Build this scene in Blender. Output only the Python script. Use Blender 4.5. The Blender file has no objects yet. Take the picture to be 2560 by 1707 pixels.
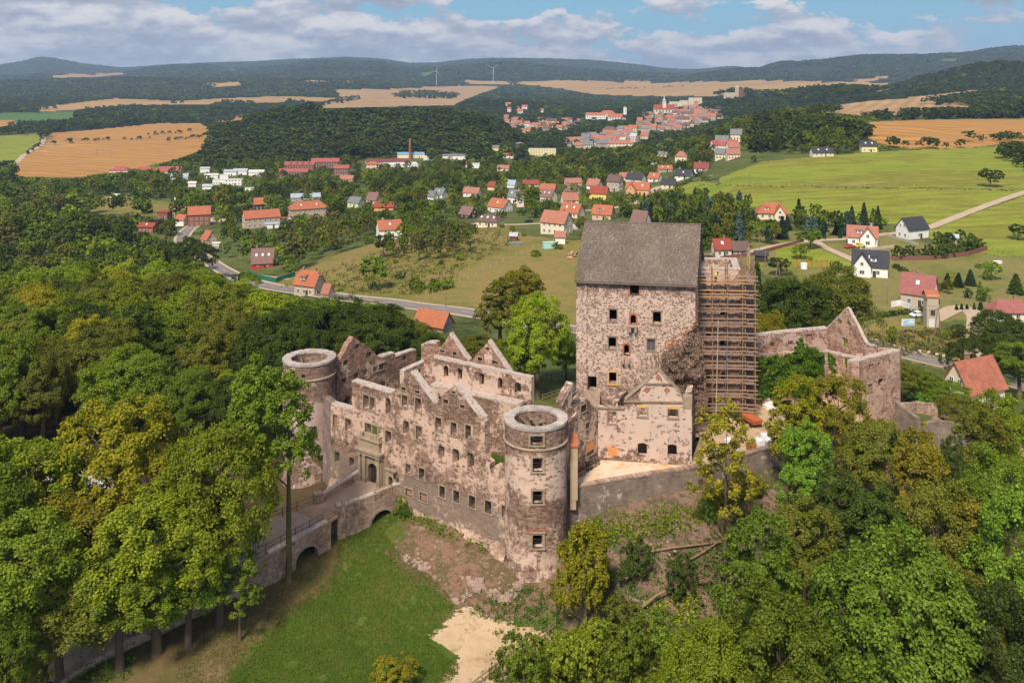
import bpy, math, random, bisect
import numpy as np
from mathutils import Vector, Matrix
from mathutils.geometry import tessellate_polygon
R = math.radians
random.seed(7); rng = np.random.default_rng(7)
S = bpy.context.scene
COL = S.collection
# ---------------------------------------------------------------- camera
FPX, CX, HY, CAMZ = 2200.0, 1280.0, 190.0, 60.0      # focal length in photo pixels, horizon row, camera height
cam_d = bpy.data.cameras.new("camera"); cam = bpy.data.objects.new("camera", cam_d); COL.objects.link(cam)
cam.location = (0, 0, CAMZ); cam.rotation_euler = (R(90), 0, 0)
cam_d.sensor_width = 36; cam_d.lens = FPX / 2560 * 36
cam_d.shift_y = -(853.5 - HY) / 2560
cam_d.clip_start = 1; cam_d.clip_end = 60000
S.camera = cam
# ---------------------------------------------------------------- light
SUN_EL, SUN_AZ = 49.0, 200.0       # azimuth clockwise from +Y (behind the camera, to its left)
sd = bpy.data.lights.new("sun", 'SUN'); sun = bpy.data.objects.new("sun", sd); COL.objects.link(sun)
sd.energy = 3.5; sd.angle = R(9); sd.color = (1.0, 0.89, 0.73)
a_, e_ = R(SUN_AZ), R(SUN_EL)
sdir = Vector((math.sin(a_) * math.cos(e_), math.cos(a_) * math.cos(e_), math.sin(e_)))
sun.rotation_euler = sdir.to_track_quat('Z', 'Y').to_euler(); sun.location = (0, 0, 200)
S.view_settings.view_transform = 'Standard'; S.view_settings.look = 'None'
S.view_settings.gamma = 1; S.view_settings.exposure = 0.6
S.view_settings.use_curve_mapping = False
S.cycles.max_bounces = 6; S.cycles.diffuse_bounces = 3; S.cycles.glossy_bounces = 2
S.cycles.transmission_bounces = 3; S.cycles.volume_bounces = 0; S.cycles.transparent_max_bounces = 6
S.cycles.use_denoising = True
try: S.cycles.denoiser = 'OPENIMAGEDENOISE'; S.cycles.denoising_input_passes = 'RGB_ALBEDO_NORMAL'
except Exception: pass

# ---------------------------------------------------------------- node helper
class NT:
    def __init__(s, tree): s.t = tree; s.L = tree.links
    def n(s, typ, **kw):
        nd = s.t.nodes.new(typ)
        for k, v in kw.items():
            if k.startswith('i_'):
                key = k[2:]
                key = int(key) if key.isdigit() else key
                s.put(nd.inputs[key], v)
            else: setattr(nd, k, v)
        return nd
    def put(s, sock, v):
        if isinstance(v, bpy.types.NodeSocket): s.L.new(v, sock)
        elif isinstance(v, bpy.types.Node): s.L.new(v.outputs[0], sock)
        elif v is not None:
            if isinstance(v, (tuple, list)) and len(v) == 3 and sock.type == 'RGBA': v = (*v, 1)
            sock.default_value = v
    def m(s, op, a, b=None, c=None, clamp=False):
        nd = s.t.nodes.new('ShaderNodeMath'); nd.operation = op; nd.use_clamp = clamp
        for i, v in enumerate((a, b, c)):
            if v is not None: s.put(nd.inputs[i], v)
        return nd.outputs[0]
    def noise(s, vec, scale, detail=4, rough=.55, dist=0, dim='3D', out=0):
        nd = s.t.nodes.new('ShaderNodeTexNoise'); nd.noise_dimensions = dim
        s.put(nd.inputs['Vector'], vec); nd.inputs['Scale'].default_value = scale
        nd.inputs['Detail'].default_value = detail; nd.inputs['Roughness'].default_value = rough
        nd.inputs['Distortion'].default_value = dist
        return nd.outputs[out]
    def mix(s, f, a, b, blend='MIX'):
        nd = s.t.nodes.new('ShaderNodeMix'); nd.data_type = 'RGBA'; nd.blend_type = blend
        s.put(nd.inputs[0], f); s.put(nd.inputs[6], a); s.put(nd.inputs[7], b)
        return nd.outputs[2]
    def ramp(s, f, stops, interp='LINEAR'):
        nd = s.t.nodes.new('ShaderNodeValToRGB'); s.put(nd.inputs[0], f)
        cr = nd.color_ramp; cr.interpolation = interp
        while len(cr.elements) < len(stops): cr.elements.new(.5)
        for e, (p, c) in zip(cr.elements, stops):
            e.position = p
            e.color = (c, c, c, 1) if isinstance(c, (int, float)) else (*c, 1)
        return nd.outputs[0]
    def sstep(s, v, lo, hi):
        nd = s.t.nodes.new('ShaderNodeMapRange'); nd.interpolation_type = 'SMOOTHSTEP'
        s.put(nd.inputs[0], v); nd.inputs[1].default_value = lo; nd.inputs[2].default_value = hi
        return nd.outputs[0]
    def scale(s, vec, sc, loc=(0, 0, 0), rot=(0, 0, 0)):
        nd = s.t.nodes.new('ShaderNodeMapping'); s.put(nd.inputs[0], vec)
        nd.inputs['Scale'].default_value = sc; nd.inputs['Location'].default_value = loc
        nd.inputs['Rotation'].default_value = rot
        return nd.outputs[0]
def newmat(name):
    m = bpy.data.materials.new(name); m.use_nodes = True
    m.node_tree.nodes.clear(); t = NT(m.node_tree)
    out = t.n('ShaderNodeOutputMaterial')
    return m, t, out
def finish(t, out, col, rough=.9, bump=None, bstr=.5, bdist=.05, spec=.25, metal=0, extra=None):
    b = t.n('ShaderNodeBsdfPrincipled'); t.put(b.inputs['Base Color'], col)
    t.put(b.inputs['Roughness'], rough); b.inputs['Specular IOR Level'].default_value = spec
    t.put(b.inputs['Metallic'], metal)
    if bump is not None:
        bp = t.n('ShaderNodeBump'); t.put(bp.inputs['Height'], bump)
        bp.inputs['Strength'].default_value = bstr; bp.inputs['Distance'].default_value = bdist
        t.L.new(bp.outputs[0], b.inputs['Normal'])
    t.L.new(b.outputs[0], out.inputs[0])
    return b

# ---------------------------------------------------------------- world: physical sky with cloud
W = bpy.data.worlds.new("World"); S.world = W; W.use_nodes = True
W.node_tree.nodes.clear(); t = NT(W.node_tree)
sky = t.n('ShaderNodeTexSky'); sky.sky_type = 'NISHITA'; sky.sun_disc = False
sky.sun_elevation = e_; sky.sun_rotation = a_; sky.air_density = 1.0; sky.dust_density = .6; sky.ozone_density = 2.0
tc = t.n('ShaderNodeTexCoord'); sp = t.n('ShaderNodeSeparateXYZ'); t.L.new(tc.outputs['Generated'], sp.inputs[0])
az = t.m('ARCTAN2', sp.outputs[0], sp.outputs[1]); el = t.m('ARCSINE', sp.outputs[2])
def cvec(dz=0.0, ka=1.0, ke=1.0):
    c = t.n('ShaderNodeCombineXYZ'); t.put(c.inputs[0], t.m('MULTIPLY', az, ka)); t.put(c.inputs[1], t.m('MULTIPLY', t.m('ADD', el, dz), ke)); c.inputs[2].default_value = 3.7
    return c.outputs[0]
big0 = t.noise(cvec(0, 11, 30), 1.0, 5, .5, .1)
big1 = t.noise(cvec(.009, 11, 30), 1.0, 5, .5, .1)
fine = t.noise(cvec(0, 55, 105), 1.0, 5, .62, .1)
bound = t.m('ADD', t.m('MULTIPLY', t.sstep(az, -.12, .06), -.047), .094)       # cloud tops: higher on the left
dens = t.m('ADD', t.m('MULTIPLY', t.m('SUBTRACT', bound, el), 34.0), t.m('MULTIPLY', t.m('SUBTRACT', big0, .46), 9.0))
dens = t.m('ADD', dens, t.m('MULTIPLY', t.m('SUBTRACT', fine, .5), 3.2))
low = t.sstep(dens, -.25, .55)
# scattered cloud over the rest of the sky
z_ = t.m('MAXIMUM', sp.outputs[2], .06)
pv = t.n('ShaderNodeCombineXYZ'); t.put(pv.inputs[0], t.m('DIVIDE', sp.outputs[0], z_)); t.put(pv.inputs[1], t.m('DIVIDE', sp.outputs[1], z_))
hi = t.noise(pv.outputs[0], .55, 6, .58, .2)
hi = t.m('MULTIPLY', t.sstep(hi, .44, .60), t.sstep(el, .12, .24))
mask = t.m('MAXIMUM', low, hi)
shade = t.m('ADD', t.m('MULTIPLY', t.m('SUBTRACT', big0, big1), 3.6), t.m('MULTIPLY', t.m('SUBTRACT', fine, .5), 1.3))
band = t.noise(cvec(0, 9, 46), 1.0, 4, .5, .1)
shade = t.m('ADD', t.m('ADD', shade, .45), t.m('MULTIPLY', t.m('SUBTRACT', band, .5), 1.5), clamp=True)
ccol = t.ramp(shade, [(0, (2.5, 2.75, 3.5)), (.4, (3.5, 3.65, 4.3)), (.7, (4.8, 4.8, 5.1)), (1, (5.7, 5.5, 5.5))])
ccol = t.mix(t.m('MULTIPLY', hi, .8), ccol, (6.0, 6.0, 6.2))
skyc = t.mix(t.sstep(el, -.02, .12), (2.5, 4.0, 5.0), (1.5, 3.4, 4.8))
skyc = t.mix(t.sstep(el, .05, .35), skyc, sky.outputs[0])
cfin = t.mix(t.m('MULTIPLY', mask, .97), skyc, ccol)
cfin = t.mix(t.sstep(el, -.05, -.01), (2.0, 2.2, 2.2), cfin)
bg = t.n('ShaderNodeBackground'); t.put(bg.inputs[0], cfin); bg.inputs[1].default_value = .096
wo = t.n('ShaderNodeOutputWorld'); t.L.new(bg.outputs[0], wo.inputs[0])

# ---------------------------------------------------------------- terrain height
TPS = np.array([
 (-20,80,3.5),(0,80,3.5),(-10,91,4.4),(-20,94.5,5.5),(8,85,3.9),(5,91,4.6),(-1,93,5.2),(-4,97.5,6.6),(-9,101,7.4),(-14,104.6,7.0),
 (-17,101,6.5),(-22,98,6.5),(-28,92,5.9),(-34.5,86.6,5.3),(-42,80,4.2),(-30,75,3.6),(-20,70,3.3),(0,70,3),(12,76,3.4),(-26,105,6.4),(-30,112,5.5),
 (-45,90,4.8),(-50,108,6.0),(-62,122,5.5),(-45,130,5),(-60,150,1),(-80,200,-5),(-105,240,-11),(-32,150,4),(-30,200,-4),
 (-20,250,-6),(0,240,-5.2),(10,200,0),(0,160,8),(20,150,11),(15,140,12),(-5,140,10),(0,113,9.3),(-10,116,9.3),(-15,125,9),
 (20,111,12.4),(35,115,12.4),(30,125,12.4),(45,118,12.0),(50,128,11),(60,125,9),(65,115,7),(80,130,4),(60,105,6.5),
 (12,98.2,9.2),(25,101,9.2),(33,104,9.3),(8,97,8.2),(35,98,7.6),(15,92,7.0),(25,90,5.6),(20,82,3.5),(35,80,1.5),(50,85,2),(70,95,4),(15,70,1),
 (40,65,-1),(80,80,0),(100,110,0),(20,60,0),(96,201,-5),(75,235,-4.5),(101,225,-4),(45,160,6),(60,180,0),(70,160,3),(100,170,-3),(-60,60,4),
 (60,60,-2),(-40,60,3),(130,180,-5),(-130,160,-3),(-90,110,3),(30,180,4),(40,230,-4),(100,240,-3.5),(-70,260,-12),(5,106,9.0),(9,104,10.5)])
def tps_fit(P):
    n = len(P); d = np.hypot(P[:, None, 0] - P[None, :, 0], P[:, None, 1] - P[None, :, 1]) + 1e-9
    K = d * d * np.log(d) + np.eye(n) * 1.0
    Q = np.c_[np.ones(n), P[:, :2]]
    A = np.block([[K, Q], [Q.T, np.zeros((3, 3))]])
    return np.linalg.solve(A, np.r_[P[:, 2], 0, 0, 0])
TW = tps_fit(TPS)
def tps(X, Y):
    r = TW[-3] + TW[-2] * X + TW[-1] * Y
    for i in range(len(TPS)):
        d2 = (X - TPS[i, 0]) ** 2 + (Y - TPS[i, 1]) ** 2 + 1e-12
        r = r + TW[i] * .5 * d2 * np.log(d2)
    return r
FY = np.array([200, 250, 300, 350, 450, 600, 800, 1100, 1500, 2200, 3200, 4500, 6500, 9000, 14000.])
FA = (np.array([-600, 300, 600, 1000, 1280, 1500, 1680, 1850, 2100, 2300, 3200]) - CX) / FPX
FZ = np.array([
 [-6,-11,-17,-21,-26,-32,-40,-48,-45,-35,-32,-25,-10,0,0],
 [-6,-11,-17,-21,-26,-32,-40,-48,-44,-36,-32,-25,-10,0,0],
 [-5,-10,-16,-21,-25,-30,-37,-44,-44,-40,-34,-25,-10,0,0],
 [-4,-6,-9,-12,-18,-26,-35,-42,-46,-44,-30,-20,-10,0,0],
 [-4,-5,-5,-6,-12,-22,-33,-42,-47,-46,-40,-28,-12,0,0],
 [-4,-5,-5,-5,-11,-19,-32,-44,-48,-40,-40,-30,-14,0,0],
 [-4,-5,-4,-4,-8,-13,-27,-43,-48,-22,-38,-28,-14,0,0],
 [-4,-4,-3,-2,2,3,-5,-25,-32,-20,-36,-28,-14,0,0],
 [-4,-4,-3,-1,3,7,6,3,3,10,-20,-26,-14,0,0],
 [-4,-4,-3,-1,4,8,10,9,10,27,-10,-24,-14,0,0],
 [-4,-4,-3,-1,4,9,12,12,14,38,-5,-22,-14,0,0]], float)
def interp2(a, lY):
    ai = np.clip(np.interp(a, FA, np.arange(len(FA))), 0, len(FA) - 1.001)
    yi = np.clip(np.interp(lY, np.log(FY), np.arange(len(FY))), 0, len(FY) - 1.001)
    i = ai.astype(int); j = yi.astype(int); u = ai - i; v = yi - j
    return (FZ[i, j] * (1-u) * (1-v) + FZ[i+1, j] * u * (1-v) + FZ[i, j+1] * (1-u) * v + FZ[i+1, j+1] * u * v)
def hash2(i, j, s):
    x = np.sin(i * 127.1 + j * 311.7 + s * 74.7) * 43758.5453
    return x - np.floor(x)
def vnoise(x, y, s=0):
    i = np.floor(x); j = np.floor(y); u = x - i; v = y - j
    u = u * u * (3 - 2 * u); v = v * v * (3 - 2 * v)
    return (hash2(i, j, s) * (1-u) * (1-v) + hash2(i+1, j, s) * u * (1-v) + hash2(i, j+1, s) * (1-u) * v + hash2(i+1, j+1, s) * u * v) * 2 - 1
def fbm(x, y, s=0, o=4):
    r = 0; a = 1; f = 1
    for k in range(o): r = r + a * vnoise(x * f, y * f, s + k * 13); a *= .5; f *= 2.03
    return r
def ss(x, a, b):
    u = np.clip((x - a) / (b - a), 0, 1); return u * u * (3 - 2 * u)
def crest(pts, a):      # skyline rows of the photograph, as a height profile of that range
    p = np.array(pts, float)
    return np.interp(a, (p[:, 0] - CX) / FPX, p[:, 1])
C_FAR = [(-900,170),(-200,170),(0,166),(60,158),(100,147),(130,150),(200,162),(300,172),(380,168),(500,160),(650,156),(740,150),(860,145),(950,150),(1020,161),
         (1100,158),(1180,151),(1280,148),(1400,150),(1480,154),(1560,162),(1640,172),(1700,177),(1760,175),(1830,169),(1900,177),(2000,178),(3500,178)]
C_RIGHT = [(-900,400),(1640,215),(1740,195),(1800,186),(1900,178),(1960,163),(2040,158),(2100,150),(2180,143),(2260,141),(2330,137),(2410,131),(2470,124),(2560,120),(2800,112),(3500,112)]
C_MID = [(-900,196),(0,194),(100,192),(250,196),(330,184),(420,172),(520,171),(600,180),(700,176),(860,160),(950,158),(1020,172),(1100,170),(1200,165),(1300,160),(1400,172),(1500,180),
         (1650,190),(1760,196),(2000,200),(3500,200)]
C_LEFT = [(-900,206),(0,210),(60,206),(200,204),(320,200),(500,204),(600,200),(720,203),(860,206),(960,215),(1100,240),(3500,300)]
def ridge(a, Y, pts, yc, wf, wb):
    row = crest(pts, a)
    top = CAMZ + (HY - row) / FPX * yc
    k = np.where(Y < yc, np.exp(-((yc - Y) / wf) ** 2), np.exp(-((Y - yc) / wb) ** 2))
    return top, k
def h_raw(a, Y):
    X = a * Y; lY = np.log(Y)
    far = interp2(a, lY) * 0
    for d, w in ((-.06, .2), (0, .6), (.06, .2)): far = far + w * interp2(a, lY + d)
    near = tps(np.clip(X, -150, 150), np.clip(Y, 50, 280))
    k = ss(Y, 225, 320) 
    z = near * (1 - k) + far * k
    z = z + fbm(X / 60, Y / 60, 3, 3) * 1.2 * ss(Y, 300, 700)
    # wooded hill in the middle distance, the town hill, the castle hill behind the town
    hp = np.interp(X * 1290 / Y, [-490, -439, -393, -335, -277, -190, -104, -46, 6, 40], [0, 4, 26, 40, 45, 48, 44, 32, 6, 0])
    z = z + hp * np.exp(-np.abs((Y - 1290) / 215) ** 2.4) * (1 + .12 * fbm(X / 90, Y / 90, 8, 3))
    z = z + 34 * np.exp(-((X - 590) / 90) ** 2 - ((Y - 2350) / 230) ** 2)
    z = z + 22 * np.exp(-((X - 700) / 130) ** 2 - ((Y - 2000) / 300) ** 2)
    z = z + 22 * np.exp(-((X + 40) / 200) ** 2 - ((Y - 2500) / 300) ** 2)
    z = z + 62 * np.exp(-((X - 1270) / 190) ** 2 - ((Y - 2300) / 260) ** 2)
    z = z + 20 * np.exp(-((X - 285) / 80) ** 2 - ((Y - 900) / 160) ** 2)
    z = z + 10 * np.exp(-((X - 160) / 90) ** 2 - ((Y - 850) / 130) ** 2)
    for pts, yc, wf, wb, na in ((C_LEFT, 4600, 700, 900, .10), (C_MID, 7200, 1300, 900, .14), (C_RIGHT, 6400, 1500, 2500, .10), (C_FAR, 9800, 1500, 3000, .05)):
        top, kk = ridge(a, Y, pts, yc, wf, wb)
        rel = np.maximum(top - z, 0)
        n = fbm(X / 950 + yc, Y / 950, int(yc) % 17, 5)
        z = z + rel * np.clip(kk * (1 + n * na * 4.5 * (1 - kk * .9)), 0, 1.05)
    z = z + fbm(X / 420, Y / 420, 5, 3) * 7 * ss(Y, 2600, 4200) + fbm(X / 800, Y / 1100, 25, 4) * 26 * ss(Y, 4600, 6200) * ss(-Y, -9400, -8200)
    return z
NA_, NY_ = 560, 620
GA = np.linspace(-.86, .86, NA_); GL = np.linspace(np.log(46), np.log(14000), NY_)
AA, LL = np.meshgrid(GA, GL, indexing='ij')
HG = h_raw(AA, np.exp(LL))
def hts(X, Y):
    X = np.asarray(X, float); Y = np.asarray(Y, float)
    fa = np.clip((X / Y - GA[0]) / (GA[1] - GA[0]), 0, NA_ - 1.001); fy = np.clip((np.log(np.maximum(Y, 1)) - GL[0]) / (GL[1] - GL[0]), 0, NY_ - 1.001)
    i = fa.astype(int); j = fy.astype(int); u = fa - i; v = fy - j
    return HG[i, j] * (1-u) * (1-v) + HG[i+1, j] * u * (1-v) + HG[i, j+1] * (1-u) * v + HG[i+1, j+1] * u * v
def hz(x, y): return float(hts(x, y))
YS = np.exp(np.linspace(np.log(60), np.log(13900), 3000))
def ground_at(px, py, lift=0.0):
    """first place where the sight line through a photo pixel meets the ground (raised by lift)"""
    a = (px - CX) / FPX; zr = CAMZ - (py - HY) / FPX * YS
    d = zr - (hts(a * YS, YS) + lift)
    k = np.where(d < 0)[0]
    if len(k) == 0: k = [len(YS) - 1]
    i = max(int(k[0]), 1); f = d[i-1] / (d[i-1] - d[i] + 1e-9); f = min(max(f, 0), 1)
    Y = YS[i-1] + (YS[i] - YS[i-1]) * f
    return a * Y, Y, hz(a * Y, Y)
def at_z(px, py, z):
    Y = (CAMZ - z) / ((py - HY) / FPX); return ((px - CX) / FPX * Y, Y, z)
def at_y(px, py, Y): return ((px - CX) / FPX * Y, Y, CAMZ - (py - HY) / FPX * Y)
def to_px(X, Y, Z): return CX + FPX * X / Y, HY + FPX * (CAMZ - Z) / Y
def inpoly(x, y, poly):
    x = np.asarray(x, float); y = np.asarray(y, float); r = np.zeros(x.shape, bool); n = len(poly)
    for i in range(n):
        x0, y0 = poly[i]; x1, y1 = poly[(i + 1) % n]
        if y0 == y1: continue
        c = ((y0 > y) != (y1 > y)) & (x < (x1 - x0) * (y - y0) / (y1 - y0) + x0); r ^= c
    return r

# ---------------------------------------------------------------- object helpers
OFF = {}
def tag(o, label=None, cat=None, group=None, kind=None):
    if label: o['label'] = label
    if cat: o['category'] = cat
    if group: o['group'] = group
    if kind: o['kind'] = kind
    return o
def thing(name, label, cat, loc=(0, 0, 0), rz=0, group=None):
    o = bpy.data.objects.new(name, None); COL.objects.link(o)
    o.location = loc; o.rotation_euler = (0, 0, rz); o.empty_display_size = .2
    OFF[o.name] = Vector(loc)
    return tag(o, label, cat, group)
class MB:
    def __init__(s): s.v = []; s.f = []; s.uv = []; s.mi = []
    def face(s, pts, uv=None, mi=0):
        k = len(s.v); s.v.extend([tuple(p) for p in pts]); s.f.append(tuple(range(k, k + len(pts))))
        s.uv.extend(uv if uv else [(p[0] + p[1] * .37, p[2]) for p in pts]); s.mi.append(mi)
    def box(s, c, h, rz=0, mi=0, M=None):
        cx, cy, cz = c; hx, hy, hh = h; ca, sa = math.cos(rz), math.sin(rz)
        P = []
        for dz in (-1, 1):
            for dx, dy in ((-1, -1), (1, -1), (1, 1), (-1, 1)):
                x, y = dx * hx, dy * hy
                p = Vector((cx + x * ca - y * sa, cy + x * sa + y * ca, cz + dz * hh))
                P.append(tuple(M @ p) if M else tuple(p))
        s.hexa(P, mi)
    def hexa(s, P, mi=0):
        for q in ((0, 3, 2, 1), (4, 5, 6, 7), (0, 1, 5, 4), (1, 2, 6, 5), (2, 3, 7, 6), (3, 0, 4, 7)):
            s.face([P[i] for i in q], None, mi)
    def bar(s, a, b, w, h=None, mi=0):
        a = Vector(a); b = Vector(b); h = h or w; d = (b - a)
        if d.length < 1e-6: return
        d.normalize(); up = Vector((0, 0, 1)) if abs(d.z) < .9 else Vector((1, 0, 0))
        x = d.cross(up).normalized() * (w / 2); y = x.cross(d).normalized() * (h / 2)
        s.hexa([a - x - y, b - x - y, b + x - y, a + x - y, a - x + y, b - x + y, b + x + y, a + x + y], mi)
    def tube(s, pts, rad, n=8, mi=0, cap=True):
        rings = []
        for i, p in enumerate(pts):
            p = Vector(p); q = Vector(pts[min(i + 1, len(pts) - 1)]) - Vector(pts[max(i - 1, 0)])
            q = q.normalized() if q.length > 1e-9 else Vector((0, 0, 1))
            up = Vector((0, 1, 0)) if abs(q.z) > .7 else Vector((0, 0, 1))
            x = q.cross(up).normalized(); y = q.cross(x)
            r = rad[i] if isinstance(rad, (list, tuple)) else rad
            rings.append([p + (x * math.cos(2 * math.pi * k / n) + y * math.sin(2 * math.pi * k / n)) * r for k in range(n)])
        b = len(s.v)
        for rg in rings: s.v.extend([tuple(p) for p in rg])
        for i in range(len(rings) - 1):
            for k in range(n):
                k2 = (k + 1) % n
                s.f.append((b + i*n + k, b + i*n + k2, b + (i+1)*n + k2, b + (i+1)*n + k))
                s.uv.extend([(k / n, i), ((k+1) / n, i), ((k+1) / n, i+1), (k / n, i+1)]); s.mi.append(mi)
        if cap:
            s.f.append(tuple(b + (len(rings) - 1) * n + k for k in range(n))); s.uv.extend([(0, 0)] * n); s.mi.append(mi)
    def mesh(s, name, mats=(), smooth=False):
        me = bpy.data.meshes.new(name); me.from_pydata(s.v, [], s.f)
        uvl = me.uv_layers.new(name='UVMap')
        uvl.data.foreach_set('uv', np.array(s.uv, np.float32).ravel())
        for m in mats: me.materials.append(m)
        if any(s.mi): me.polygons.foreach_set('material_index', s.mi)
        if smooth: me.polygons.foreach_set('use_smooth', [True] * len(me.polygons))
        me.update(); return me
def link(name, me, parent=None, world=False):
    o = bpy.data.objects.new(name, me); COL.objects.link(o)
    if parent is not None:
        o.parent = parent
        if world: o.location = -OFF[parent.name]; OFF[o.name] = Vector((0, 0, 0))
    if parent is None: OFF[o.name] = Vector((0, 0, 0))
    return o
def part(name, mb, mats, parent, world=True, smooth=False):
    if not isinstance(mats, (list, tuple)): mats = [mats]
    return link(name, mb.mesh(name, mats, smooth), parent, world)
def solo(name, mb, mats, label, cat, group=None, smooth=False, loc=None):
    if not isinstance(mats, (list, tuple)): mats = [mats]
    if loc is not None: mb.v = [(p[0]-loc[0], p[1]-loc[1], p[2]-loc[2]) for p in mb.v]
    o = link(name, mb.mesh(name, mats, smooth)); 
    if loc is not None: o.location = loc
    return tag(o, label, cat, group)
def np_mesh(name, V, F, mats=(), uv=None, smooth=False):
    me = bpy.data.meshes.new(name); V = np.asarray(V, np.float32); F = np.asarray(F, np.int32)
    me.vertices.add(len(V)); me.vertices.foreach_set('co', V.ravel())
    n = F.shape[1]; me.loops.add(F.size); me.loops.foreach_set('vertex_index', F.ravel())
    me.polygons.add(len(F)); me.polygons.foreach_set('loop_start', np.arange(0, F.size, n)); 
    try: me.polygons.foreach_set('loop_total', np.full(len(F), n))
    except Exception: pass
    if uv is not None:
        l = me.uv_layers.new(name='UVMap'); l.data.foreach_set('uv', np.asarray(uv, np.float32)[F.ravel()].ravel())
    for m in mats: me.materials.append(m)
    me.update(calc_edges=True); me.validate()
    if smooth: me.polygons.foreach_set('use_smooth', np.ones(len(F), bool))
    return me
# ---------------------------------------------------------------- materials
def objco(t): return t.n('ShaderNodeTexCoord').outputs['Object']
def mottled(name, cols, s1=.08, s2=1.2, s3=9.0, bump=.3, rough=.95, stretch=None, amt3=.35, lines=None):
    """ground-like material: broad patches, mid clumps, fine grain"""
    m, t, out = newmat(name); co = objco(t)
    if stretch: co = t.scale(co, stretch[0], rot=(0, 0, stretch[1]))
    a = t.noise(co, s1, 5, .6, .3); b = t.noise(co, s2, 5, .65); c = t.noise(co, s3, 3, .7)
    f = t.m('ADD', t.m('MULTIPLY', a, .6), t.m('MULTIPLY', b, .4))
    n = len(cols); lo, hi = .36, .64
    col = t.ramp(f, [(lo + (hi - lo) * i / (n - 1), cc) for i, cc in enumerate(cols)])
    if lines:
        w = t.n('ShaderNodeTexWave'); t.put(w.inputs[0], t.scale(objco(t), (1, 1, 1), rot=(0, 0, lines[1]))); w.inputs['Scale'].default_value = lines[0]; w.inputs['Distortion'].default_value = lines[0] * 60; w.inputs['Detail'].default_value = 3; w.inputs['Detail Scale'].default_value = .02 / lines[0]
        col = t.mix(1, col, t.ramp(w.outputs[1], [(0, 1 - lines[2]), (.5, 1.0), (1, 1 + lines[2] * .6)]), 'MULTIPLY')
    g = t.ramp(c, [(.25, 1 - amt3), (.75, 1 + 0.0)]); col = t.mix(1.0, col, g, 'MULTIPLY')
    finish(t, out, col, rough, c, bump, .1, spec=.1)
    return m
M = {}
M['ground'] = mottled('undergrowth_ground', [(.045,.05,.018), (.085,.11,.028), (.13,.15,.04), (.18,.165,.065)], .05, .5, 4)
M['woodfloor'] = mottled('woodland_floor', [(.05,.033,.022), (.10,.062,.038), (.075,.08,.025), (.14,.09,.055)], .09, .8, 5)
M['lawn'] = mottled('mown_lawn', [(.05,.095,.012), (.068,.125,.016), (.09,.14,.022), (.17,.165,.04)], .07, .9, 5, .7, amt3=.5)
M['lawnbrown'] = mottled('worn_brown_grass', [(.12,.09,.04), (.19,.13,.06), (.13,.115,.04), (.24,.16,.085)], .15, 1.4, 6, .6, amt3=.45)
M['soil'] = mottled('pinkish_soil', [(.16,.085,.055), (.30,.18,.125), (.12,.10,.04), (.36,.235,.17)], .25, 1.8, 11, .8)
M['slope'] = mottled('rubbly_slope', [(.08,.10,.03), (.30,.19,.14), (.18,.12,.08), (.07,.11,.03), (.34,.23,.18)], .16, 1.3, 9, .9)
M['sand'] = mottled('sandy_gravel', [(.40,.27,.16), (.52,.37,.23), (.58,.42,.27), (.36,.26,.15)], .3, 2.0, 12, .4, amt3=.22)
M['pasture'] = mottled('dry_pasture', [(.13,.14,.03), (.21,.19,.045), (.29,.21,.075), (.18,.19,.035)], .025, .25, 2.0, .4)
M['meadow'] = mottled('green_meadow', [(.16,.21,.022), (.22,.27,.028), (.28,.30,.04), (.20,.20,.03), (.32,.28,.06)], .012, .10, 1.2, .3, stretch=((.45, 1.4, 1), .1), lines=(.035, 1.35, .10))
M['garden'] = mottled('garden_grass', [(.13,.16,.035), (.19,.19,.05), (.26,.22,.08), (.15,.18,.04)], .03, .3, 2.0, .3)
M['wheat'] = mottled('stubble_field', [(.36,.18,.055), (.45,.24,.075), (.40,.195,.055), (.49,.275,.095)], .006, .05, .6, .2, stretch=((.35, 2.0, 1), .25), amt3=.2, lines=(.012, 1.9, .16))
M['wheatpink'] = mottled('far_stubble_field', [(.37,.215,.085), (.45,.275,.11), (.40,.235,.09), (.28,.20,.075)], .003, .03, .3, .2, stretch=((.4, 2.4, 1), .15), amt3=.2)
M['greenfield'] = mottled('green_crop_field', [(.07,.14,.04), (.09,.17,.045), (.10,.18,.05)], .004, .03, .4, .2)
M['forestfar'] = mottled('far_forest', [(.014,.026,.014), (.024,.042,.020), (.034,.055,.024), (.018,.032,.016)], .004, .022, .11, 1.0, amt3=.6)
def rowfield(name, c1, c2, sc, rot):
    m, t, out = newmat(name); co = t.scale(objco(t), (1, 1, 1), rot=(0, 0, rot))
    w = t.n('ShaderNodeTexWave'); t.put(w.inputs[0], co); w.inputs['Scale'].default_value = sc; w.inputs['Distortion'].default_value = 1.5; w.inputs['Detail'].default_value = 2
    n = t.noise(co, .01, 5, .6); n2 = t.noise(co, .4, 3, .6)
    col = t.mix(w.outputs[1], c1, c2); col = t.mix(1, col, t.ramp(n, [(.3, .8), (.7, 1.05)]), 'MULTIPLY')
    col = t.mix(1, col, t.ramp(n2, [(.3, .88), (.7, 1.0)]), 'MULTIPLY')
    finish(t, out, col, .95, spec=.1); return m
M['wheatrows'] = rowfield('stubble_rows', (.36,.22,.10), (.45,.29,.15), .012, .5)
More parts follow.
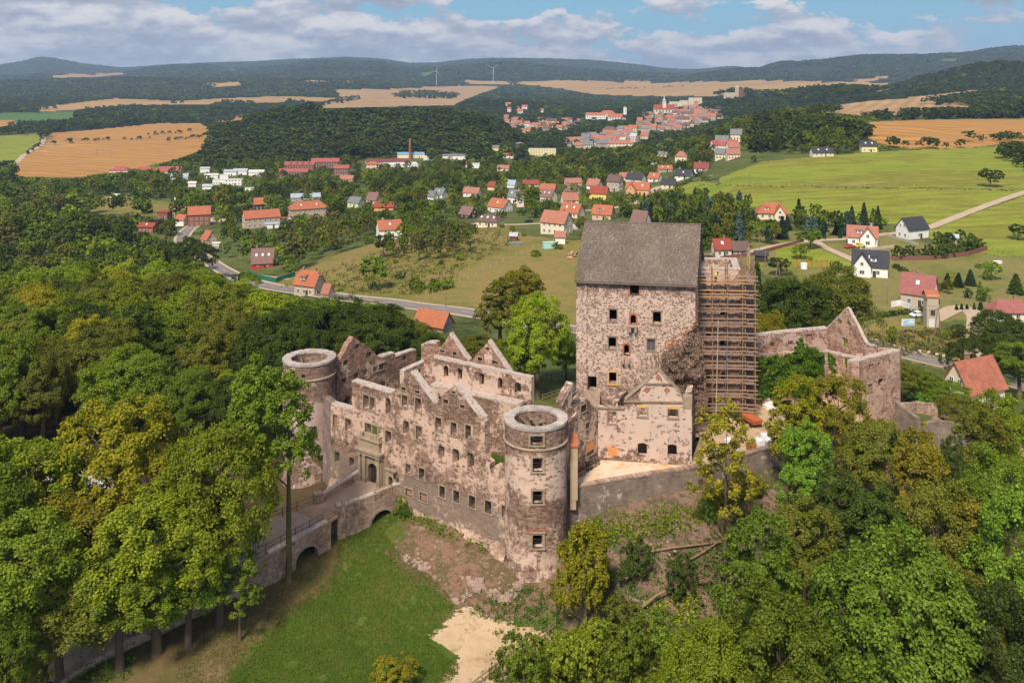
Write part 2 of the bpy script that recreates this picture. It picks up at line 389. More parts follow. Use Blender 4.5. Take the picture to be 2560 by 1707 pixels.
def plain(name, col, rough=.8, var=.18, sc=3.0, spec=.2, metal=0, bump=0):
    m, t, out = newmat(name); co = objco(t); n = t.noise(co, sc, 5, .6); n2 = t.noise(co, sc * .18, 3, .6)
    f = t.m('ADD', t.m('MULTIPLY', n, .6), t.m('MULTIPLY', n2, .4))
    c = t.mix(1, (*col, 1), t.ramp(f, [(.3, 1 - var), (.7, 1 + var * .4)]), 'MULTIPLY')
    finish(t, out, c, rough, n if bump else None, bump, .03, spec=spec, metal=metal); return m
M['asphalt'] = plain('asphalt', (.23,.19,.17), .9, .2, .8)
M['verge'] = plain('gravel_verge', (.50,.40,.30), .95, .2, 1.5)
M['track'] = plain('gravel_track', (.48,.37,.26), .95, .25, 1.0)
M['line'] = plain('road_paint', (.75,.72,.68), .8, .1)
def copmat():
    m, t, out = newmat('pale_mortar_coping'); co = objco(t); n = t.noise(co, 2.6, 5, .7); n2 = t.noise(co, 9, 3, .6)
    c = t.mix(t.sstep(n, .36, .48), (.27,.18,.145), (.54,.44,.385)); c = t.mix(1, c, t.ramp(n2, [(.3, .75), (.7, 1.05)]), 'MULTIPLY')
    finish(t, out, c, .95, n, .6, .06, spec=.1); return m
M['coping'] = copmat()
M['ring'] = plain('tower_ring_concrete', (.47,.40,.355), .95, .6, 1.0, bump=.2)
M['sandstone'] = plain('sandstone', (.37,.28,.20), .9, .45, 2.0, bump=.4)
M['sandstone_new'] = plain('new_sandstone', (.62,.38,.15), .9, .25, 2.0, bump=.3)
M['brick'] = plain('red_brick', (.40,.14,.07), .9, .4, 5.0, bump=.4)
M['brickinfill'] = plain('brick_infill', (.35,.20,.14), .9, .45, 6.0, bump=.4)
M['darkwood'] = plain('dark_oak', (.06,.042,.034), .8, .4, 4.0)
M['greywood'] = plain('weathered_timber', (.25,.18,.13), .85, .35, 3.0)
M['scaffpole'] = plain('scaffold_pole_timber', (.27,.175,.12), .85, .35, 3.0)
M['scaffplank'] = plain('scaffold_plank', (.34,.225,.165), .85, .35, 2.0)
M['newplank'] = plain('new_orange_plank', (.46,.27,.14), .85, .25, 2.0)
M['deckplank'] = plain('bridge_plank', (.42,.27,.17), .85, .3, 2.0)
M['shutter'] = plain('orange_boards', (.66,.28,.10), .8, .25, 3.0)
M['yellowplaster'] = plain('yellow_plaster', (.46,.34,.22), .9, .2, 1.0)
M['bark'] = plain('bark', (.13,.095,.065), .95, .45, 3.0, bump=.6)
M['birchbark'] = plain('birch_bark', (.42,.38,.32), .9, .4, 3.0)
M['mossbark'] = plain('mossy_bark', (.13,.11,.05), .95, .4, 3.0, bump=.6)
M['logwood'] = plain('bare_log', (.27,.17,.11), .9, .4, 3.0, bump=.5)
M['stone'] = plain('rubble_stone', (.40,.29,.23), .9, .45, 2.5, bump=.5)
M['white'] = plain('white_paint', (.78,.76,.73), .6, .08)
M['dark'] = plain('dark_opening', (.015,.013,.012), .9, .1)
M['blackmetal'] = plain('black_metal', (.02,.02,.022), .4, .1, spec=.5)
M['glass'] = plain('window_glass', (.06,.08,.10), .12, .2, spec=.6)
M['greyglass'] = plain('dusty_glass', (.10,.11,.11), .3, .3, spec=.5)
M['pinkgravel'] = mottled('pink_gravel', [(.42,.29,.21), (.53,.38,.285), (.48,.34,.25), (.57,.42,.32)], .4, 2.5, 7, .5, amt3=.3)
M['tarp'] = plain('white_bag_fabric', (.62,.62,.66), .7, .15)
M['bluecloth'] = plain('blue_cloth', (.06,.16,.38), .8, .1)
M['yellowcloth'] = plain('yellow_cloth', (.75,.72,.08), .8, .1)
M['skin'] = plain('skin', (.5,.3,.2), .6, .1)
M['trousers'] = plain('dark_trousers', (.05,.06,.10), .9, .1)
M['redpaint'] = plain('red_paint', (.5,.05,.03), .4, .1, spec=.5)
M['yellowpaint'] = plain('yellow_paint', (.75,.6,.05), .4, .1, spec=.5)
M['orangepaint'] = plain('orange_paint', (.48,.13,.05), .5, .1)
M['bluepaint'] = plain('blue_paint', (.12,.35,.65), .5, .1)
M['greenmesh'] = plain('green_screen', (.03,.16,.10), .8, .2)
M['hedgegreen'] = plain('hedge_green', (.03,.06,.02), .95, .4)
def tilefloor():
    m, t, out = newmat('terrace_tiles'); co = t.scale(objco(t), (1, 1, 1), rot=(0, 0, .15))
    b = t.n('ShaderNodeTexBrick'); t.put(b.inputs[0], co); b.inputs['Scale'].default_value = 1
    b.inputs['Brick Width'].default_value = .9; b.inputs['Row Height'].default_value = .45; b.inputs['Mortar Size'].default_value = .015
    b.inputs['Color1'].default_value = (.62,.42,.26,1); b.inputs['Color2'].default_value = (.66,.52,.38,1); b.inputs['Mortar'].default_value = (.5,.4,.3,1)
    n = t.noise(co, .8, 4, .6); col = t.mix(t.sstep(n, .45, .62), b.outputs[0], (.62,.27,.12))
    n3 = t.noise(co, .5, 3); col = t.mix(t.sstep(n3, .38, .6), (.66,.54,.42), col)
    finish(t, out, col, .8); return m
M['tiles'] = tilefloor()
def ruin(name, stops, plaster=(.60,.46,.36), dark=(.14,.092,.072), light=(.26,.18,.14), mort=(.36,.27,.21), bw=.42, bh=.19, ksp=0.0, seed=0, k=1.0, streak=.25, edge=.05, grey=None):
    """peeling plaster over rubble masonry. stops: (height z, share of plaster)"""
    m, t, out = newmat(name)
    uv = t.n('ShaderNodeUVMap').outputs[0]; sp = t.n('ShaderNodeSeparateXYZ'); t.put(sp.inputs[0], uv)
    uvs = t.scale(uv, (1, 1, 1), loc=(seed * 7.3, seed * 3.1, 0))
    dis = t.n('ShaderNodeTexNoise'); t.put(dis.inputs[0], uvs); dis.inputs['Scale'].default_value = 2.2; dis.inputs['Detail'].default_value = 3
    v = t.n('ShaderNodeVectorMath', operation='MULTIPLY_ADD'); t.put(v.inputs[0], dis.outputs[1]); v.inputs[1].default_value = (.22,.16,0); t.put(v.inputs[2], uvs)
    b = t.n('ShaderNodeTexBrick'); t.put(b.inputs[0], v.outputs[0]); b.inputs['Scale'].default_value = 1; b.offset = .5
    b.inputs['Brick Width'].default_value = bw; b.inputs['Row Height'].default_value = bh; b.inputs['Mortar Size'].default_value = .022
    b.inputs['Mortar Smooth'].default_value = .6; b.inputs['Bias'].default_value = 0
    b.inputs['Color1'].default_value = (0,0,0,1); b.inputs['Color2'].default_value = (1,1,1,1); b.inputs['Mortar'].default_value = (.5,.5,.5,1)
    vor = t.n('ShaderNodeTexVoronoi'); t.put(vor.inputs[0], t.scale(v.outputs[0], (1 / bw * 1.1, 1 / bh * 1.1, 1))); vor.inputs['Scale'].default_value = 1
    cellr = t.n('ShaderNodeSeparateXYZ'); t.put(cellr.inputs[0], vor.outputs['Color'])
    n_s = t.noise(uvs, 1.1, 6, .65); n_f = t.noise(uvs, 9, 4, .7)
    sc = t.mix(t.sstep(t.m('ADD', t.m('MULTIPLY', cellr.outputs[0], .8), t.m('MULTIPLY', n_s, .4)), .15, 1.05), tuple(c * .88 for c in dark) + (1,), tuple(c * 1.15 for c in light) + (1,))
    sc = t.mix(t.m('MULTIPLY', cellr.outputs[1], .20), sc, (.36,.13,.07))
    sc = t.mix(t.m('MULTIPLY', b.outputs[1], .38), sc, (*mort, 1))
    sc = t.mix(1, sc, t.ramp(t.noise(uvs, .55, 5, .65), [(.3, .62), (.7, 1.25)]), 'MULTIPLY')
    if grey: sc = t.mix(t.m('MULTIPLY', t.sstep(t.m('ADD', sp.outputs[1], t.m('MULTIPLY', n_s, 2.5)), grey + 1.6, grey), .62), sc, (.27,.21,.17))
    big = t.noise(uvs, .24, 3, .5, .6); mid = t.noise(t.scale(uvs, (1.0, .85, 1)), 1.35, 9, .72, .3)
    z0, z1 = stops[0][0], stops[-1][0]
    zf = t.m('DIVIDE', t.m('SUBTRACT', sp.outputs[1], z0), z1 - z0, clamp=True)
    bias = t.ramp(zf, [((z - z0) / (z1 - z0), p) for z, p in stops])
    f = t.m('ADD', t.m('ADD', t.m('MULTIPLY', big, 1.5 * k), t.m('MULTIPLY', mid, 1.9)), t.m('SUBTRACT', t.m('MULTIPLY', bias, .62), 1.26 + .75 * k))
    # exposed stones still poke through thin plaster
    f2 = t.m('ADD', f, t.m('MULTIPLY', t.m('SUBTRACT', n_f, .5), .25))
    mask = t.sstep(f2, -edge, edge)
    sp_n = t.m('GREATER_THAN', t.m('ADD', t.m('MULTIPLY', cellr.outputs[2], 1.0), t.m('MULTIPLY', t.m('SUBTRACT', n_s, .5), .9)), 1.0 - ksp)
    mask = t.m('MULTIPLY', mask, t.m('SUBTRACT', 1.0, t.m('MULTIPLY', sp_n, .9)))
    plaster = (plaster[0] * .97, plaster[1] * .92, plaster[2] * .93)
    pn = t.noise(uvs, .7, 6, .65); pc = t.mix(pn, tuple(c * .80 for c in plaster), tuple(min(.8, c * 1.14) for c in plaster))
    st = t.noise(t.scale(uvs, (2.2, .18, 1)), 1.0, 4, .6); pc = t.mix(t.m('MULTIPLY', t.sstep(st, .52, .72), streak), pc, (.30,.22,.18))
    stain = t.noise(uvs, .45, 5, .6, .4); pc = t.mix(t.m('MULTIPLY', t.sstep(stain, .5, .75), .5), pc, tuple(c * .55 for c in plaster))
    pc = t.mix(t.m('MULTIPLY', t.sstep(n_f, .58, .75), .25), pc, (.2,.14,.11))
    col = t.mix(mask, sc, pc)
    h = t.m('ADD', t.m('MULTIPLY', mask, .8), t.m('ADD', t.m('MULTIPLY', t.m('SUBTRACT', 1.0, b.outputs[1]), t.m('SUBTRACT', .6, t.m('MULTIPLY', mask, .55))), t.m('MULTIPLY', n_f, .35)))
    finish(t, out, col, .95, h, .9, .07, spec=.08); return m
M['facade'] = ruin('palace_facade_plaster', [(4, .45), (7.2, .5), (8.3, .02), (11.0, .05), (12.3, .30), (13.2, .58), (15.3, .66), (16.2, .42), (17.2, .66), (19.0, .60), (20.6, .15), (24, .2)], seed=1, light=(.30,.205,.155), dark=(.13,.082,.064), k=1.1, grey=12.3, edge=.17, ksp=.10, plaster=(.60,.44,.335))
M['innerwall'] = ruin('courtyard_wall_plaster', [(9, .35), (15, .55), (17, .4), (18, .9), (19.6, .45), (25, .2)], seed=2, light=(.33,.22,.17))
M['endwall'] = ruin('end_wall_stone', [(9, .25), (16, .18), (25, .1)], seed=3, light=(.40,.245,.18), dark=(.19,.115,.09))
M['towerfront'] = ruin('front_tower_plaster', [(5.5, .62), (7.0, .42), (7.8, .62), (11.0, .55), (12.2, .12), (13.6, .18), (14.4, .62), (18.8, .74), (19.4, .1), (20.0, .12), (22.3, .1)], seed=5, plaster=(.62,.47,.365), edge=.18, ksp=.08, light=(.29,.195,.15), dark=(.13,.082,.064))
M['towerleft'] = ruin('rear_tower_plaster', [(5, .55), (9, .5), (11, .95), (16.5, .9), (17.5, .3), (22.3, .12)], seed=6, plaster=(.50,.38,.34), k=.5)
M['keepwall'] = ruin('keep_wall_render', [(10, .22), (16, .36), (18.5, .5), (21.5, .80), (30.5, .88), (32.0, .5), (33.5, .12)], seed=7, ksp=.25, plaster=(.59,.45,.36), k=.5, edge=.2, bw=.21, bh=.15, light=(.28,.19,.15), dark=(.15,.095,.078))
M['annexwall'] = ruin('annex_wall_stone', [(12, .3), (30, .3), (31.5, .5), (35, .5)], seed=8, light=(.42,.29,.22), dark=(.20,.13,.10))
M['gablehouse'] = ruin('gable_house_plaster', [(13, .38), (14.6, .52), (15.4, .92), (18.8, .88), (21.0, .62), (23, .7), (25, .7)], seed=9, plaster=(.60,.47,.385), k=.9, ksp=.05)
M['sidewall'] = ruin('side_wall_plaster', [(12, .45), (16, .5), (21.5, .4)], seed=10, ksp=.12)
M['retain'] = ruin('retaining_wall_rubble', [(5, .1), (11, .12), (14, .05)], seed=11, dark=(.24,.195,.16), light=(.26,.215,.18), mort=(.36,.30,.25), plaster=(.48,.41,.36), bw=.5, bh=.12)
M['eastwall'] = ruin('east_wall_plaster', [(13, .5), (19, .55), (22.5, .5)], seed=12, plaster=(.50,.38,.33), k=1.1, light=(.40,.24,.18), dark=(.19,.12,.10), streak=.5)
M['eastblock'] = ruin('east_block_rubble', [(6, .6), (14, .7), (21.5, .62), (26, .6)], seed=13, ksp=.22, plaster=(.54,.38,.29), light=(.44,.27,.19), edge=.15, dark=(.24,.145,.115))
M['bridgewall'] = ruin('bridge_rubble', [(3, .42), (7, .4), (11, .35)], seed=14, dark=(.25,.175,.13), light=(.42,.30,.225), plaster=(.56,.42,.32), edge=.15)
def shingle_mat():
    m, t, out = newmat('grey_wood_shingle'); g = t.n('ShaderNodeNewGeometry'); co = objco(t)
    r = g.outputs['Random Per Island']
    n = t.noise(co, .3, 4, .6)
    c = t.ramp(r, [(0, (.15,.115,.093)), (.5, (.19,.15,.122)), (.93, (.215,.172,.145)), (1, (.27,.225,.195))])
    c = t.mix(1, c, t.ramp(n, [(.3, .8), (.7, 1.1)]), 'MULTIPLY')
    sp = t.n('ShaderNodeSeparateXYZ'); t.put(sp.inputs[0], co)
    n2 = t.noise(co, 1.2, 4, .7); ms = t.m('MULTIPLY', t.sstep(t.m('ADD', sp.outputs[0], t.m('MULTIPLY', n2, 3)), 11.6, 9.8), .45)
    c = t.mix(ms, c, (.13,.11,.03))
    finish(t, out, c, .9, spec=.15); return m
M['shingle'] = shingle_mat()
def rooftile(name, col, var=.25, sc=1.0):
    m, t, out = newmat(name); co = objco(t)
    n = t.noise(co, .8 * sc, 5, .65); n2 = t.noise(co, 5 * sc, 3, .6)
    w = t.n('ShaderNodeTexWave'); w.bands_direction = 'Z'; t.put(w.inputs[0], co); w.inputs['Scale'].default_value = 1.1 * sc; w.inputs['Distortion'].default_value = .4
    w2 = t.n('ShaderNodeTexWave'); w2.bands_direction = 'X'; t.put(w2.inputs[0], co); w2.inputs['Scale'].default_value = 1.3 * sc
    f = t.m('ADD', t.m('MULTIPLY', n, .7), t.m('MULTIPLY', n2, .3))
    c = t.mix(1, (*col, 1), t.ramp(f, [(.3, 1 - var), (.7, 1 + var * .5)]), 'MULTIPLY')
    c = t.mix(1, c, t.ramp(w.outputs[1], [(0, .80), (.35, 1.0)]), 'MULTIPLY')
    finish(t, out, c, .75, t.m('ADD', w.outputs[1], t.m('MULTIPLY', w2.outputs[1], .6)), .6, .06, spec=.2); return m
RC = dict(orange=(.43,.145,.075), salmon=(.41,.17,.11), red=(.31,.07,.045), maroon=(.25,.07,.06), mauve=(.24,.135,.12), brown=(.16,.10,.085), dark=(.055,.055,.065),
          grey=(.20,.20,.21), pale=(.46,.48,.52), oldred=(.40,.17,.12), pinkred=(.37,.105,.09), blue=(.16,.36,.60), bluegrey=(.38,.44,.52), white=(.66,.64,.62))
RM = {k: rooftile('roof_' + k, v) for k, v in RC.items()}
WC = dict(white=(.76,.74,.71), cream=(.72,.62,.46), beige=(.48,.40,.31), yellow=(.78,.60,.12), paleyellow=(.72,.62,.32), pink=(.62,.42,.34), grey=(.40,.38,.36), brick=(.27,.10,.065), brickdark=(.20,.085,.07),
          orange=(.66,.34,.16), redpaint=(.55,.03,.03), darkwood=(.05,.04,.035), lightgreen=(.62,.68,.45), tan=(.46,.37,.28), mint=(.38,.62,.52), pinkpale=(.72,.55,.46))
WM = {k: plain('wall_' + k, v, .85, .15, .6) for k, v in WC.items()}
def ivy_like(name, cols, tr=.3, fine=False):
    m, t, out = newmat(name); g = t.n('ShaderNodeNewGeometry'); r = g.outputs['Random Per Island']
    oi = t.n('ShaderNodeObjectInfo'); hs = t.n('ShaderNodeHueSaturation')
    n = len(cols); c = t.ramp(r, [(i / (n - 1), cc) for i, cc in enumerate(cols)])
    t.put(hs.inputs['Color'], c); ln = t.noise(oi.outputs['Location'], .0035, 4, .6); t.put(hs.inputs['Value'], t.m('MULTIPLY', t.m('ADD', .74, t.m('MULTIPLY', oi.outputs['Random'], .5)), t.m('ADD', .35, t.m('MULTIPLY', ln, 1.35))))
    t.put(hs.inputs['Hue'], t.m('ADD', .484, t.m('MULTIPLY', t.m('FRACT', t.m('MULTIPLY', oi.outputs['Random'], 7.77)), .02)))
    d = t.n('ShaderNodeBsdfDiffuse'); t.L.new(hs.outputs[0], d.inputs[0])
    tr_ = t.n('ShaderNodeBsdfTranslucent'); c2 = t.mix(1, hs.outputs[0], (1.0, 1.15, .45), 'MULTIPLY'); t.L.new(c2, tr_.inputs[0])
    mx = t.n('ShaderNodeMixShader'); mx.inputs[0].default_value = tr; t.L.new(d.outputs[0], mx.inputs[1]); t.L.new(tr_.outputs[0], mx.inputs[2])
    gl = t.n('ShaderNodeBsdfGlossy'); gl.inputs['Roughness'].default_value = .5; gl.inputs[0].default_value = (.6,.65,.6,1)
    m2 = t.n('ShaderNodeMixShader'); m2.inputs[0].default_value = .012; t.L.new(mx.outputs[0], m2.inputs[1]); t.L.new(gl.outputs[0], m2.inputs[2])
    t.L.new(m2.outputs[0], out.inputs[0]); return m
LM = dict(
 mid=ivy_like('leaves_mid_green', [(.085,.135,.010), (.13,.19,.014), (.17,.235,.018), (.215,.28,.025)]),
 bright=ivy_like('leaves_bright_green', [(.14,.20,.010), (.205,.275,.014), (.26,.33,.020), (.31,.37,.028)]),
 dark=ivy_like('leaves_dark_green', [(.040,.07,.010), (.058,.095,.014), (.08,.12,.018), (.105,.145,.024)]),
 olive=ivy_like('leaves_olive', [(.095,.115,.014), (.14,.16,.018), (.18,.19,.024), (.22,.215,.03)]),
 yellow=ivy_like('leaves_yellow_green', [(.17,.20,.010), (.26,.265,.014), (.34,.305,.018), (.40,.32,.022)]),
 golden=ivy_like('leaves_golden_green', [(.14,.17,.012), (.22,.225,.017), (.30,.265,.022), (.38,.29,.028)]),
 bluegreen=ivy_like('leaves_fresh_green', [(.085,.16,.014), (.13,.23,.020), (.18,.295,.028), (.225,.34,.036)]),
 conifer=ivy_like('needles_dark', [(.014,.032,.016), (.022,.046,.02), (.035,.06,.026), (.05,.075,.03)], .1),
 bluespruce=ivy_like('needles_blue', [(.05,.09,.08), (.08,.13,.12), (.12,.18,.17)], .1),
 birch=ivy_like('leaves_birch', [(.12,.14,.035), (.17,.18,.045), (.22,.21,.06), (.27,.23,.08)], .4),
 far=ivy_like('leaves_far_wood', [(.034,.058,.011), (.05,.08,.015), (.07,.10,.02), (.09,.115,.024)], .15),
 turf=ivy_like('turf_blades', [(.055,.10,.010), (.08,.14,.014), (.115,.17,.02)]),
 dead=ivy_like('dead_creeper_twigs', [(.13,.085,.055), (.20,.14,.095), (.27,.19,.13), (.33,.24,.165)], .05),
 rust=ivy_like('rust_creeper', [(.30,.11,.03), (.46,.17,.05), (.55,.22,.07)], .1),
 ivy=ivy_like('ivy_leaves', [(.04,.10,.008), (.065,.15,.012), (.10,.20,.018), (.14,.24,.022)], .2),
 grass=ivy_like('tall_weeds', [(.06,.09,.02), (.12,.14,.035), (.22,.19,.07), (.30,.28,.04)], .3),
)
# ---------------------------------------------------------------- ground sheets
FIELDS = [  # class, name, label-less structure, pixel outline of the ground it covers, depth range
 ('forestfar', [(-2000,100),(4500,100),(4500,330),(-2000,330)], 1500, 99999),
 ('wheatpink', [(98,269),(288,246),(440,253),(560,246),(700,241),(850,245),(830,253),(620,258),(470,263),(330,262),(200,274),(98,280)], 2000, 5200),
 ('wheatrows', [(702,274),(850,250),(835,224),(985,222),(1150,213),(1262,215),(1175,245),(1133,263),(925,268)], 1500, 7000),
 ('wheatpink', [(1280,208),(1330,200),(1700,206),(1900,201),(2250,208),(2310,220),(2150,236),(1985,270),(1960,250),(1900,242),(1600,240),(1480,236),(1400,222)], 2500, 9500),
 ('wheatpink', [(120,189),(300,182),(330,188),(250,193),(130,195)], 4000, 14000), ('wheatpink', [(500,209),(600,206),(610,212),(540,218)], 3500, 14000),
 ('wheatpink', [(740,204),(800,202),(900,203),(930,206),(800,208)], 3500, 14000), ('wheatpink', [(1140,198),(1260,203),(1290,212),(1180,210)], 3500, 14000),
 ('greenfield', [(540,173),(600,172),(590,176),(550,177)], 5000, 14000), ('greenfield', [(1045,181),(1085,181),(1070,192),(1050,192)], 5000, 14000), ('greenfield', [(2340,147),(2400,146),(2390,153),(2350,153)], 4500, 14000),
 ('wheatpink', [(2430,203),(2500,193),(2510,196),(2470,207)], 3500, 14000), ('wheatpink', [(2130,200),(2220,190),(2230,195),(2150,206)], 3500, 14000),
 ('wheatrows', [(2042,280),(2025,269),(2250,247),(2450,224),(2436,256),(2430,267),(2560,262),(2560,275),(2303,285),(2150,288)], 900, 5000),
 ('greenfield', [(-300,290),(100,281),(190,277),(186,302),(60,309),(-300,312)], 1200, 4000),
 ('wheat', [(-300,330),(-300,305),(30,300),(40,310),(0,318)], 1200, 4000),
 ('wheat', [(512,303),(580,292),(675,283),(710,290),(600,300),(540,308)], 1300, 4000),
 ('wheat', [(24,440),(42,404),(112,362),(126,332),(234,325),(398,308),(500,309),(530,325),(515,370),(450,395),(350,420),(180,445)], 600, 3000),
 ('meadow', [(-400,345),(0,340),(95,335),(104,352),(70,374),(40,400),(0,402),(-400,420)], 700, 3000),
 ('wheat', [(2172,305),(2300,300),(2560,297),(3300,297),(3300,350),(2560,355),(2400,372),(2271,372),(2172,354)], 600, 1500),
 ('meadow', [(1797,446),(1905,404),(2079,388),(2230,378),(2521,366),(3300,350),(3300,470),(2560,474),(1801,462)], 420, 900),
 ('meadow', [(1640,470),(1755,452),(1800,462),(2560,476),(3300,472),(3300,484),(2560,488),(2323,568),(2230,575),(2150,560),(2000,540),(1900,520),(1700,500)], 360, 560),
 ('meadow', [(2310,578),(2323,572),(2560,490),(3300,400),(3300,640),(2560,650),(2500,640),(2340,610)], 240, 560),
 ('garden', [(1830,600),(1960,580),(2120,566),(2230,590),(2330,612),(2500,640),(3300,640),(3300,820),(2560,800),(2400,800),(2250,810),(2150,820),(2080,780),(1950,700),(1830,650)], 215, 400),
 ('meadow', [(1930,622),(2000,608),(2070,630),(2140,664),(2120,668),(1960,665)], 240, 420),
 ('pasture', [(600,705),(720,690),(800,650),(930,610),(1010,590),(1180,555),(1260,560),(1320,590),(1420,600),(1500,600),(1500,830),(1300,815),(1000,760),(780,735),(650,725)], 215, 420),
 ('pasture', [(190,500),(290,488),(420,505),(480,520),(420,540),(250,535),(200,520)], 350, 900),
 ('pasture', [(2100,830),(2250,800),(2420,830),(2470,880),(2400,930),(2250,900),(2120,880)], 150, 320),
 ('woodfloor', [(-2000,700),(760,700),(900,900),(860,1000),(700,1270),(440,1520),(440,1707),(-2000,4000)], 0, 260),
 ('woodfloor', [(560,1180),(930,1110),(930,1190),(780,1290),(560,1350)], 0, 125),
 ('lawnbrown', [(150,1707),(440,1540),(620,1430),(760,1380),(860,1300),(960,1200),(1100,1340),(1150,1500),(1150,2400),(150,2400)], 0, 112),
 ('lawn', [(560,1707),(620,1610),(720,1540),(830,1470),(860,1380),(830,1345),(925,1290),(1000,1290),(1010,1340),(960,1380),(1000,1430),(1080,1470),(1140,1515),(1075,1590),(1150,1640),(1100,1707),(1000,2400),(0,2400)], 0, 112),
 ('soil', [(1000,1300),(1040,1280),(1500,1330),(1500,1500),(1390,1530),(1200,1560),(1140,1515),(1080,1470),(1000,1430),(960,1380),(1010,1340)], 0, 104),
 ('slope', [(1420,1290),(1950,1150),(2500,1000),(3300,1000),(3300,2400),(1700,2400),(1400,1560),(1370,1500)], 0, 112),
 ('sand', [(1072,1592),(1172,1514),(1240,1550),(1300,1560),(1365,1583),(1400,1595),(1270,1680),(1170,1760),(1050,1790),(1150,1660),(1150,1640)], 0, 112),
 ('sand', [(-600,1560),(0,1530),(90,1490),(220,1450),(420,1400),(560,1340),(620,1330),(640,1400),(500,1460),(230,1535),(0,1620),(-600,1720)], 0, 112),
 ('sand', [(-200,1330),(60,1200),(250,1160),(330,1200),(200,1290),(0,1380)], 0, 125),
]
VISF = [(np.array(f[1], float), f[2]) for f in FIELDS if f[0] in ('wheat','wheatpink','wheatrows','greenfield','meadow','pasture')]
RIVAL = ['ground'] + sorted({f[0] for f in FIELDS})
gA = np.r_[np.linspace(-.86, -.612, 30), np.arange(-.608, .609, .0019), np.linspace(.612, .86, 30)]
_l = [math.log(46)]
while _l[-1] < math.log(14000):
    _y = math.exp(_l[-1]); _l.append(_l[-1] + (.006 if _y < 72 else .0017 * (_y / 85) ** .72))
_l[-1] = math.log(14000); gL = np.array(_l)
A2, L2 = np.meshgrid(gA, gL, indexing='ij'); Y2 = np.exp(L2); X2 = A2 * Y2; Z2 = hts(X2, Y2)
near_n = fbm(X2 / 2.5, Y2 / 2.5, 21, 3) * .10 * ss(Y2, 260, 150)
Z2 = Z2 + near_n
PX2 = CX + FPX * A2; PY2 = HY + FPX * (CAMZ - Z2) / Y2
cx_ = (PX2[1:, 1:] + PX2[:-1, :-1]) / 2; cy_ = (PY2[1:, 1:] + PY2[:-1, :-1]) / 2; cY = (Y2[1:, 1:] + Y2[:-1, :-1]) / 2
wob = fbm(cx_ / 26, cy_ / 9, 31, 3); wobn = ss(cY, 400, 120)
cls = np.zeros(cx_.shape, int)
for nm, poly, y0, y1 in FIELDS:
    k = inpoly(cx_ + wob * (2 + 9 * wobn), cy_ + wob * (.6 + 8 * wobn), poly) & (cY > y0) & (cY < y1)
    cls[k] = RIVAL.index(nm)
NAMES = dict(ground='ground', woodfloor='woodland_ground', lawn='lawn', lawnbrown='worn_grass_ground', soil='bare_soil_ground', slope='rubbly_hillside', sand='sandy_path', pasture='pasture_field',
             meadow='meadow_field', garden='garden_grass_field', wheat='stubble_field', wheatpink='far_stubble_field', greenfield='green_crop_field', forestfar='wooded_hills', wheatrows='ploughed_stubble_field')
nA, nL = len(gA), len(gL)
idx = np.arange(nA * nL).reshape(nA, nL)
quads = np.stack([idx[:-1, :-1], idx[1:, :-1], idx[1:, 1:], idx[:-1, 1:]], -1)
VV = np.stack([X2, Y2, Z2], -1).reshape(-1, 3)
# thin out the ground grid far outside the picture by dropping nothing: it stays one continuous terrain
for ci, nm in enumerate(RIVAL):
    q = quads[cls == ci].reshape(-1, 4)
    if not len(q): continue
    u, inv = np.unique(q.ravel(), return_inverse=True)
    me = np_mesh(NAMES[nm], VV[u], inv.reshape(-1, 4), [M[nm]], smooth=True)
    o = link(NAMES[nm], me); tag(o, kind='structure')
# roads
ROADPTS = []
def road(name, pts, w, mat, lift=.06, kind='structure', pix=True, step=2.5):
    P = []
    for p in pts:
        g = ground_at(*p) if pix else (*p, hz(*p)); P.append(Vector((g[0], g[1])))
    Q = []
    for i in range(len(P) - 1):      # Catmull-Rom
        p0 = P[max(i-1, 0)]; p1 = P[i]; p2 = P[i+1]; p3 = P[min(i+2, len(P)-1)]
        n = max(2, int((p2 - p1).length / step))
        for k in range(n):
            u = k / n; Q.append(.5 * ((2*p1) + (p2-p0)*u + (2*p0-5*p1+4*p2-p3)*u*u + (3*p1-p0-3*p2+p3)*u**3))
    Q.append(P[-1]); mb = MB(); rows = []
    for i, q in enumerate(Q):
        d = (Q[min(i+1, len(Q)-1)] - Q[max(i-1, 0)]).normalized(); nrm = Vector((-d.y, d.x)); row = []
        for k in (-1, -.5, 0, .5, 1):
            e = q + nrm * (k * w / 2); row.append((e.x, e.y, hz(e.x, e.y) + lift))
        zm = sum(r[2] for r in row) / 5; mx = max(r[2] for r in row)
        rows.append([(r[0], r[1], max(r[2], zm) ) for r in row])
    for i in range(len(rows) - 1):
        for k in range(4): mb.face([rows[i][k], rows[i+1][k], rows[i+1][k+1], rows[i][k+1]])
    ROADPTS.extend([(q.x, q.y) for q in Q])
    o = link(name, mb.mesh(name, [mat])); tag(o, kind=kind); return Q
RD = [(520,545),(470,575),(455,600),(470,620),(510,645),(545,668),(590,692),(700,722),(840,742),(960,755),(1060,768),(1170,782),(1260,798),(1360,815),(1500,835)]
road('road_verge', RD, 8.2, M['verge'], .10); RQ = road('road', RD, 5.6, M['asphalt'], .16); 
RD2 = [(2150,850),(2230,875),(2290,893),(2370,912),(2460,935),(2620,985)]
road('road_verge', RD2, 7.6, M['verge'], .10); road('road', RD2, 5.6, M['asphalt'], .16)
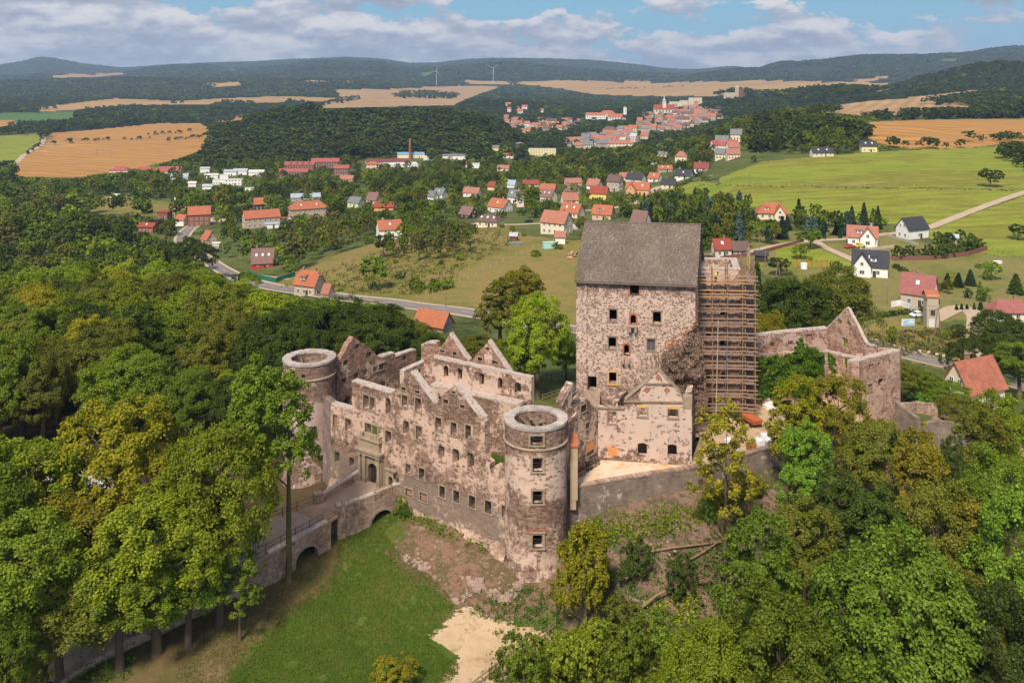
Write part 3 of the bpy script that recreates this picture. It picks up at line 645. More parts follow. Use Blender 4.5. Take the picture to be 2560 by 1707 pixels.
for pts, w in (([(1700,640),(1850,634),(1930,618),(2000,606),(2040,602),(2120,598),(2200,588),(2260,582),(2315,572),(2420,532),(2560,482),(2700,440)], 4.2), ([(2040,604),(2060,618),(2110,640),(2160,664)], 3.5),
               ([(20,442),(32,415),(60,388),(100,366),(112,345),(108,335)], 7.0), ([(1780,440),(1740,450),(1650,468),(1610,500),(1540,520),(1440,528)], 5), ([(2330,800),(2400,770),(2440,790),(2440,830),(2420,850)], 5),
               ([(560,548),(540,558),(522,548)], 4), ([(1180,560),(1280,562),(1380,560),(1440,575)], 4), ([(2380,920),(2430,880),(2420,850)], 4.5), ([(720,700),(640,690),(600,694)], 3)):
    road('gravel_track', pts, w, M['track'], .14)
mb = MB()
for i in range(0, len(RQ) - 3, 4):
    a, b = RQ[i], RQ[i + 2]; d = (b - a).normalized(); nrm = Vector((-d.y, d.x)) * .07
    z = lambda p: hz(p.x, p.y) + .22
    mb.face([(*(a - nrm), z(a)), (*(b - nrm), z(b)), (*(b + nrm), z(b)), (*(a + nrm), z(a))])
tag(link('road_markings', mb.mesh('road_markings', [M['line']])), kind='structure')
# ---------------------------------------------------------------- masonry builders
class Plane:
    """vertical wall plane through two ground points; s runs left to right, n points to the viewer's side"""
    def __init__(s, a, b):
        s.a = Vector(a[:2]); s.d = (Vector(b[:2]) - s.a); s.len = s.d.length; s.d.normalize(); s.n = Vector((s.d.y, -s.d.x))
    def shift(s, k): return Plane(s.a + s.n * k, s.a + s.n * k + s.d)
    def hit(s, px, py):
        a = (px - CX) / FPX; den = a * s.n.y * 0 + (s.n.x * a + s.n.y)
        Y = s.n.dot(s.a) / den; X = a * Y
        return ((Vector((X, Y)) - s.a).dot(s.d), CAMZ - (py - HY) / FPX * Y)
    def xyz(s, q, off=0.0): p = s.a + s.d * q[0] + s.n * off; return (p.x, p.y, q[1])
    def rect(s, x0, y0, x1, y1):
        xm, ym = (x0 + x1) / 2, (y0 + y1) / 2
        s0 = s.hit(x0, ym)[0]; s1 = s.hit(x1, ym)[0]; z1 = s.hit(xm, y0)[1]; z0 = s.hit(xm, y1)[1]
        return s0, z0, s1, z1
def loop_rect(r): return [(r[0], r[1]), (r[2], r[1]), (r[2], r[3]), (r[0], r[3])]
def loop_arch(r, rise=None, n=7):
    s0, z0, s1, z1 = r; w = s1 - s0; rise = min(rise if rise else w * .5, (z1 - z0) * .5); c = (s0 + s1) / 2
    L = [(s0, z0), (s1, z0)]
    for k in range(n + 1):
        u = math.pi * k / n; L.append((c + math.cos(u) * w / 2, z1 - rise + math.sin(u) * rise))
    return L
def rough_top(outline, zmin, amp=.13, step=.55, rnd=None):
    """break the upper edges of a ruined wall into uneven stones"""
    rnd = rnd or random; out = []; n = len(outline)
    for i in range(n):
        p, q = outline[i], outline[(i + 1) % n]; out.append(p)
        if p[1] < zmin or q[1] < zmin: continue
        L = math.hypot(q[0] - p[0], q[1] - p[1]); k = int(L / step)
        if k < 2: continue
        nx, nz = (q[1] - p[1]) / L, -(q[0] - p[0]) / L
        for j in range(1, k):
            u = (j + rnd.uniform(-.25, .25)) / k; a = rnd.uniform(-amp, amp * .6)
            out.append((p[0] + (q[0] - p[0]) * u + nx * a, p[1] + (q[1] - p[1]) * u + nz * a))
    return out
def slab(mb, pl, outline, holes=(), t=.9, off=0.0, mi=0, uoff=0.0):
    loops = [outline] + list(holes)
    V = [[Vector((p[0], p[1], 0)) for p in L] for L in loops]
    tris = tessellate_polygon(V); flat = [p for L in loops for p in L]
    for tr in tris:
        P = [flat[i] for i in tr]
        ar = (P[1][0]-P[0][0])*(P[2][1]-P[0][1]) - (P[2][0]-P[0][0])*(P[1][1]-P[0][1])
        if abs(ar) < 1e-9: continue
        if ar < 0: P = [P[0], P[2], P[1]]
        mb.face([pl.xyz(p, off) for p in P], [(p[0] + uoff, p[1]) for p in P], mi)
        mb.face([pl.xyz(p, off - t) for p in reversed(P)], [(p[0] + uoff + 31, p[1]) for p in reversed(P)], mi)
    for L in loops:
        n = len(L)
        for i in range(n):
            p, q = L[i], L[(i + 1) % n]
            mb.face([pl.xyz(p, off), pl.xyz(p, off - t), pl.xyz(q, off - t), pl.xyz(q, off)],
                    [(p[0] + uoff, p[1]), (p[0] + t + uoff, p[1] + .3), (q[0] + t + uoff, q[1] + .3), (q[0] + uoff, q[1])], mi)
def frame_mb(pl, r, w=.14, proud=.045, sill=True, lintel=False, depth=.25, split=0):
    mb = MB(); s0, z0, s1, z1 = r
    def b(a0, b0, a1, b1, o=proud):
        P = [pl.xyz((a0, b0), o - depth), pl.xyz((a1, b0), o - depth), pl.xyz((a1, b0), o), pl.xyz((a0, b0), o),
             pl.xyz((a0, b1), o - depth), pl.xyz((a1, b1), o - depth), pl.xyz((a1, b1), o), pl.xyz((a0, b1), o)]
        mb.hexa(P)
    b(s0 - w, z0, s0, z1); b(s1, z0, s1 + w, z1); b(s0 - w, z1, s1 + w, z1 + w)
    b(s0 - w - .05, z0 - w * .8, s1 + w + .05, z0, proud + (.06 if sill else 0))
    if lintel: b(s0 - w - .1, z1 + w, s1 + w + .1, z1 + w + .12, proud + .10)
    if split: m = (s0 + s1) / 2; b(m - .07, z0, m + .07, z1, proud - .05)
    return mb
def cope(mb, pl, pts, t, w=.12, over=.02, off=0.0, rnd=random):
    """uneven mortar cap laid along a wall top, pts in (s,z)"""
    for i in range(len(pts) - 1):
        p, q = pts[i], pts[i + 1]; L = math.hypot(q[0] - p[0], q[1] - p[1]); k = max(1, int(L / .7))
        e = [rnd.uniform(0, .05) for _ in range(k + 1)]; f = [rnd.uniform(-.04, .07) for _ in range(k + 1)]
        for j in range(k):
            u0, u1 = j / k, (j + 1) / k
            A = (p[0] + (q[0]-p[0])*u0, p[1] + (q[1]-p[1])*u0); B = (p[0] + (q[0]-p[0])*u1, p[1] + (q[1]-p[1])*u1)
            P = [pl.xyz((A[0], A[1]-.1), off-t-over-f[j]), pl.xyz((B[0], B[1]-.1), off-t-over-f[j+1]), pl.xyz((B[0], B[1]-.1), off+over+f[j+1]), pl.xyz((A[0], A[1]-.1), off+over+f[j]),
                 pl.xyz((A[0], A[1]+w+e[j]), off-t-over), pl.xyz((B[0], B[1]+w+e[j+1]), off-t-over), pl.xyz((B[0], B[1]+w+e[j+1]), off+over), pl.xyz((A[0], A[1]+w+e[j]), off+over)]
            mb.hexa(P)
def Z1(ox, oy, sc, *v): return tuple((ox if i % 2 == 0 else oy) + x / sc for i, x in enumerate(v))
C1 = lambda *v: Z1(680, 760, 2.1775, *v)
K2 = lambda *v: Z1(1420, 540, 3.016, *v)
G4 = lambda *v: Z1(1400, 900, 3.92, *v)
E1 = lambda *v: Z1(1860, 740, 3.5636, *v)
def hits(pl, pts): return [pl.hit(*p) for p in pts]
def wall(parent, name, pl, top, zbot, holes, mat, t=.9, off=0, amp=.13, zmin=None, cop=None, copw=.12, uoff=0, label=None, frames_mat=None):
    """top: pixel points along the top from left to right; holes: (rect, kind, frame)"""
    o = hits(pl, top); o2 = rough_top([(o[0][0], zbot), (o[-1][0], zbot)] + o[::-1], zmin if zmin is not None else zbot + .5, amp)
    H = []; fr = []
    for h in holes:
        r = pl.rect(*h[0]); kind = h[1] if len(h) > 1 else 'r'
        H.append(loop_arch(r, *( [None] if 'a' in kind else [])) if 'a' in kind else (loop_arch(r, (r[2]-r[0]) * .18) if 's' in kind else loop_rect(r)))
        fr.append((r, kind))
    mb = MB(); slab(mb, pl, o2, H, t, off, 0, uoff)
    w = part(name, mb, mat, parent)
    if label: w['label'] = label
    for r, kind in fr:
        if 'f' in kind:
            f = frame_mb(pl.shift(off), r, w=.11 if 't' in kind else .15, lintel='l' in kind, split='d' in kind)
            part('window_frame', f, frames_mat or M['sandstone'], w)
        if 'b' in kind:    # blocked opening
            b = MB(); slab(b, pl, loop_rect((r[0] - .02, r[1] - .02, r[2] + .02, r[3] + .02)), [], .3, off - .22); part('infill', b, M['brickinfill'], w)
        if 'k' in kind:    # dark door or iron grille well inside
            b = MB()
            for k in range(3):
                x = r[0] + (r[2] - r[0]) * (k + 1) / 4; b.bar(pl.xyz((x, r[1]), off - .15), pl.xyz((x, r[3]), off - .15), .035)
            for k in range(4):
                z = r[1] + (r[3] - r[1]) * (k + 1) / 5; b.bar(pl.xyz((r[0], z), off - .15), pl.xyz((r[2], z), off - .15), .03)
            part('window_grille', b, M['blackmetal'], w)
    if cop:
        for seg in cop:
            c = MB(); cope(c, pl, hits(pl, seg), t, copw, off=off); part('coping', c, M['coping'], w)
    return w
# ---------------------------------------------------------------- round towers
def round_tower(name, label, cx, cy, rad, zb, zt, mat, wins, inner=.72, ring=True, cornice=None, flare=.35, beams=1):
    T = thing(name, label, 'tower', (cx, cy, zb))
    NS = 96
    ang = [2 * math.pi * i / NS for i in range(NS)]         # angle 0 faces the viewer, positive to the right
    zs = sorted({zb - 1.5, zb, zb + .5, zb + 1.2, zt - .28} | {round(z, 3) for w in wins for z in (w[1], w[2])})
    def R_(z): return rad + flare * max(0, 1 - (z - zb) / 1.2) ** 1.5 if z > zb - .01 else rad + flare + .25
    holes = []
    for w in wins:
        c, z0, z1, hw = w[0], w[1], w[2], w[3]; i0 = round((c - hw / rad) / (2 * math.pi) * NS); i1 = max(i0 + 1, round((c + hw / rad) / (2 * math.pi) * NS))
        holes.append((i0, i1, round(z0, 3), round(z1, 3)))
    mb = MB(); ri = rad * inner
    P = lambda a, r, z: (cx + math.sin(a) * r, cy - math.cos(a) * r, z)
    zl = []
    for i in range(len(zs) - 1):
        k = max(1, int((zs[i+1] - zs[i]) / 1.2)); zl += [zs[i] + (zs[i+1] - zs[i]) * j / k for j in range(k)]
    zl.append(zs[-1])
    rj = [rad * (1 + .004 * math.sin(5 * a + 1)) for a in ang]
    for i in range(NS):
        a0, a1 = ang[i], ang[i] + 2 * math.pi / NS
        for j in range(len(zl) - 1):
            za, zb_ = zl[j], zl[j + 1]; zm = (za + zb_) / 2
            hole = any((i - h[0]) % NS < (h[1] - h[0]) and h[2] < zm < h[3] for h in holes)
            if hole: continue
            mb.face([P(a0, R_(za), za), P(a1, R_(za), za), P(a1, R_(zb_), zb_), P(a0, R_(zb_), zb_)], [(i * rad * .0654, za), ((i+1) * rad * .0654, za), ((i+1) * rad * .0654, zb_), (i * rad * .0654, zb_)])
            if za > zb + 1: mb.face([P(a1, ri, za), P(a0, ri, za), P(a0, ri, zb_), P(a1, ri, zb_)], [((i+1) * ri * .0654, za), (i * ri * .0654, za), (i * ri * .0654, zb_), ((i+1) * ri * .0654, zb_)])
    for h in holes:
        for i in range(h[0], h[1]):
            a0, a1 = 2 * math.pi * i / NS, 2 * math.pi * (i + 1) / NS
            for z in (h[2], h[3]): mb.face([P(a0, rad, z), P(a1, rad, z), P(a1, ri, z), P(a0, ri, z)])
        for i in (h[0], h[1]):
            a = 2 * math.pi * i / NS; mb.face([P(a, rad, h[2]), P(a, ri, h[2]), P(a, ri, h[3]), P(a, rad, h[3])])
    wl = part('wall', mb, mat, T)
    for h, w in zip(holes, wins):
        if len(w) > 4 and w[4]:
            ac = (h[0] + h[1]) / 2 * 2 * math.pi / NS; hwid = (h[1] - h[0]) / 2 * 2 * math.pi / NS * rad
            c = Vector((cx + math.sin(ac) * rad, cy - math.cos(ac) * rad)); d = Vector((math.cos(ac), math.sin(ac)))
            pl = Plane(c, c + d); pl.d = d; pl.n = Vector((d.y, -d.x))
            part('window_frame', frame_mb(pl, (-hwid, h[2], hwid, h[3]), .19, .07, True, w[4] == 'l', .4), M['sandstone'], wl)
            g = MB(); g.bar(pl.xyz((-hwid, (h[2]*.45+h[3]*.55)), -.3), pl.xyz((hwid, (h[2]*.45+h[3]*.55)), -.3), .06)
            g.bar(pl.xyz((-hwid, h[2]*.75+h[3]*.25), -.6), pl.xyz((hwid, h[2]*.7+h[3]*.3), -.6), .09)
            part('window_bar', g, M['darkwood'], wl)
            if w[4] == 'l':
                g = MB(); L = [pl.xyz(p, .03) for p in loop_arch((-hwid - .25, h[3] + .25, hwid + .25, h[3] + .6), .3)]; slab(g, pl, loop_arch((-hwid - .3, h[3] + .24, hwid + .3, h[3] + .62), .34), [loop_arch((-hwid - .05, h[3] + .25, hwid + .05, h[3] + .45), .18)], .12, .04)
                part('brick_arch', g, M['brick'], wl)
    # ring on top
    g = MB(); ro = rad + .1; rr = random.Random(3)
    je = [rr.uniform(-.10, .10) for _ in range(NS + 1)]; je[NS] = je[0]
    for i in range(NS):
        a0, a1 = ang[i], ang[i] + 2 * math.pi / NS; z0 = zt - .28; e0, e1 = je[i], je[i + 1]
        g.face([P(a0, ro, z0), P(a1, ro, z0), P(a1, ro, zt + e1 * .5), P(a0, ro, zt + e0 * .5)]); g.face([P(a0, ro, zt + e0*.5), P(a1, ro, zt + e1*.5), P(a1, ri - .05 + e1, zt - .03), P(a0, ri - .05 + e0, zt - .03)])
        g.face([P(a0, ri - .05 + e0, zt - .03), P(a1, ri - .05 + e1, zt - .03), P(a1, ri - .05, z0), P(a0, ri - .05, z0)]); g.face([P(a0, ri - .05, z0), P(a1, ri - .05, z0), P(a1, ro, z0), P(a0, ro, z0)])
    part('capping_ring', g, M['ring'], T)
    if cornice:
        g = MB()
        for i in range(NS):
            a0, a1 = ang[i], ang[i] + 2 * math.pi / NS
            for (r0, z0, r1, z1) in ((rad, cornice - .12, rad + .13, cornice - .02), (rad + .13, cornice - .02, rad + .13, cornice + .08), (rad + .13, cornice + .08, rad, cornice + .18)):
                g.face([P(a0, r0, z0), P(a1, r0, z0), P(a1, r1, z1), P(a0, r1, z1)])
        part('cornice', g, M['sandstone'], T)
    # timber frame inside the head of the tower
    rr = random.Random(5)
    for lv, z in enumerate((zt - .9, zt - 1.7, zt - 2.7)):
        for k in range(-2, 3):
            x = k * ri * .36; hw = math.sqrt(max(ri * ri - x * x, .01)); a = .35 + lv * .6
            u = Vector((math.cos(a), math.sin(a))); v = Vector((-u.y, u.x)); A = Vector((cx, cy)) + u * x - v * hw * .99; B = Vector((cx, cy)) + u * x + v * hw * .99
            b = MB(); b.bar((*A, z + rr.uniform(-.1, .1)), (*B, z + rr.uniform(-.1, .1)), .17, .2); part('beam', b, M['greywood'], T)
    for k in range(7):
        a = rr.uniform(0, 6.28); b = MB(); c = (cx + math.cos(a) * ri * .55, cy + math.sin(a) * ri * .55)
        b.bar((c[0], c[1], zt - 3.4), (c[0] + rr.uniform(-.5, .5), c[1] + rr.uniform(-.5, .5), zt - .35), .13); part('post', b, M['greywood'], T)
    b = MB(); b.box((cx + .5, cy + .6, zt - .75), (.75, .4, .05), .4); b.box((cx - .2, cy + .9, zt - .6), (.5, .25, .05), -.3); part('platform', b, M['greywood'], T)
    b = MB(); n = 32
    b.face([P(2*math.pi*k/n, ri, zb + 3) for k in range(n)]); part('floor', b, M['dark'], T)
    return T
TF = (2.65, 98.0); TL = (-27.4, 119.0)
round_tower('round_tower', 'plastered round tower at the near corner of the palace ruin, seen down to its foot', *TF, 3.46, 5.6, 22.05, M['towerfront'],
            [(0.0, 20.35, 21.35, .62, 'n'), (0.02, 17.5, 19.0, .60, 'f'), (0.03, 14.05, 15.45, .60, 'f'), (0.05, 9.3, 10.75, .56, 'l'), (-1.36, 14.3, 15.8, .3, ''), (-1.36, 8.6, 9.6, .3, '')], cornice=19.75)
round_tower('round_tower', 'pinkish round tower behind the tall thin tree at the far left corner of the ruin', *TL, 3.46, 5.0, 22.05, M['towerleft'],
            [(.0, 20.3, 20.8, .3, ''), (-.5, 20.3, 20.8, .3, '')], cornice=19.9, flare=.6)
# ---------------------------------------------------------------- palace ruin
PF = Plane((-23.5, 114.0), (-.5, 97.5))
PAL = thing('palace_ruin', 'roofless palace ruin with stepped gables and peeling plaster between the two round towers', 'ruin', (-12, 106, 6))
C = C1
ftop = [C(320,545), C(360,556), C(434,577), C(434,420), C(655,485), C(692,440), C(757,372), C(822,458), C(885,545), C(925,500), C(992,433), C(1066,530), C(1145,628), C(1158,640), C(1158,715), C(1160,790), C(1166,850),
        C(1186,868), C(1196,938), C(1200,890), C(1215,878), C(1245,882), C(1262,895), C(1290,950)]
FH = [((497,500,560,575),'fd'), ((618,510,645,600),'a'), ((708,497,737,560),'f'), ((780,512,812,585),'f'), ((706,452,728,470),'ft'), ((780,470,803,486),'ft'), ((978,474,1000,486),'ft'),
      ((933,518,960,544),'ft'), ((1025,548,1050,570),'ft'), ((333,603,357,670),'fb'), ((400,625,430,692),'f'), ((508,655,575,735),'fd'), ((617,690,650,760),'f'),
      ((712,635,748,710),'s'), ((785,665,815,738),'f'), ((890,618,925,685),'f'), ((975,645,1010,715),'f'), ((1053,660,1093,735),'f'), ((905,770,938,850),'s'), ((982,788,1018,872),'s'), ((1063,810,1100,900),'s'),
      ((402,755,418,772),'r'), ((340,805,367,860),'r'), ((420,835,447,885),'s'), ((728,870,755,925),'f'), ((800,893,830,955),'f'), ((912,990,942,1050),'fk'), ((988,1015,1020,1078),'fk'), ((1072,1043,1106,1107),'fk'),
      ((1160,1070,1195,1137),'fk'), ((1252,1095,1272,1160),'f'), ((728,1005,765,1045),'fb'), ((805,1028,845,1072),'fb')]
holes = [(C(*r), k) for r, k in FH] + [(C(530,862,582,985), 'a'), (C(640,935,663,1006), 'a')]
fw = wall(PAL, 'facade_wall', PF, ftop, 4.0, holes, M['facade'], t=1.0, amp=.16, zmin=13.5,
          cop=[[C(434,420), C(655,485)], [C(757,372), C(885,545)], [C(992,433), C(1145,628)], [C(322,545), C(434,577)]], copw=.1)
# sloping plinth at the foot of the facade
mb = MB(); N = 24; L = PF.len
for i in range(N):
    s0, s1 = L * i / N + .0, L * (i + 1) / N
    for (o0, z0, o1, z1) in ((1.3, 4.0, .75, 6.6), (.75, 6.6, .25, 7.4), (.25, 7.4, .02, 8.0)):
        j0 = .12 * math.sin(i * 1.7); j1 = .12 * math.sin((i + 1) * 1.7)
        mb.face([PF.xyz((s0, z0), o0 + j0), PF.xyz((s1, z0), o0 + j1), PF.xyz((s1, z1 + j1), o1 + j1 * (o1 > .1)), PF.xyz((s0, z1 + j0), o1 + j0 * (o1 > .1))], [(s0, z0), (s1, z0), (s1, z1), (s0, z1)])
part('plinth', mb, M['bridgewall'], PAL)
# string course
for (a, b, zz) in ((C(900,600), C(1150,690), None), (C(640,590), C(880,650), None)):
    pass
# gate portal
r = PF.rect(*C(530,862,582,985)); s0, z0, s1, z1 = r
def pbox(mb, pl, a0, b0, a1, b1, o0, o1): mb.hexa([pl.xyz((a0, b0), o0), pl.xyz((a1, b0), o0), pl.xyz((a1, b0), o1), pl.xyz((a0, b0), o1), pl.xyz((a0, b1), o0), pl.xyz((a1, b1), o0), pl.xyz((a1, b1), o1), pl.xyz((a0, b1), o1)])
pr = PF.rect(*C(484,790,604,1000)); S0, _, S1, ZT = pr; zb_ = 9.3
pp = MB()
slab(pp, PF, [(S0, zb_), (S1, zb_), (S1, ZT), (S0, ZT)], [loop_arch((s0, zb_ + .02, s1, z1))], .32, .30); port = part('portal', pp, M['sandstone'], PAL, )
for x in (S0 + .28, S1 - .28, s0 - .35, s1 + .35):
    c = MB(); pbox(c, PF, x - .27, zb_, x + .27, zb_ + .8, .3, .68); p0 = PF.xyz((x, zb_ + .8), .5); p1 = PF.xyz((x, ZT - .8), .5); c.tube([p0, p1], [.2, .17], 10); pbox(c, PF, x - .26, ZT - .82, x + .26, ZT - .6, .3, .72)
    part('column', c, M['sandstone'], port)
c = MB(); pbox(c, PF, S0 - .1, ZT - .6, S1 + .1, ZT - .2, .3, .74); pbox(c, PF, S0 - .25, ZT - .2, S1 + .25, ZT + .05, .0, .92); part('cornice', c, M['sandstone'], port)
c = MB(); pbox(c, PF, S0 + .3, ZT + .05, S1 - .3, ZT + 1.2, .0, .4); pbox(c, PF, S0 + .1, ZT + 1.2, S1 - .1, ZT + 1.4, .0, .6); pbox(c, PF, S0 + .9, ZT + 1.4, S1 - .9, ZT + 2.0, .0, .3)
for x in (S0 + .45, S1 - .45, (S0 + S1) / 2): pbox(c, PF, x - .22, ZT + 1.4, x + .22, ZT + 1.95, .0, .45)
part('crest_panel', c, M['sandstone'], port)
c = MB(); slab(c, PF, loop_arch((s0 - .02, zb_, s1 + .02, z1 + .02)), [], .12, -.35); dr = part('door', c, M['darkwood'], PAL)
c = MB()
for k in range(9):
    x = s0 + (s1 - s0) * (k + .5) / 9; c.bar(PF.xyz((x, zb_ + .05), -.33), PF.xyz((x, z1 - .5), -.33), .13, .05)
for k in range(6): c.bar(PF.xyz((s0, zb_ + .4 + k * .42), -.29), PF.xyz((s0 + (s1-s0)*.5, zb_ + .9 + k * .42), -.29), .04); c.bar(PF.xyz((s1, zb_ + .4 + k * .42), -.29), PF.xyz((s0 + (s1-s0)*.5, zb_ + .9 + k * .42), -.29), .04)
part('door_boards', c, M['darkwood'], dr)
r2 = PF.rect(*C(640,935,663,1006)); c = MB(); slab(c, PF, loop_arch((r2[0]-.02, 9.0, r2[2]+.02, r2[3]+.02)), [], .1, -.35); part('side_door', c, M['darkwood'], PAL)
c = MB(); slab(c, PF, [(r2[0]-.45, 9.0), (r2[2]+.45, 9.0), (r2[2]+.45, r2[3]+.7), (r2[0]-.45, r2[3]+.7)], [loop_arch((r2[0], 9.02, r2[2], r2[3]))], .3, .22); pbox(c, PF, r2[0]-.55, r2[3]+.7, r2[2]+.55, r2[3]+.9, 0, .4)
part('side_portal', c, M['sandstone'], PAL)
c = MB(); q = PF.xyz((r2[2] + .9, 11.6), .1); c.bar(q, (q[0] - .4, q[1] - .5, q[2] + .25), .05); c.box((q[0] - .42, q[1] - .52, q[2]), (.13, .13, .2)); c.box((q[0] - .42, q[1] - .52, q[2] + .24), (.17, .17, .03))
solo('lantern', c, M['blackmetal'], 'small black wall lantern beside the little arched door of the gate', 'lantern')
# return wall to the rear tower, end wall, cross wall
RW = Plane((-25.6, 117.4), (-23.5, 114.0)); mb = MB(); slab(mb, RW, rough_top([(0, 3.5), (4.0, 3.5), (4.0, 17.6), (0, 17.5)], 6, .1), [], 1.0); part('return_wall', mb, M['retain'], PAL)
PE = Plane((-24, 120), (-14.5, 133.2))
wall(PAL, 'end_wall', PE, [C(352,330), C(372,295), C(408,235), C(443,178), C(520,232), C(590,290), C(625,278), C(668,268), C(672,300), C(700,282), C(783,250), C(785,300)], 9.0,
     [(C(*r), k) for r, k in (((448,217,475,245),'a'), ((510,262,542,292),'s'), ((387,305,415,335),'s'), ((380,402,408,432),'r'), ((445,378,470,405),'r'), ((493,355,520,390),'s'), ((550,342,570,366),'f'), ((583,328,607,357),'fl'), ((592,420,620,455),'s'), ((712,282,732,305),'r'), ((393,500,430,568),'a'))],
     M['endwall'], t=.9, amp=.18, cop=[[C(600,288), C(668,268)], [C(672,285), C(783,250)]])
PX = Plane((-14.97, 122.3), (-11.6, 127.4))
wall(PAL, 'cross_wall', PX, [C(720,372), C(800,330), C(875,298)], 9.2, [(C(795,350,812,414), 'a')], M['innerwall'], t=.8, cop=[[C(720,368), C(875,296)]])
P2 = Plane((-11.0, 123.6), (2.35, 114.8))
wall(PAL, 'courtyard_wall', P2, [C(878,290), C(1000,318), C(1150,351), C(1280,379), C(1412,407)], 10.0,
     [(C(*r), k) for r, k in (((935,335,960,400),'a'), ((1010,352,1035,415),'s'), ((1128,378,1155,445),'s'), ((1228,400,1255,465),'a'), ((1322,425,1355,485),'a'))], M['innerwall'], t=.7, cop=[[C(878,290), C(1412,407)]], copw=.2)
P3 = P2.shift(1.7)
wall(PAL, 'courtyard_lower_wall', P3, [C(858,440), C(1000,470), C(1150,505), C(1350,552)], 9.4, [(C(1120,560,1148,612), 'a'), (C(905,500,930,560), 'a')], M['innerwall'], t=1.55, cop=[[C(862,440), C(1340,550)]], uoff=5)
P4 = P2.shift(-1.1)
wall(PAL, 'rear_gable_wall', P4, [C(812,300), C(812,226), C(850,210), C(898,213), C(905,245), C(968,165), C(1020,240), C(1072,312), C(1078,312), C(1125,258), C(1178,203), C(1235,290), C(1296,376), C(1320,384)], 10,
     [(C(*r), k) for r, k in (((915,250,940,262),'ft'), ((985,260,1005,280),'ft'), ((1162,235,1183,255),'s'), ((1120,290,1145,312),'ft'), ((1200,308,1230,330),'ft'))], M['endwall'], t=.7,
     cop=[[C(968,165), C(1072,312)], [C(1178,203), C(1296,376)], [C(812,226), C(850,210)], [C(850,210), C(898,213)]], copw=.2, uoff=9)
P5 = Plane((7.2, 103.2), (11.4, 108.5))
wall(PAL, 'inner_side_wall', P5, [G4(20,400), G4(100,245), G4(140,228), G4(160,330), G4(95,470), G4(180,420), G4(265,380), G4(360,480), G4(372,480)], 12.0,
     [(G4(*r), k) for r, k in (((252,612,292,668),'f'), ((205,440,258,505),'f'), ((118,320,170,372),'ft'), ((260,800,335,925),'fb'), ((120,680,165,740),'r'))], M['sidewall'], t=.8, amp=.1)
mb = MB(); r = P5.rect(*G4(258,795,335,890)); slab(mb, P5, loop_rect((r[0], r[1], r[2], r[3])), [], .05, .02); part('board_shutter', mb, M['shutter'], PAL)
mb = MB(); cope(mb, P5, hits(P5, [G4(22,440), G4(120,240)]), .8, .25); part('coping', mb, M['coping'], PAL)
# wall joining tower and inner wall, pale buttress with a tiled cap
PB = Plane((5.2, 99.6), (7.6, 103.4)); mb = MB(); slab(mb, PB, rough_top([(0, 9), (4.5, 9), (4.5, 20.5), (0, 19.2)], 12, .1), [], .8); part('link_wall', mb, M['sidewall'], PAL)
c = MB(); bx, by = 6.95, 99.2; c.box((bx, by, 15.4), (.42, .45, 3.0)); c.box((bx - .1, by, 11.9), (.34, .38, .6)); b1 = solo('buttress', c, M['yellowplaster'], 'pale yellow plastered buttress standing close against the near round tower', 'buttress')
c = MB(); c.hexa([(bx-.5, by-.6, 18.4), (bx+.5, by-.6, 18.4), (bx+.5, by+.6, 18.7), (bx-.5, by+.6, 18.7), (bx-.5, by-.6, 18.55), (bx+.5, by-.6, 18.55), (bx+.5, by+.6, 19.5), (bx-.5, by+.6, 19.5)]); o = link('tiled_cap', c.mesh('tiled_cap', [RM['orange']]), b1)
c = MB(); c.box((6.0, 99.9, 20.4), (.35, .35, 1.2)); o = link('chimney_stack', c.mesh('chimney_stack', [M['brickinfill']]), b1)
# ---------------------------------------------------------------- inner floors
def flat(name, pts, z, mat, lift=0, n=1, jit=0):
    mb = MB(); mb.face([(p[0], p[1], z) for p in pts], [(p[0], p[1]) for p in pts]); return tag(link(name, mb.mesh(name, [mat])), kind='structure')
flat('courtyard_lawn', [(-.2, 98.2), (5.2, 99.8), (11.4, 108.5), (8, 111.5), (2.8, 114.4), (-11, 123.5), (-14.5, 133), (-24, 120), (-25.3, 117), (-23.6, 114.4)], 10.3, M['lawn'])
flat('courtyard_path', [at_z(*C(1190,700), 10.34)[:2], at_z(*C(1265,716), 10.34)[:2], at_z(*C(1265,736), 10.34)[:2], at_z(*C(1188,718), 10.34)[:2]], 10.34, M['sand'])
c = MB(); A = at_z(*C(1165,712), 10.3); B = at_z(*C(1195,686), 10.3); c.bar((A[0]-1.2, A[1], 10.9), (B[0], B[1], 10.9), .1, 1.2); c.bar((A[0]-1.2, A[1]-1.5, 10.9), (A[0]-1.2, A[1], 10.9), .1, 1.2); c.bar((B[0], B[1]-1.6, 10.9), (B[0], B[1], 10.9), .1, 1.2)
solo('timber_box', c, M['brickinfill'], 'open brown timber enclosure on the courtyard lawn beside the near round tower', 'enclosure')
Pz = lambda px, py, z: at_z(px, py, z)[:2]
RW_TOP = [(6.2, 99.2), (11.0, 101.2), (16.5, 103.0), (21.0, 104.4), (25.0, 106.2), (30, 108.6), (34, 110.6), (40, 113.0), (46.3, 117.6)]
flat('terrace_floor', [(6.6, 99.9)] + RW_TOP[1:4] + [(21.6, 105.6), (11.0, 107.4), (7.7, 103.4)], 13.2, M['tiles'])
flat('yard_ground', [(21.2, 104.6)] + RW_TOP[4:] + [(50, 122), (51.5, 124), (47.5, 130), (35, 129.6), (30, 122), (24, 117), (24.5, 114.2), (21.5, 106.0)], 13.38, M['sand'])
flat('terrace_edge', [(20.4, 104.3), (21.2, 104.6), (21.5, 106.2), (21.6, 113), (24.4, 114), (24, 117), (20.4, 106.5)], 13.3, M['sand'])
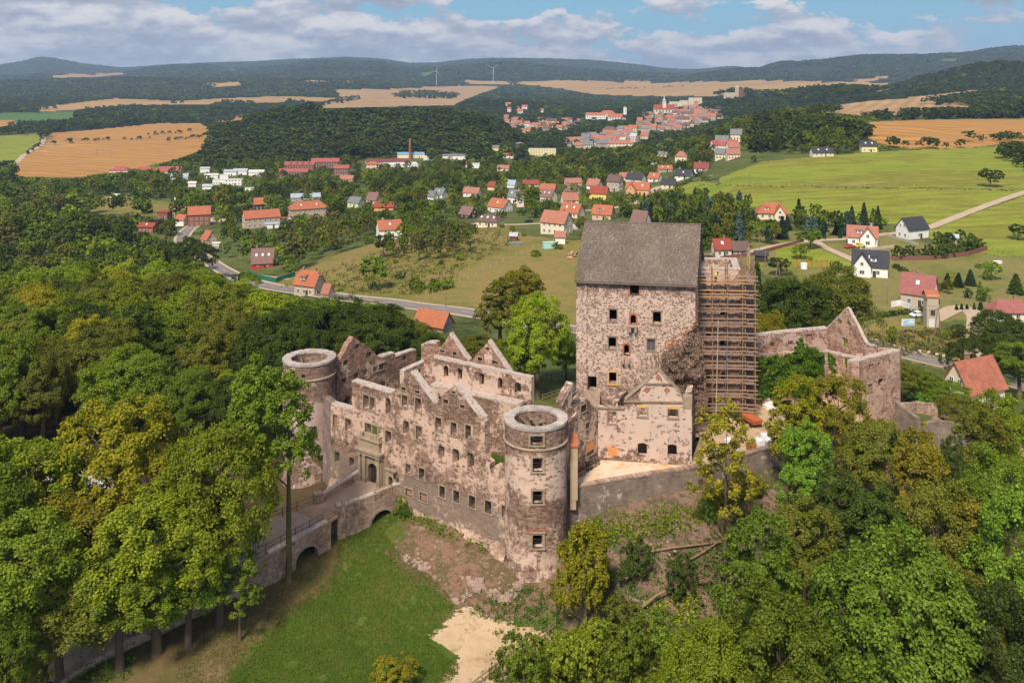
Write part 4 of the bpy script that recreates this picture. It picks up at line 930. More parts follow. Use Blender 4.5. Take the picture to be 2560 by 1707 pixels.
# terrace retaining wall
RT = thing('retaining_wall', 'long grey rubble retaining wall below the tiled terrace and the yard', 'wall', (20, 104, 8))
for i in range(len(RW_TOP) - 1):
    a, b = RW_TOP[i], RW_TOP[i + 1]; pl = Plane(a, b); mb = MB(); top = 13.62 if i > 3 else 13.45
    u0 = sum(Plane(RW_TOP[k], RW_TOP[k+1]).len for k in range(i))
    slab(mb, pl, rough_top([(0, 5), (pl.len, 5), (pl.len, top), (0, top)], 12, .05), [], .6, 0, 0, u0); w = part('wall', mb, M['retain'], RT)
    c = MB(); cope(c, pl, [(0, top), (pl.len, top)], .6, .07, .04); part('coping', c, M['retain'] if i > 3 else M['bridgewall'], w)
# handrail on the terrace
rail = thing('terrace_railing', 'low black metal railing along the wall foot left of the tiled terrace', 'railing', (8, 103, 13.2))
A = Vector(at_z(*G4(170,1115), 13.9)); B = Vector(at_z(*G4(385,970), 13.9)); c = MB(); c.bar(A, B, .12); c.bar(A - Vector((0,0,.35)), B - Vector((0,0,.35)), .08); part('handrail', c, M['blackmetal'], rail)
for k in range(7):
    p = A.lerp(B, k / 6); c = MB(); c.bar((p.x, p.y, 13.2), tuple(p), .07); part('post', c, M['blackmetal'], rail)
c = MB(); p = at_z(*G4(270,1085), 13.2); c.box((p[0], p[1], 13.75), (.18, .18, .5), .3); c.box((p[0] + .1, p[1], 14.25), (.45, .12, .08), .5); c.bar((p[0]+.5, p[1]+.2, 13.2), (p[0]+.3, p[1]+.1, 14.2), .12)
solo('telescope', c, M['blackmetal'], 'small black stand on the tiled terrace in front of the railing', 'stand')
p = at_z(*G4(140,1190), 13.2); q = at_z(*G4(195,1165), 13.2); c = MB(); c.face([(p[0], p[1], 13.22), (q[0], q[1], 13.22), (p[0]+.05, p[1]+.8, 14.9)]); c.face([(p[0]+.05, p[1]+.8, 14.9), (q[0], q[1], 13.22), (p[0], p[1]+1.4, 13.22)]); c.face([(p[0], p[1], 13.22), (p[0]+.05, p[1]+.8, 14.9), (p[0], p[1]+1.4, 13.22)])
solo('white_cone', c, M['coping'], 'small pale pointed heap at the near left corner of the tiled terrace', 'heap')
# ---------------------------------------------------------------- gable house
GP = Plane((10.5, 107.4), (21.4, 105.8)); GH = thing('gable_house_ruin', 'roofless plastered house with a baroque gable in front of the keep', 'ruin', (16, 106.5, 13.2))
gh = [((762,468,855,558),'f'), ((1060,478,1155,572),'f'), ((762,812,852,938),'s'), ((1055,825,1145,945),'s'), ((468,502,548,625),'f')]
gw = wall(GH, 'front_wall', GP, [G4(372,460), G4(632,470), G4(632,395), G4(740,300), G4(850,205), G4(905,140), G4(958,92), G4(1010,140), G4(1055,190), G4(1115,250), G4(1170,310), G4(1205,375), G4(1210,395), G4(1290,398), G4(1292,560)], 12.4,
     [(G4(*r), k) for r, k in gh], M['gablehouse'], t=.8, amp=.05)
c = MB()
for (a, b) in ((G4(625,403), G4(1205,410)), (G4(835,228), G4(1098,232)), (G4(325,462), G4(632,472))):
    (s0, z0), (s1, z1) = GP.hit(*a), GP.hit(*b); c.hexa([GP.xyz((s0, z0-.12), -.05), GP.xyz((s1, z1-.12), -.05), GP.xyz((s1, z1-.12), .16), GP.xyz((s0, z0-.12), .16), GP.xyz((s0, z0+.1), -.05), GP.xyz((s1, z1+.1), -.05), GP.xyz((s1, z1+.1), .22), GP.xyz((s0, z0+.1), .22)])
part('cornice', c, M['sandstone'], gw)
c = MB(); cope(c, GP, hits(GP, [G4(632,395), G4(740,300), G4(850,205), G4(905,140), G4(958,92), G4(1010,140), G4(1055,190), G4(1115,250), G4(1170,310), G4(1205,380)]), .8, .07, .1); part('coping', c, M['sandstone'], gw)
c = MB(); s0, z0 = GP.hit(*G4(1207,432)); s1, z1 = GP.hit(*G4(1292,432)); c.hexa([GP.xyz((s0, z0-.5), -.8), GP.xyz((s1, z0-.5), -.8), GP.xyz((s1, z0-.5), .05), GP.xyz((s0, z0-.5), .05), GP.xyz((s0, z0+.95), -.85), GP.xyz((s1+.05, z0+.95), -.85), GP.xyz((s1+.05, z0+.95), .12), GP.xyz((s0, z0+.95), .12)]); part('corner_pier', c, M['sandstone'], gw)
for cx_, cy_ in ((965,170), (850,292), (1048,294)):
    s, z = GP.hit(*G4(cx_, cy_)); r = .27; c = MB()
    slab(c, GP, [(s, z-r-.12), (s+r+.12, z), (s, z+r+.12), (s-r-.12, z)], [[(s, z-r), (s+r, z), (s, z+r), (s-r, z)]], .1, .05); part('diamond_frame', c, M['brick'], gw)
    c = MB(); slab(c, GP, [(s, z-r), (s+r, z), (s, z+r), (s-r, z)], [], .03, .012); part('diamond_recess', c, M['brickinfill'], gw)
for r_, m_ in (((470,850,562,932), 'shutter'),):
    r = GP.rect(*G4(*r_))
    for k in range(5):
        c = MB(); w_ = (r[2]-r[0]) / 5; slab(c, GP, loop_rect((r[0]+k*w_+.01, r[1], r[0]+(k+1)*w_-.01, r[3])), [], .06, .08); part('board', c, M[m_], gw)
for r_ in ((755,440,860,466), (1058,452,1165,478)):
    r = GP.rect(*G4(*r_)); c = MB(); slab(c, GP, loop_rect(r), [], .3, .06); part('lintel', c, M['sandstone_new'], gw)
SD = Vector((.28, .96)).normalized(); a = Vector((21.2, 105.9)); pl = Plane(a, a + SD * 8.6); mb = MB(); slab(mb, pl, rough_top([(0, 12.4), (8.2, 12.4), (8.2, 20.3), (0, 21.0)], 14, .12), [loop_rect((3, 15.5, 4, 17.2))], .7); part('side_wall', mb, M['sidewall'], GH)
a = Vector((12.9, 107.4)); pl = Plane(a, a + SD * 8); mb = MB(); slab(mb, pl, rough_top([(0, 12.4), (7.6, 12.4), (7.6, 19.2), (0, 20.3)], 14, .12), [], .6); part('cross_wall', mb, M['sidewall'], GH)
flat('house_floor', [(10.6, 107.6), (21.2, 106.1), (23.4, 113.7), (12.6, 115.4)], 13.15, M['soil'])
# ---------------------------------------------------------------- keep
KA, KB, KD = Vector((8.5, 116.3)), Vector((23.64, 113.8)), Vector((3.6, 12.3))
KP = Plane(KA, KB); KZ = 33.35; KEEP = thing('castle_keep', 'massive square keep with speckled render and a steep grey shingle roof', 'keep', (17, 120, 12))
kw = [((468,497,535,597),'s'), ((312,706,368,795),'fl'), ((641,724,700,815),'fl'), ((471,745,512,822),'a'), ((305,915,362,1003),'fl'), ((422,968,460,1050),'a'), ((597,930,656,1015),'fl'), ((309,1177,365,1265),'n'), ((148,1208,215,1318),'r')]
front = wall(KEEP, 'front_wall', KP, [K2(65,462), K2(300,472), K2(650,488), K2(960,500)], 11.0, [(K2(*r), k) for r, k in kw], M['keepwall'], t=1.6, amp=0)
r = KP.rect(*K2(309,1177,365,1265)); part('window_frame', frame_mb(KP, r, .2, .09, True), M['sandstone_new'], front)
for rr_ in ((468,497,535,597), (471,745,512,822), (422,968,460,1050)):
    r = KP.rect(*K2(*rr_)); c = MB(); w_ = .2; hole = loop_arch(r, (r[2]-r[0]) * (.18 if rr_[0] == 468 else .5)); outl = [(p[0] + (w_ if p[0] > (r[0]+r[2])/2 else -w_), p[1] + (w_ if p[1] > (r[1]+r[3])/2 else 0)) for p in hole]
    slab(c, KP, outl, [hole], .4, .03); part('brick_surround', c, M['brick'], front)
r = KP.rect(*K2(597,930,656,1015)); c = MB(); slab(c, KP, loop_rect(r), [], .03, -.3); pane = part('pane', c, M['greyglass'], front)
c = MB(); m_ = (r[0]+r[2])/2; c.bar(KP.xyz((m_, r[1]), -.25), KP.xyz((m_, r[3]), -.25), .06); 
for k in (1, 2): z = r[1] + (r[3]-r[1])*k/3; c.bar(KP.xyz((r[0], z), -.25), KP.xyz((r[2], z), -.25), .05)
part('glazing_bars', c, M['greywood'], front)
for (x0, x1, y0, y1) in ((460,518,828,866), (408,466,1078,1102)):
    r = KP.rect(*K2(x0, y0, x1, y1)); c = MB()
    for x in (r[0], r[2] - .28): pbox(c, KP, x, r[1], x + .28, r[3], -.1, .75); pbox(c, KP, x, r[1] - .25, x + .28, r[1], -.1, .4)
    if y0 < 900: pbox(c, KP, r[0] - .05, r[3], r[2] + .05, r[3] + .13, -.1, .85); pbox(c, KP, r[0], r[1] + .2, r[2], r[3], .0, .3)
    part('stone_bracket', c, M['stone'], front)
# splayed doorway and steps below it
r = KP.rect(*K2(148,1208,215,1318))
c = MB()
for k in range(7): pbox(c, KP, r[0] - .5, r[1] - .25 - k * .2, r[2] + .5, r[1] - .05 - k * .2, -.4, .25 + k * .28)
part('stone_steps', c, M['stone'], front)
for (nm, a, b) in (('side_wall', KB, KB + KD), ('rear_wall', KB + KD, KA + KD), ('side_wall', KA + KD, KA)):
    pl = Plane(a, b); L = pl.len
    if nm == 'side_wall': o = [(0, 11), (L, 11), (L, KZ - .2), (L / 2, 39.2), (0, KZ - .2)]
    else: o = [(0, 11), (L, 11), (L, KZ), (0, KZ)]
    hl = [loop_rect((L*.5-.5, 25, L*.5+.5, 26.6)), loop_rect((L*.5-.5, 18.5, L*.5+.5, 20))]
    mb = MB(); slab(mb, pl, o, hl, 1.4, 0, 0, 20); part(nm, mb, M['keepwall'], KEEP)
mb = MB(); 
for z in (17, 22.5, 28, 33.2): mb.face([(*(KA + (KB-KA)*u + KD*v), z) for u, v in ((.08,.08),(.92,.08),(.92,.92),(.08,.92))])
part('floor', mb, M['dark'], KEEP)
# shingle roof: a solid underlay and rows of single shingles
ux = (KB - KA).normalized(); RZ = 39.75
def roofpt(u, v, lift=0.0, ov=.45):   # u along the eaves 0..1, v from the front eaves 0 to the ridge 1
    a = KA - ux * .15 + (KB - KA + ux * .45) * u; vv = -.05 + v * (.5 + .05)
    p = a + KD * vv; z = KZ - .3 + (RZ - KZ + .3) * v + lift
    return Vector((p.x, p.y, z))
def roofpt_b(u, v, lift=0.0):
    a = KA - ux * .15 + (KB - KA + ux * .45) * u; vv = 1.05 - v * (.5 + .05)
    p = a + KD * vv; return Vector((p.x, p.y, KZ - .3 + (RZ - KZ + .3) * v + lift))
mb = MB()
for f in (roofpt, roofpt_b):
    q = [f(0,0,-.02), f(1,0,-.02), f(1,1,-.02), f(0,1,-.02)]; w = [p - Vector((0,0,.22)) for p in q]; mb.hexa([tuple(p) for p in w + q])
roof = part('roof', mb, M['shingle'], KEEP)
V = []; F = []; rg = random.Random(11); ROWS = 31; COLS = 92
for side, f in enumerate((roofpt, roofpt_b)):
    if side and True: ROWS_ = 20; COLS_ = 48
    else: ROWS_ = ROWS; COLS_ = COLS
    slope = (f(0,1) - f(0,0)).normalized(); nrm = slope.cross(Vector((ux.x, ux.y, 0)) if not side else -Vector((ux.x, ux.y, 0))).normalized()
    if nrm.z < 0: nrm = -nrm
    for r_ in range(ROWS_):
        v0 = r_ / ROWS_; v1 = min(1.0, v0 + 1.25 / ROWS_)
        for c_ in range(COLS_ + 1):
            u0 = (c_ + (.5 if r_ % 2 else 0) - .5 + rg.uniform(-.04, .04)) / COLS_; u1 = u0 + .94 / COLS_
            if u1 < 0.001 or u0 > .999: continue
            u0 = max(u0, -.004); u1 = min(u1, 1.004); dz = rg.uniform(0, .025); dv = rg.uniform(-.15, .12) / ROWS_
            a, b, c, d = f(u0, v0+dv), f(u1, v0+dv), f(u1, v1), f(u0, v1); k = len(V)
            V += [a + nrm*(.10+dz), b + nrm*(.10+dz), c + nrm*.012, d + nrm*.012, a + nrm*.0, b + nrm*.0]
            F += [(k, k+1, k+2, k+3), (k+4, k+5, k+1, k)]
me = np_mesh('shingles', [tuple(p) for p in V], F, [M['shingle']]); o = link('shingles', me, KEEP, True); o['kind'] = 'stuff'
mb = MB()
for k in range(40): 
    a = roofpt(k/40, 1, .03); b = roofpt((k+.96)/40, 1, .03 + rg.uniform(0, .03)); mb.bar(a, b, .34, .1)
part('ridge_boards', mb, M['shingle'], roof)
# ---------------------------------------------------------------- annex tower with scaffold
A0, A1, A2, A3 = Vector((25.75, 121)), Vector((31.3, 120.7)), Vector((32.6, 128)), Vector((26.9, 128.4)); AZ = 33.5
AN = thing('annex_tower', 'open topped stone annex tower wrapped in scaffolding at the right of the keep', 'tower', (29, 124, 13))
AP = Plane(A0, A1)
an = [((1018,562,1073,605),'s'), ((1148,568,1212,605),'s'), ((1018,670,1073,735),'a'), ((1148,692,1208,760),'a'), ((1022,880,1083,945),'s'), ((1148,908,1208,990),'s'), ((1040,1185,1072,1255),'r'), ((1155,1185,1198,1250),'r'), ((1180,474,1215,490),'a'), ((1045,1395,1075,1460),'r')]
wall(AN, 'front_wall', AP, [K2(985,396), K2(1145,398), K2(1303,402)], 12, [(K2(*r), k) for r, k in an], M['annexwall'], t=.9, amp=.04)
for a, b, nm in ((A1, A2, 'side_wall'), (A2, A3, 'rear_wall'), (A3, A0, 'side_wall')):
    pl = Plane(a, b); L = pl.len; mb = MB(); slab(mb, pl, [(0, 12), (L, 12), (L, AZ), (0, AZ)], [loop_rect((L*.3, z, L*.3+.9, z+1.5)) for z in (17.5, 22.5, 27.5)], .9, 0, 0, 9); part(nm, mb, M['annexwall'], AN)
for a, b in ((A0, A1), (A1, A2), (A2, A3), (A3, A0)):
    mb = MB(); pl = Plane(a, b); cope(mb, pl, [(0, AZ), (pl.len, AZ)], .9, .06, .03); part('coping', mb, M['coping'], AN)
mb = MB(); mb.face([(*p, AZ - 2.0) for p in (A0 + Vector((.8,.8)), A1 + Vector((-.8,.8)), A2 + Vector((-.9,-.8)), A3 + Vector((.8,-.8)))]); part('roof_slab', mb, M['ring'], AN)
mb = MB()
for (a, b) in ((A0 + Vector((.9,1.0)), A1 + Vector((-.9,.9))), (A1 + Vector((-.9,.9)), A2 + Vector((-1.0,-.9)))): mb.bar((*a, AZ - 1.2), (*b, AZ - 1.2), .25, .15)
part('white_beam', mb, M['white'], AN)
SC = thing('scaffold', 'tall timber scaffold with many plank levels around the annex tower', 'scaffold', (29, 119.5, 13.4))
rs = random.Random(21); fx = (AP.d); fn = AP.n
def sp_(s, o, z): p = A0 + fx * s + fn * o; return (p.x, p.y, z)
cols_s = [-.35, 1.55, 3.45, 5.55]; LEV = [14.6 + 1.92 * k for k in range(11)]; ztop = 35.2
for o in (.5, 1.75):
    for i, s in enumerate(cols_s):
        zt_ = 33.2 + rs.uniform(0, 1.6)
        c = MB(); c.bar(sp_(s + rs.uniform(-.05,.05), o, 13.3), sp_(s + rs.uniform(-.08,.08), o, zt_), .13); part('pole', c, M['scaffpole'], SC)
        c = MB(); 
        for z in LEV[:10]: c.bar(sp_(s, .1, z - .1), sp_(s, 2.0, z - .1), .10)
        if o < 1: part('transom', c, M['scaffpole'], SC)
nw = 0
for li, z in enumerate(LEV[:10]):
    for b_ in range(3):
        s0, s1 = cols_s[b_] - .15, cols_s[b_ + 1] + .15
        for k in range(2):
            c = MB(); o = .75 + k * .62; dz = rs.uniform(0, .03); c.bar(sp_(s0 + rs.uniform(-.3,.1), o, z + dz), sp_(s1 + rs.uniform(-.1,.3), o, z + rs.uniform(-.03,.04)), .34, .06); part('plank', c, M['newplank'] if li in (8,) and k == 2 else M['scaffplank'], SC)
    for zz, oo in ((z + 1.05, 1.86), (z + .55, 1.86), (z + .14, 1.88)):
        c = MB(); c.bar(sp_(-.7 + rs.uniform(-.2,.2), oo, zz), sp_(6.0 + rs.uniform(-.2,.2), oo, zz + rs.uniform(-.05,.05)), .05, .16); part('guard_rail', c, M['newplank'] if li >= 8 else M['scaffplank'], SC)
# side layer along the right wall
sdv = (A2 - A1).normalized(); sn = Vector((sdv.y, -sdv.x))
def sq_(s, o, z): p = A1 + sdv * s + sn * o; return (p.x, p.y, z)
for o in (.55, 1.85):
    for s in (-1.5, .4, 2.4, 4.4, 6.6):
        c = MB(); c.bar(sq_(s, o, 13.3), sq_(s + rs.uniform(-.1,.1), o, 33.6 + rs.uniform(0, 1.1)), .13); part('pole', c, M['scaffpole'], SC)
for li, z in enumerate(LEV[:10]):
    for k in range(3):
        c = MB(); c.bar(sq_(-1.9, .7 + k * .4, z + rs.uniform(0, .05)), sq_(6.9, .7 + k * .4, z), .37, .06); part('plank', c, M['scaffplank'], SC)
    for zz in (z + 1.0, z + .5):
        c = MB(); c.bar(sq_(-1.8, 1.95, zz), sq_(6.8, 1.95, zz + rs.uniform(-.06,.06)), .05, .15); part('guard_rail', c, M['scaffplank'], SC)
        c = MB(); c.bar(sq_(-1.65, .2, zz), sq_(-1.65, 2.2, zz), .05, .16); part('end_rail', c, M['scaffplank'], SC)
    c = MB()
    for s in (-1.5, .4, 2.4, 4.4, 6.6): c.bar(sq_(s, .1, z - .1), sq_(s, 2.3 + rs.uniform(0, .5), z - .1), .09); c.bar(sq_(s, .5, z), sq_(s + 1.6, 1.9, z + 1.9), .07)
    part('transom', c, M['scaffpole'], SC)
for k in range(6):
    z = 15 + k * 3.2; c = MB(); c.bar(sp_(cols_s[k % 3], 1.95, z), sp_(cols_s[k % 3 + 1], 1.95, z + 3.4), .07); part('brace', c, M['scaffpole'], SC)
c = MB(); c.bar(sp_(1.9, 2.1, 14), sp_(2.2, 2.1, 27), .09); part('downpipe', c, M['coping'], SC)
c = MB(); c.bar(sp_(3.1, 2.05, 16.5), sp_(3.4, 2.05, 24.2), .05); part('blue_hose', c, M['bluecloth'], SC)
for k in range(3):
    c = MB(); c.bar(sq_(.2 + k * 1.4, 1.2 + .3 * (k % 2), 33.4), sq_(.5 + k * 1.3, 1.3, 36.2 + rs.uniform(-.8, .6)), .09); part('upright_timber', c, M['newplank'], SC)
# workers on the top lift
def person(label, x, y, z, cloth, bend=0.0, rz=0.0, hat=None, h=1.72):
    P = thing('person', label, 'person', (x, y, z), rz)
    s = h / 1.72; b = bend
    J = {'pel': (0, 0, .92), 'che': (0, -.32 * b, 1.34 - .12 * b), 'nek': (0, -.42 * b, 1.50 - .2 * b), 'hed': (0, -.5 * b, 1.64 - .22 * b),
         'shl': (-.19, -.36 * b, 1.42 - .15 * b), 'ell': (-.28, -.4 * b - .05, 1.14 - .2 * b), 'hal': (-.24, -.42 * b - .22, .95 - .1 * b),
         'shr': (.19, -.36 * b, 1.42 - .15 * b), 'elr': (.28, -.4 * b - .05, 1.14 - .2 * b), 'har': (.22, -.42 * b - .24, .98 - .1 * b),
         'hil': (-.1, 0, .88), 'knl': (-.12, -.08, .48), 'anl': (-.13, 0, .08), 'tol': (-.13, -.16, .03), 'hir': (.1, 0, .88), 'knr': (.12, -.04, .48), 'anr': (.14, .06, .08), 'tor': (.14, -.1, .03)}
    rad = dict(pel=.15, che=.17, nek=.06, hed=.10, shl=.08, ell=.05, hal=.04, shr=.08, elr=.05, har=.04, hil=.1, knl=.07, anl=.05, tol=.045, hir=.1, knr=.07, anr=.05, tor=.045)
    E = [('pel','che'), ('che','nek'), ('nek','hed'), ('che','shl'), ('shl','ell'), ('ell','hal'), ('che','shr'), ('shr','elr'), ('elr','har'), ('pel','hil'), ('hil','knl'), ('knl','anl'), ('anl','tol'), ('pel','hir'), ('hir','knr'), ('knr','anr'), ('anr','tor')]
    keys = list(J); me = bpy.data.meshes.new('body'); me.from_pydata([tuple(c * s for c in J[k]) for k in keys], [(keys.index(a_), keys.index(b_)) for a_, b_ in E], [])
    o = link('body', me, P); me.materials.append(cloth); md = o.modifiers.new('skin', 'SKIN')
    for i, k in enumerate(keys): me.skin_vertices[0].data[i].radius = (rad[k] * s, rad[k] * s)
    me.skin_vertices[0].data[0].use_root = True; ms = o.modifiers.new('sub', 'SUBSURF'); ms.levels = 1; ms.render_levels = 1
    c = MB(); c.tube([(0, -.5*b*s, (1.58-.22*b)*s), (0, -.51*b*s, (1.66-.22*b)*s), (0, -.5*b*s, (1.76-.22*b)*s)], [.11*s, .125*s, .05*s], 10); link('helmet' if hat else 'hair', c.mesh('helmet', [hat or M['darkwood']], True), P)
    c = MB(); c.tube([(0, -.5*b*s-.03, (1.52-.22*b)*s), (0, -.5*b*s-.03, (1.62-.22*b)*s)], [.06*s, .09*s], 8); link('face', c.mesh('face', [M['skin']], True), P)
    c = MB()
    for sgn, kn, an in ((-1, 'knl', 'anl'), (1, 'knr', 'anr')): c.tube([(sgn*.1*s, 0, .9*s), tuple(q*s for q in J[kn]), tuple(q*s for q in J[an])], [.125*s, .09*s, .08*s], 8)
    link('trousers', c.mesh('trousers', [M['trousers']], True), P)
    return P
q = sp_(2.0, 1.3, LEV[9] + .05); person('bending person in a bright yellow jacket working on the top scaffold deck', *q, M['yellowcloth'], .9, .4)
q = sp_(.5, 1.2, LEV[9] + .05); person('person in blue work clothes crouching at the left end of the top scaffold deck', *q, M['bluecloth'], 1.0, -.5, h=1.5)
# ---------------------------------------------------------------- dead creeper on the keep, and the rust coloured part above it
def leafcloud(pts, size, seed=0, nrm=None, asp=1.0, up=.0):
    """one small leaf-like quad at each point"""
    r_ = np.random.default_rng(seed); n = len(pts); P = np.asarray(pts, float)
    d = r_.normal(size=(n, 3)); d[:, 2] += up
    if nrm is not None: d = d * .75 + nrm
    d /= np.linalg.norm(d, axis=1)[:, None] + 1e-9
    a = np.cross(d, r_.normal(size=(n, 3))); a /= np.linalg.norm(a, axis=1)[:, None] + 1e-9; b = np.cross(d, a)
    s = (size * r_.uniform(.6, 1.3, n))[:, None] if np.isscalar(size) else (size * r_.uniform(.7, 1.2, n))[:, None]
    V = np.stack([P - a * s * .5 * asp, P - b * s * .32 + d * s * .08, P + a * s * .5 * asp, P + b * s * .32 + d * s * .08], 1).reshape(-1, 3)
    F = np.arange(n * 4).reshape(-1, 4)
    return V, F
def creeper(pl, poly, dens, thick, size, seed, asp=1.0, droop=0):
    r_ = np.random.default_rng(seed); q = hits(pl, poly); xs = [a for a, b in q]; zs = [b for a, b in q]
    area = (max(xs) - min(xs)) * (max(zs) - min(zs)); n = int(area * dens)
    s = r_.uniform(min(xs), max(xs), n); z = r_.uniform(min(zs), max(zs), n)
    k = inpoly(s + fbm(s * 1.2, z * 1.2, seed) * .35, z + fbm(s * 1.2, z * 1.2, seed + 5) * .35, q); s, z = s[k], z[k]
    base = np.clip(.35 + .5 * fbm(s / 1.2, z / 1.2, seed + 9, 4), .03, 1.2) * thick
    edge = ss(s, min(xs), min(xs) + 2.0) * ss(-s, -max(xs), -max(xs) + 1.0)
    o = base * (.35 + .65 * edge) * r_.uniform(.3, 1, len(s)) ** .35
    P = np.stack([pl.a.x + pl.d.x * s + pl.n.x * o, pl.a.y + pl.d.y * s + pl.n.y * o, z], 1)
    return leafcloud(P, size, seed, np.array([pl.n.x * .8, pl.n.y * .8, .5 - droop]), asp)
CK = thing('creeper', 'huge dead brown creeper hanging on the lower right of the keep wall', 'creeper', (24, 113, 13.4))
V, F = creeper(KP, [K2(705,1060), K2(760,990), K2(850,930), K2(900,840), K2(965,770), K2(1000,830), K2(1020,1000), K2(1040,1150), K2(1055,1420), K2(1040,1540), K2(930,1570), K2(860,1400), K2(780,1240), K2(700,1160)], 330, 2.6, .24, 4, .6, .6)
o = link('twigs', np_mesh('twigs', V, F, [LM['dead']]), CK, True)
V, F = creeper(KP, [K2(725,960), K2(790,900), K2(860,860), K2(940,815), K2(962,760), K2(968,640), K2(985,600), K2(985,820), K2(900,900), K2(800,1010), K2(740,1010)], 38, .25, .2, 5, 1)
o = link('rust_shoots', np_mesh('rust_shoots', V, F, [LM['rust']]), CK, True); o['kind'] = 'stuff'
c = MB(); rr = random.Random(8)
for k in range(26):
    s = rr.uniform(11.2, 15.6); c.tube([KP.xyz((s, 13.2), .3), KP.xyz((s + rr.uniform(-1,.6), 18), .5 + rr.random()*.6), KP.xyz((s + rr.uniform(-2,.5), 24), .3)], [.09, .06, .02], 5)
part('stems', c, M['bark'], CK)
# ---------------------------------------------------------------- east range
ER = thing('east_range_ruin', 'roofless east range with a tall pointed gable and ivy at the right of the scaffold', 'ruin', (46, 126, 13))
EA = Plane((35.0, 129.9), (47.5, 132.5))
wall(ER, 'rear_wall', EA, [E1(40,350), E1(100,358), E1(400,322), E1(740,290)], 14, [(E1(*r), k) for r, k in (((228,412,270,455),'s'), ((393,398,435,440),'s'), ((555,340,607,410),'sb'), ((168,445,193,480),'b'))], M['eastwall'], t=.8, cop=[[E1(60,352), E1(100,356), E1(400,320), E1(740,288)]], copw=.15)
EG = Plane((47.5, 132.5), (51.0, 123.7))
wall(ER, 'gable_wall', EG, [E1(737,290), E1(830,190), E1(915,108), E1(935,125), E1(1010,270), E1(1090,428), E1(1165,450)], 13, [(E1(*r), k) for r, k in (((834,202,868,250),'a'), ((916,225,952,272),'a'), ((872,370,928,465),'s'), ((898,142,912,156),'a'))], M['eastblock'], t=.4,
     cop=[[E1(737,290), E1(915,108)], [E1(915,108), E1(935,125), E1(1010,270), E1(1090,428), E1(1165,450)]], copw=.14)
EB = Plane((34.0, 124.0), (46.0, 126.9))
wall(ER, 'ivy_wall', EB, [E1(20,520), E1(60,518), E1(350,512), E1(520,500), E1(745,498)], 12.5, [(E1(345,595,372,660), 'a'), (E1(590,560,630,615), 's')], M['annexwall'], t=.9)
EC = Plane((45.7, 127.2), (48.9, 124.2))
wall(ER, 'cross_wall', EC, [E1(700,494), E1(745,498), E1(870,530), E1(1030,562)], 12.5, [(E1(805,600,838,640), 'a')], M['eastblock'], t=.7, cop=[[E1(700,494), E1(745,498), E1(870,530), E1(1030,562)]])
EK = Plane((46.5, 120.0), (55.0, 124.9))
wall(ER, 'corner_block_wall', EK, [E1(968,590), E1(1050,572), E1(1220,530), E1(1386,490)], 5.0, [(E1(*r), k) for r, k in (((1112,605,1136,668),'a'), ((1137,602,1157,640),'b'), ((1188,590,1212,652),'ab'), ((1293,572,1312,616),'b'), ((1103,782,1138,845),'fb'), ((1195,735,1240,812),'s'))],
     M['eastblock'], t=.9, amp=.12, cop=[[E1(970,588), E1(1050,570), E1(1220,528), E1(1385,488)]], copw=.06)
for a, b in (((46.5, 120.0), (48.9, 124.6)), ((55.0, 124.9), (52.6, 126.6)), ((52.6, 126.6), (51.0, 123.9))):
    pl = Plane(b, a); mb = MB(); slab(mb, pl, rough_top([(0, 6), (pl.len, 6), (pl.len, 21.1), (0, 20.8)], 12, .1), [], .8); part('side_wall', mb, M['eastblock'], ER)
IV = thing('ivy', 'thick green ivy covering the low wall between scaffold and east gable', 'ivy', (40, 124, 13.4))
V, F = creeper(EB, [E1(40,510), E1(80,500), E1(130,525), E1(350,530), E1(420,470), E1(500,380), E1(560,430), E1(620,480), E1(700,520), E1(715,600), E1(690,700), E1(640,830), E1(300,900), E1(150,910), E1(60,880), E1(45,700)], 95, 1.3, .42, 14, 1.0, .3)
link('foliage', np_mesh('foliage', V, F, [LM['ivy']]), IV, True)
V2 = []; 
for i, (pg, sd_) in enumerate((([E1(740,500), E1(800,520), E1(815,640), E1(850,660), E1(800,700), E1(760,640)], 3), ([E1(905,545), E1(1000,565), E1(985,660), E1(950,720), E1(915,640)], 4))):
    V, F = creeper(EC, pg, 110, .5, .35, sd_); link('foliage', np_mesh('foliage', V, F, [LM['ivy']]), IV, True)
def low_wall(label, pts, z1, zb, t=.6, mat=None, dz=0, name='stone_wall'):
    T = thing(name, label, 'wall', (*pts[0], zb))
    for i in range(len(pts) - 1):
        pl = Plane(pts[i], pts[i + 1]); mb = MB(); slab(mb, pl, rough_top([(0, zb), (pl.len, zb), (pl.len, z1[i + 1]), (0, z1[i])], zb + 1, .1), [], t); part('wall', mb, mat or M['retain'], T)
    return T
low_wall('dark grey rubble wall stub at the right foot of the east block', [(53.0, 121.8), (54.2, 118.0)], [15.0, 14.2], 5)
low_wall('curved dark retaining wall running right from the east block', [(54.2, 118.4), (58, 119.5), (62, 119)], [12.8, 13.3, 12.6], 4)
low_wall('old low stone wall on the terraced slope right of the east block', [(62.5, 131), (66, 127.5), (70, 127), (73, 124)], [10.6, 10.4, 9.6, 9.0], 5, mat=M['bridgewall'])
low_wall('long low field wall below the round bush on the right slope', [(57.5, 134), (63, 137), (70, 137)], [9.8, 9.2, 8.6], 4, mat=M['bridgewall'])
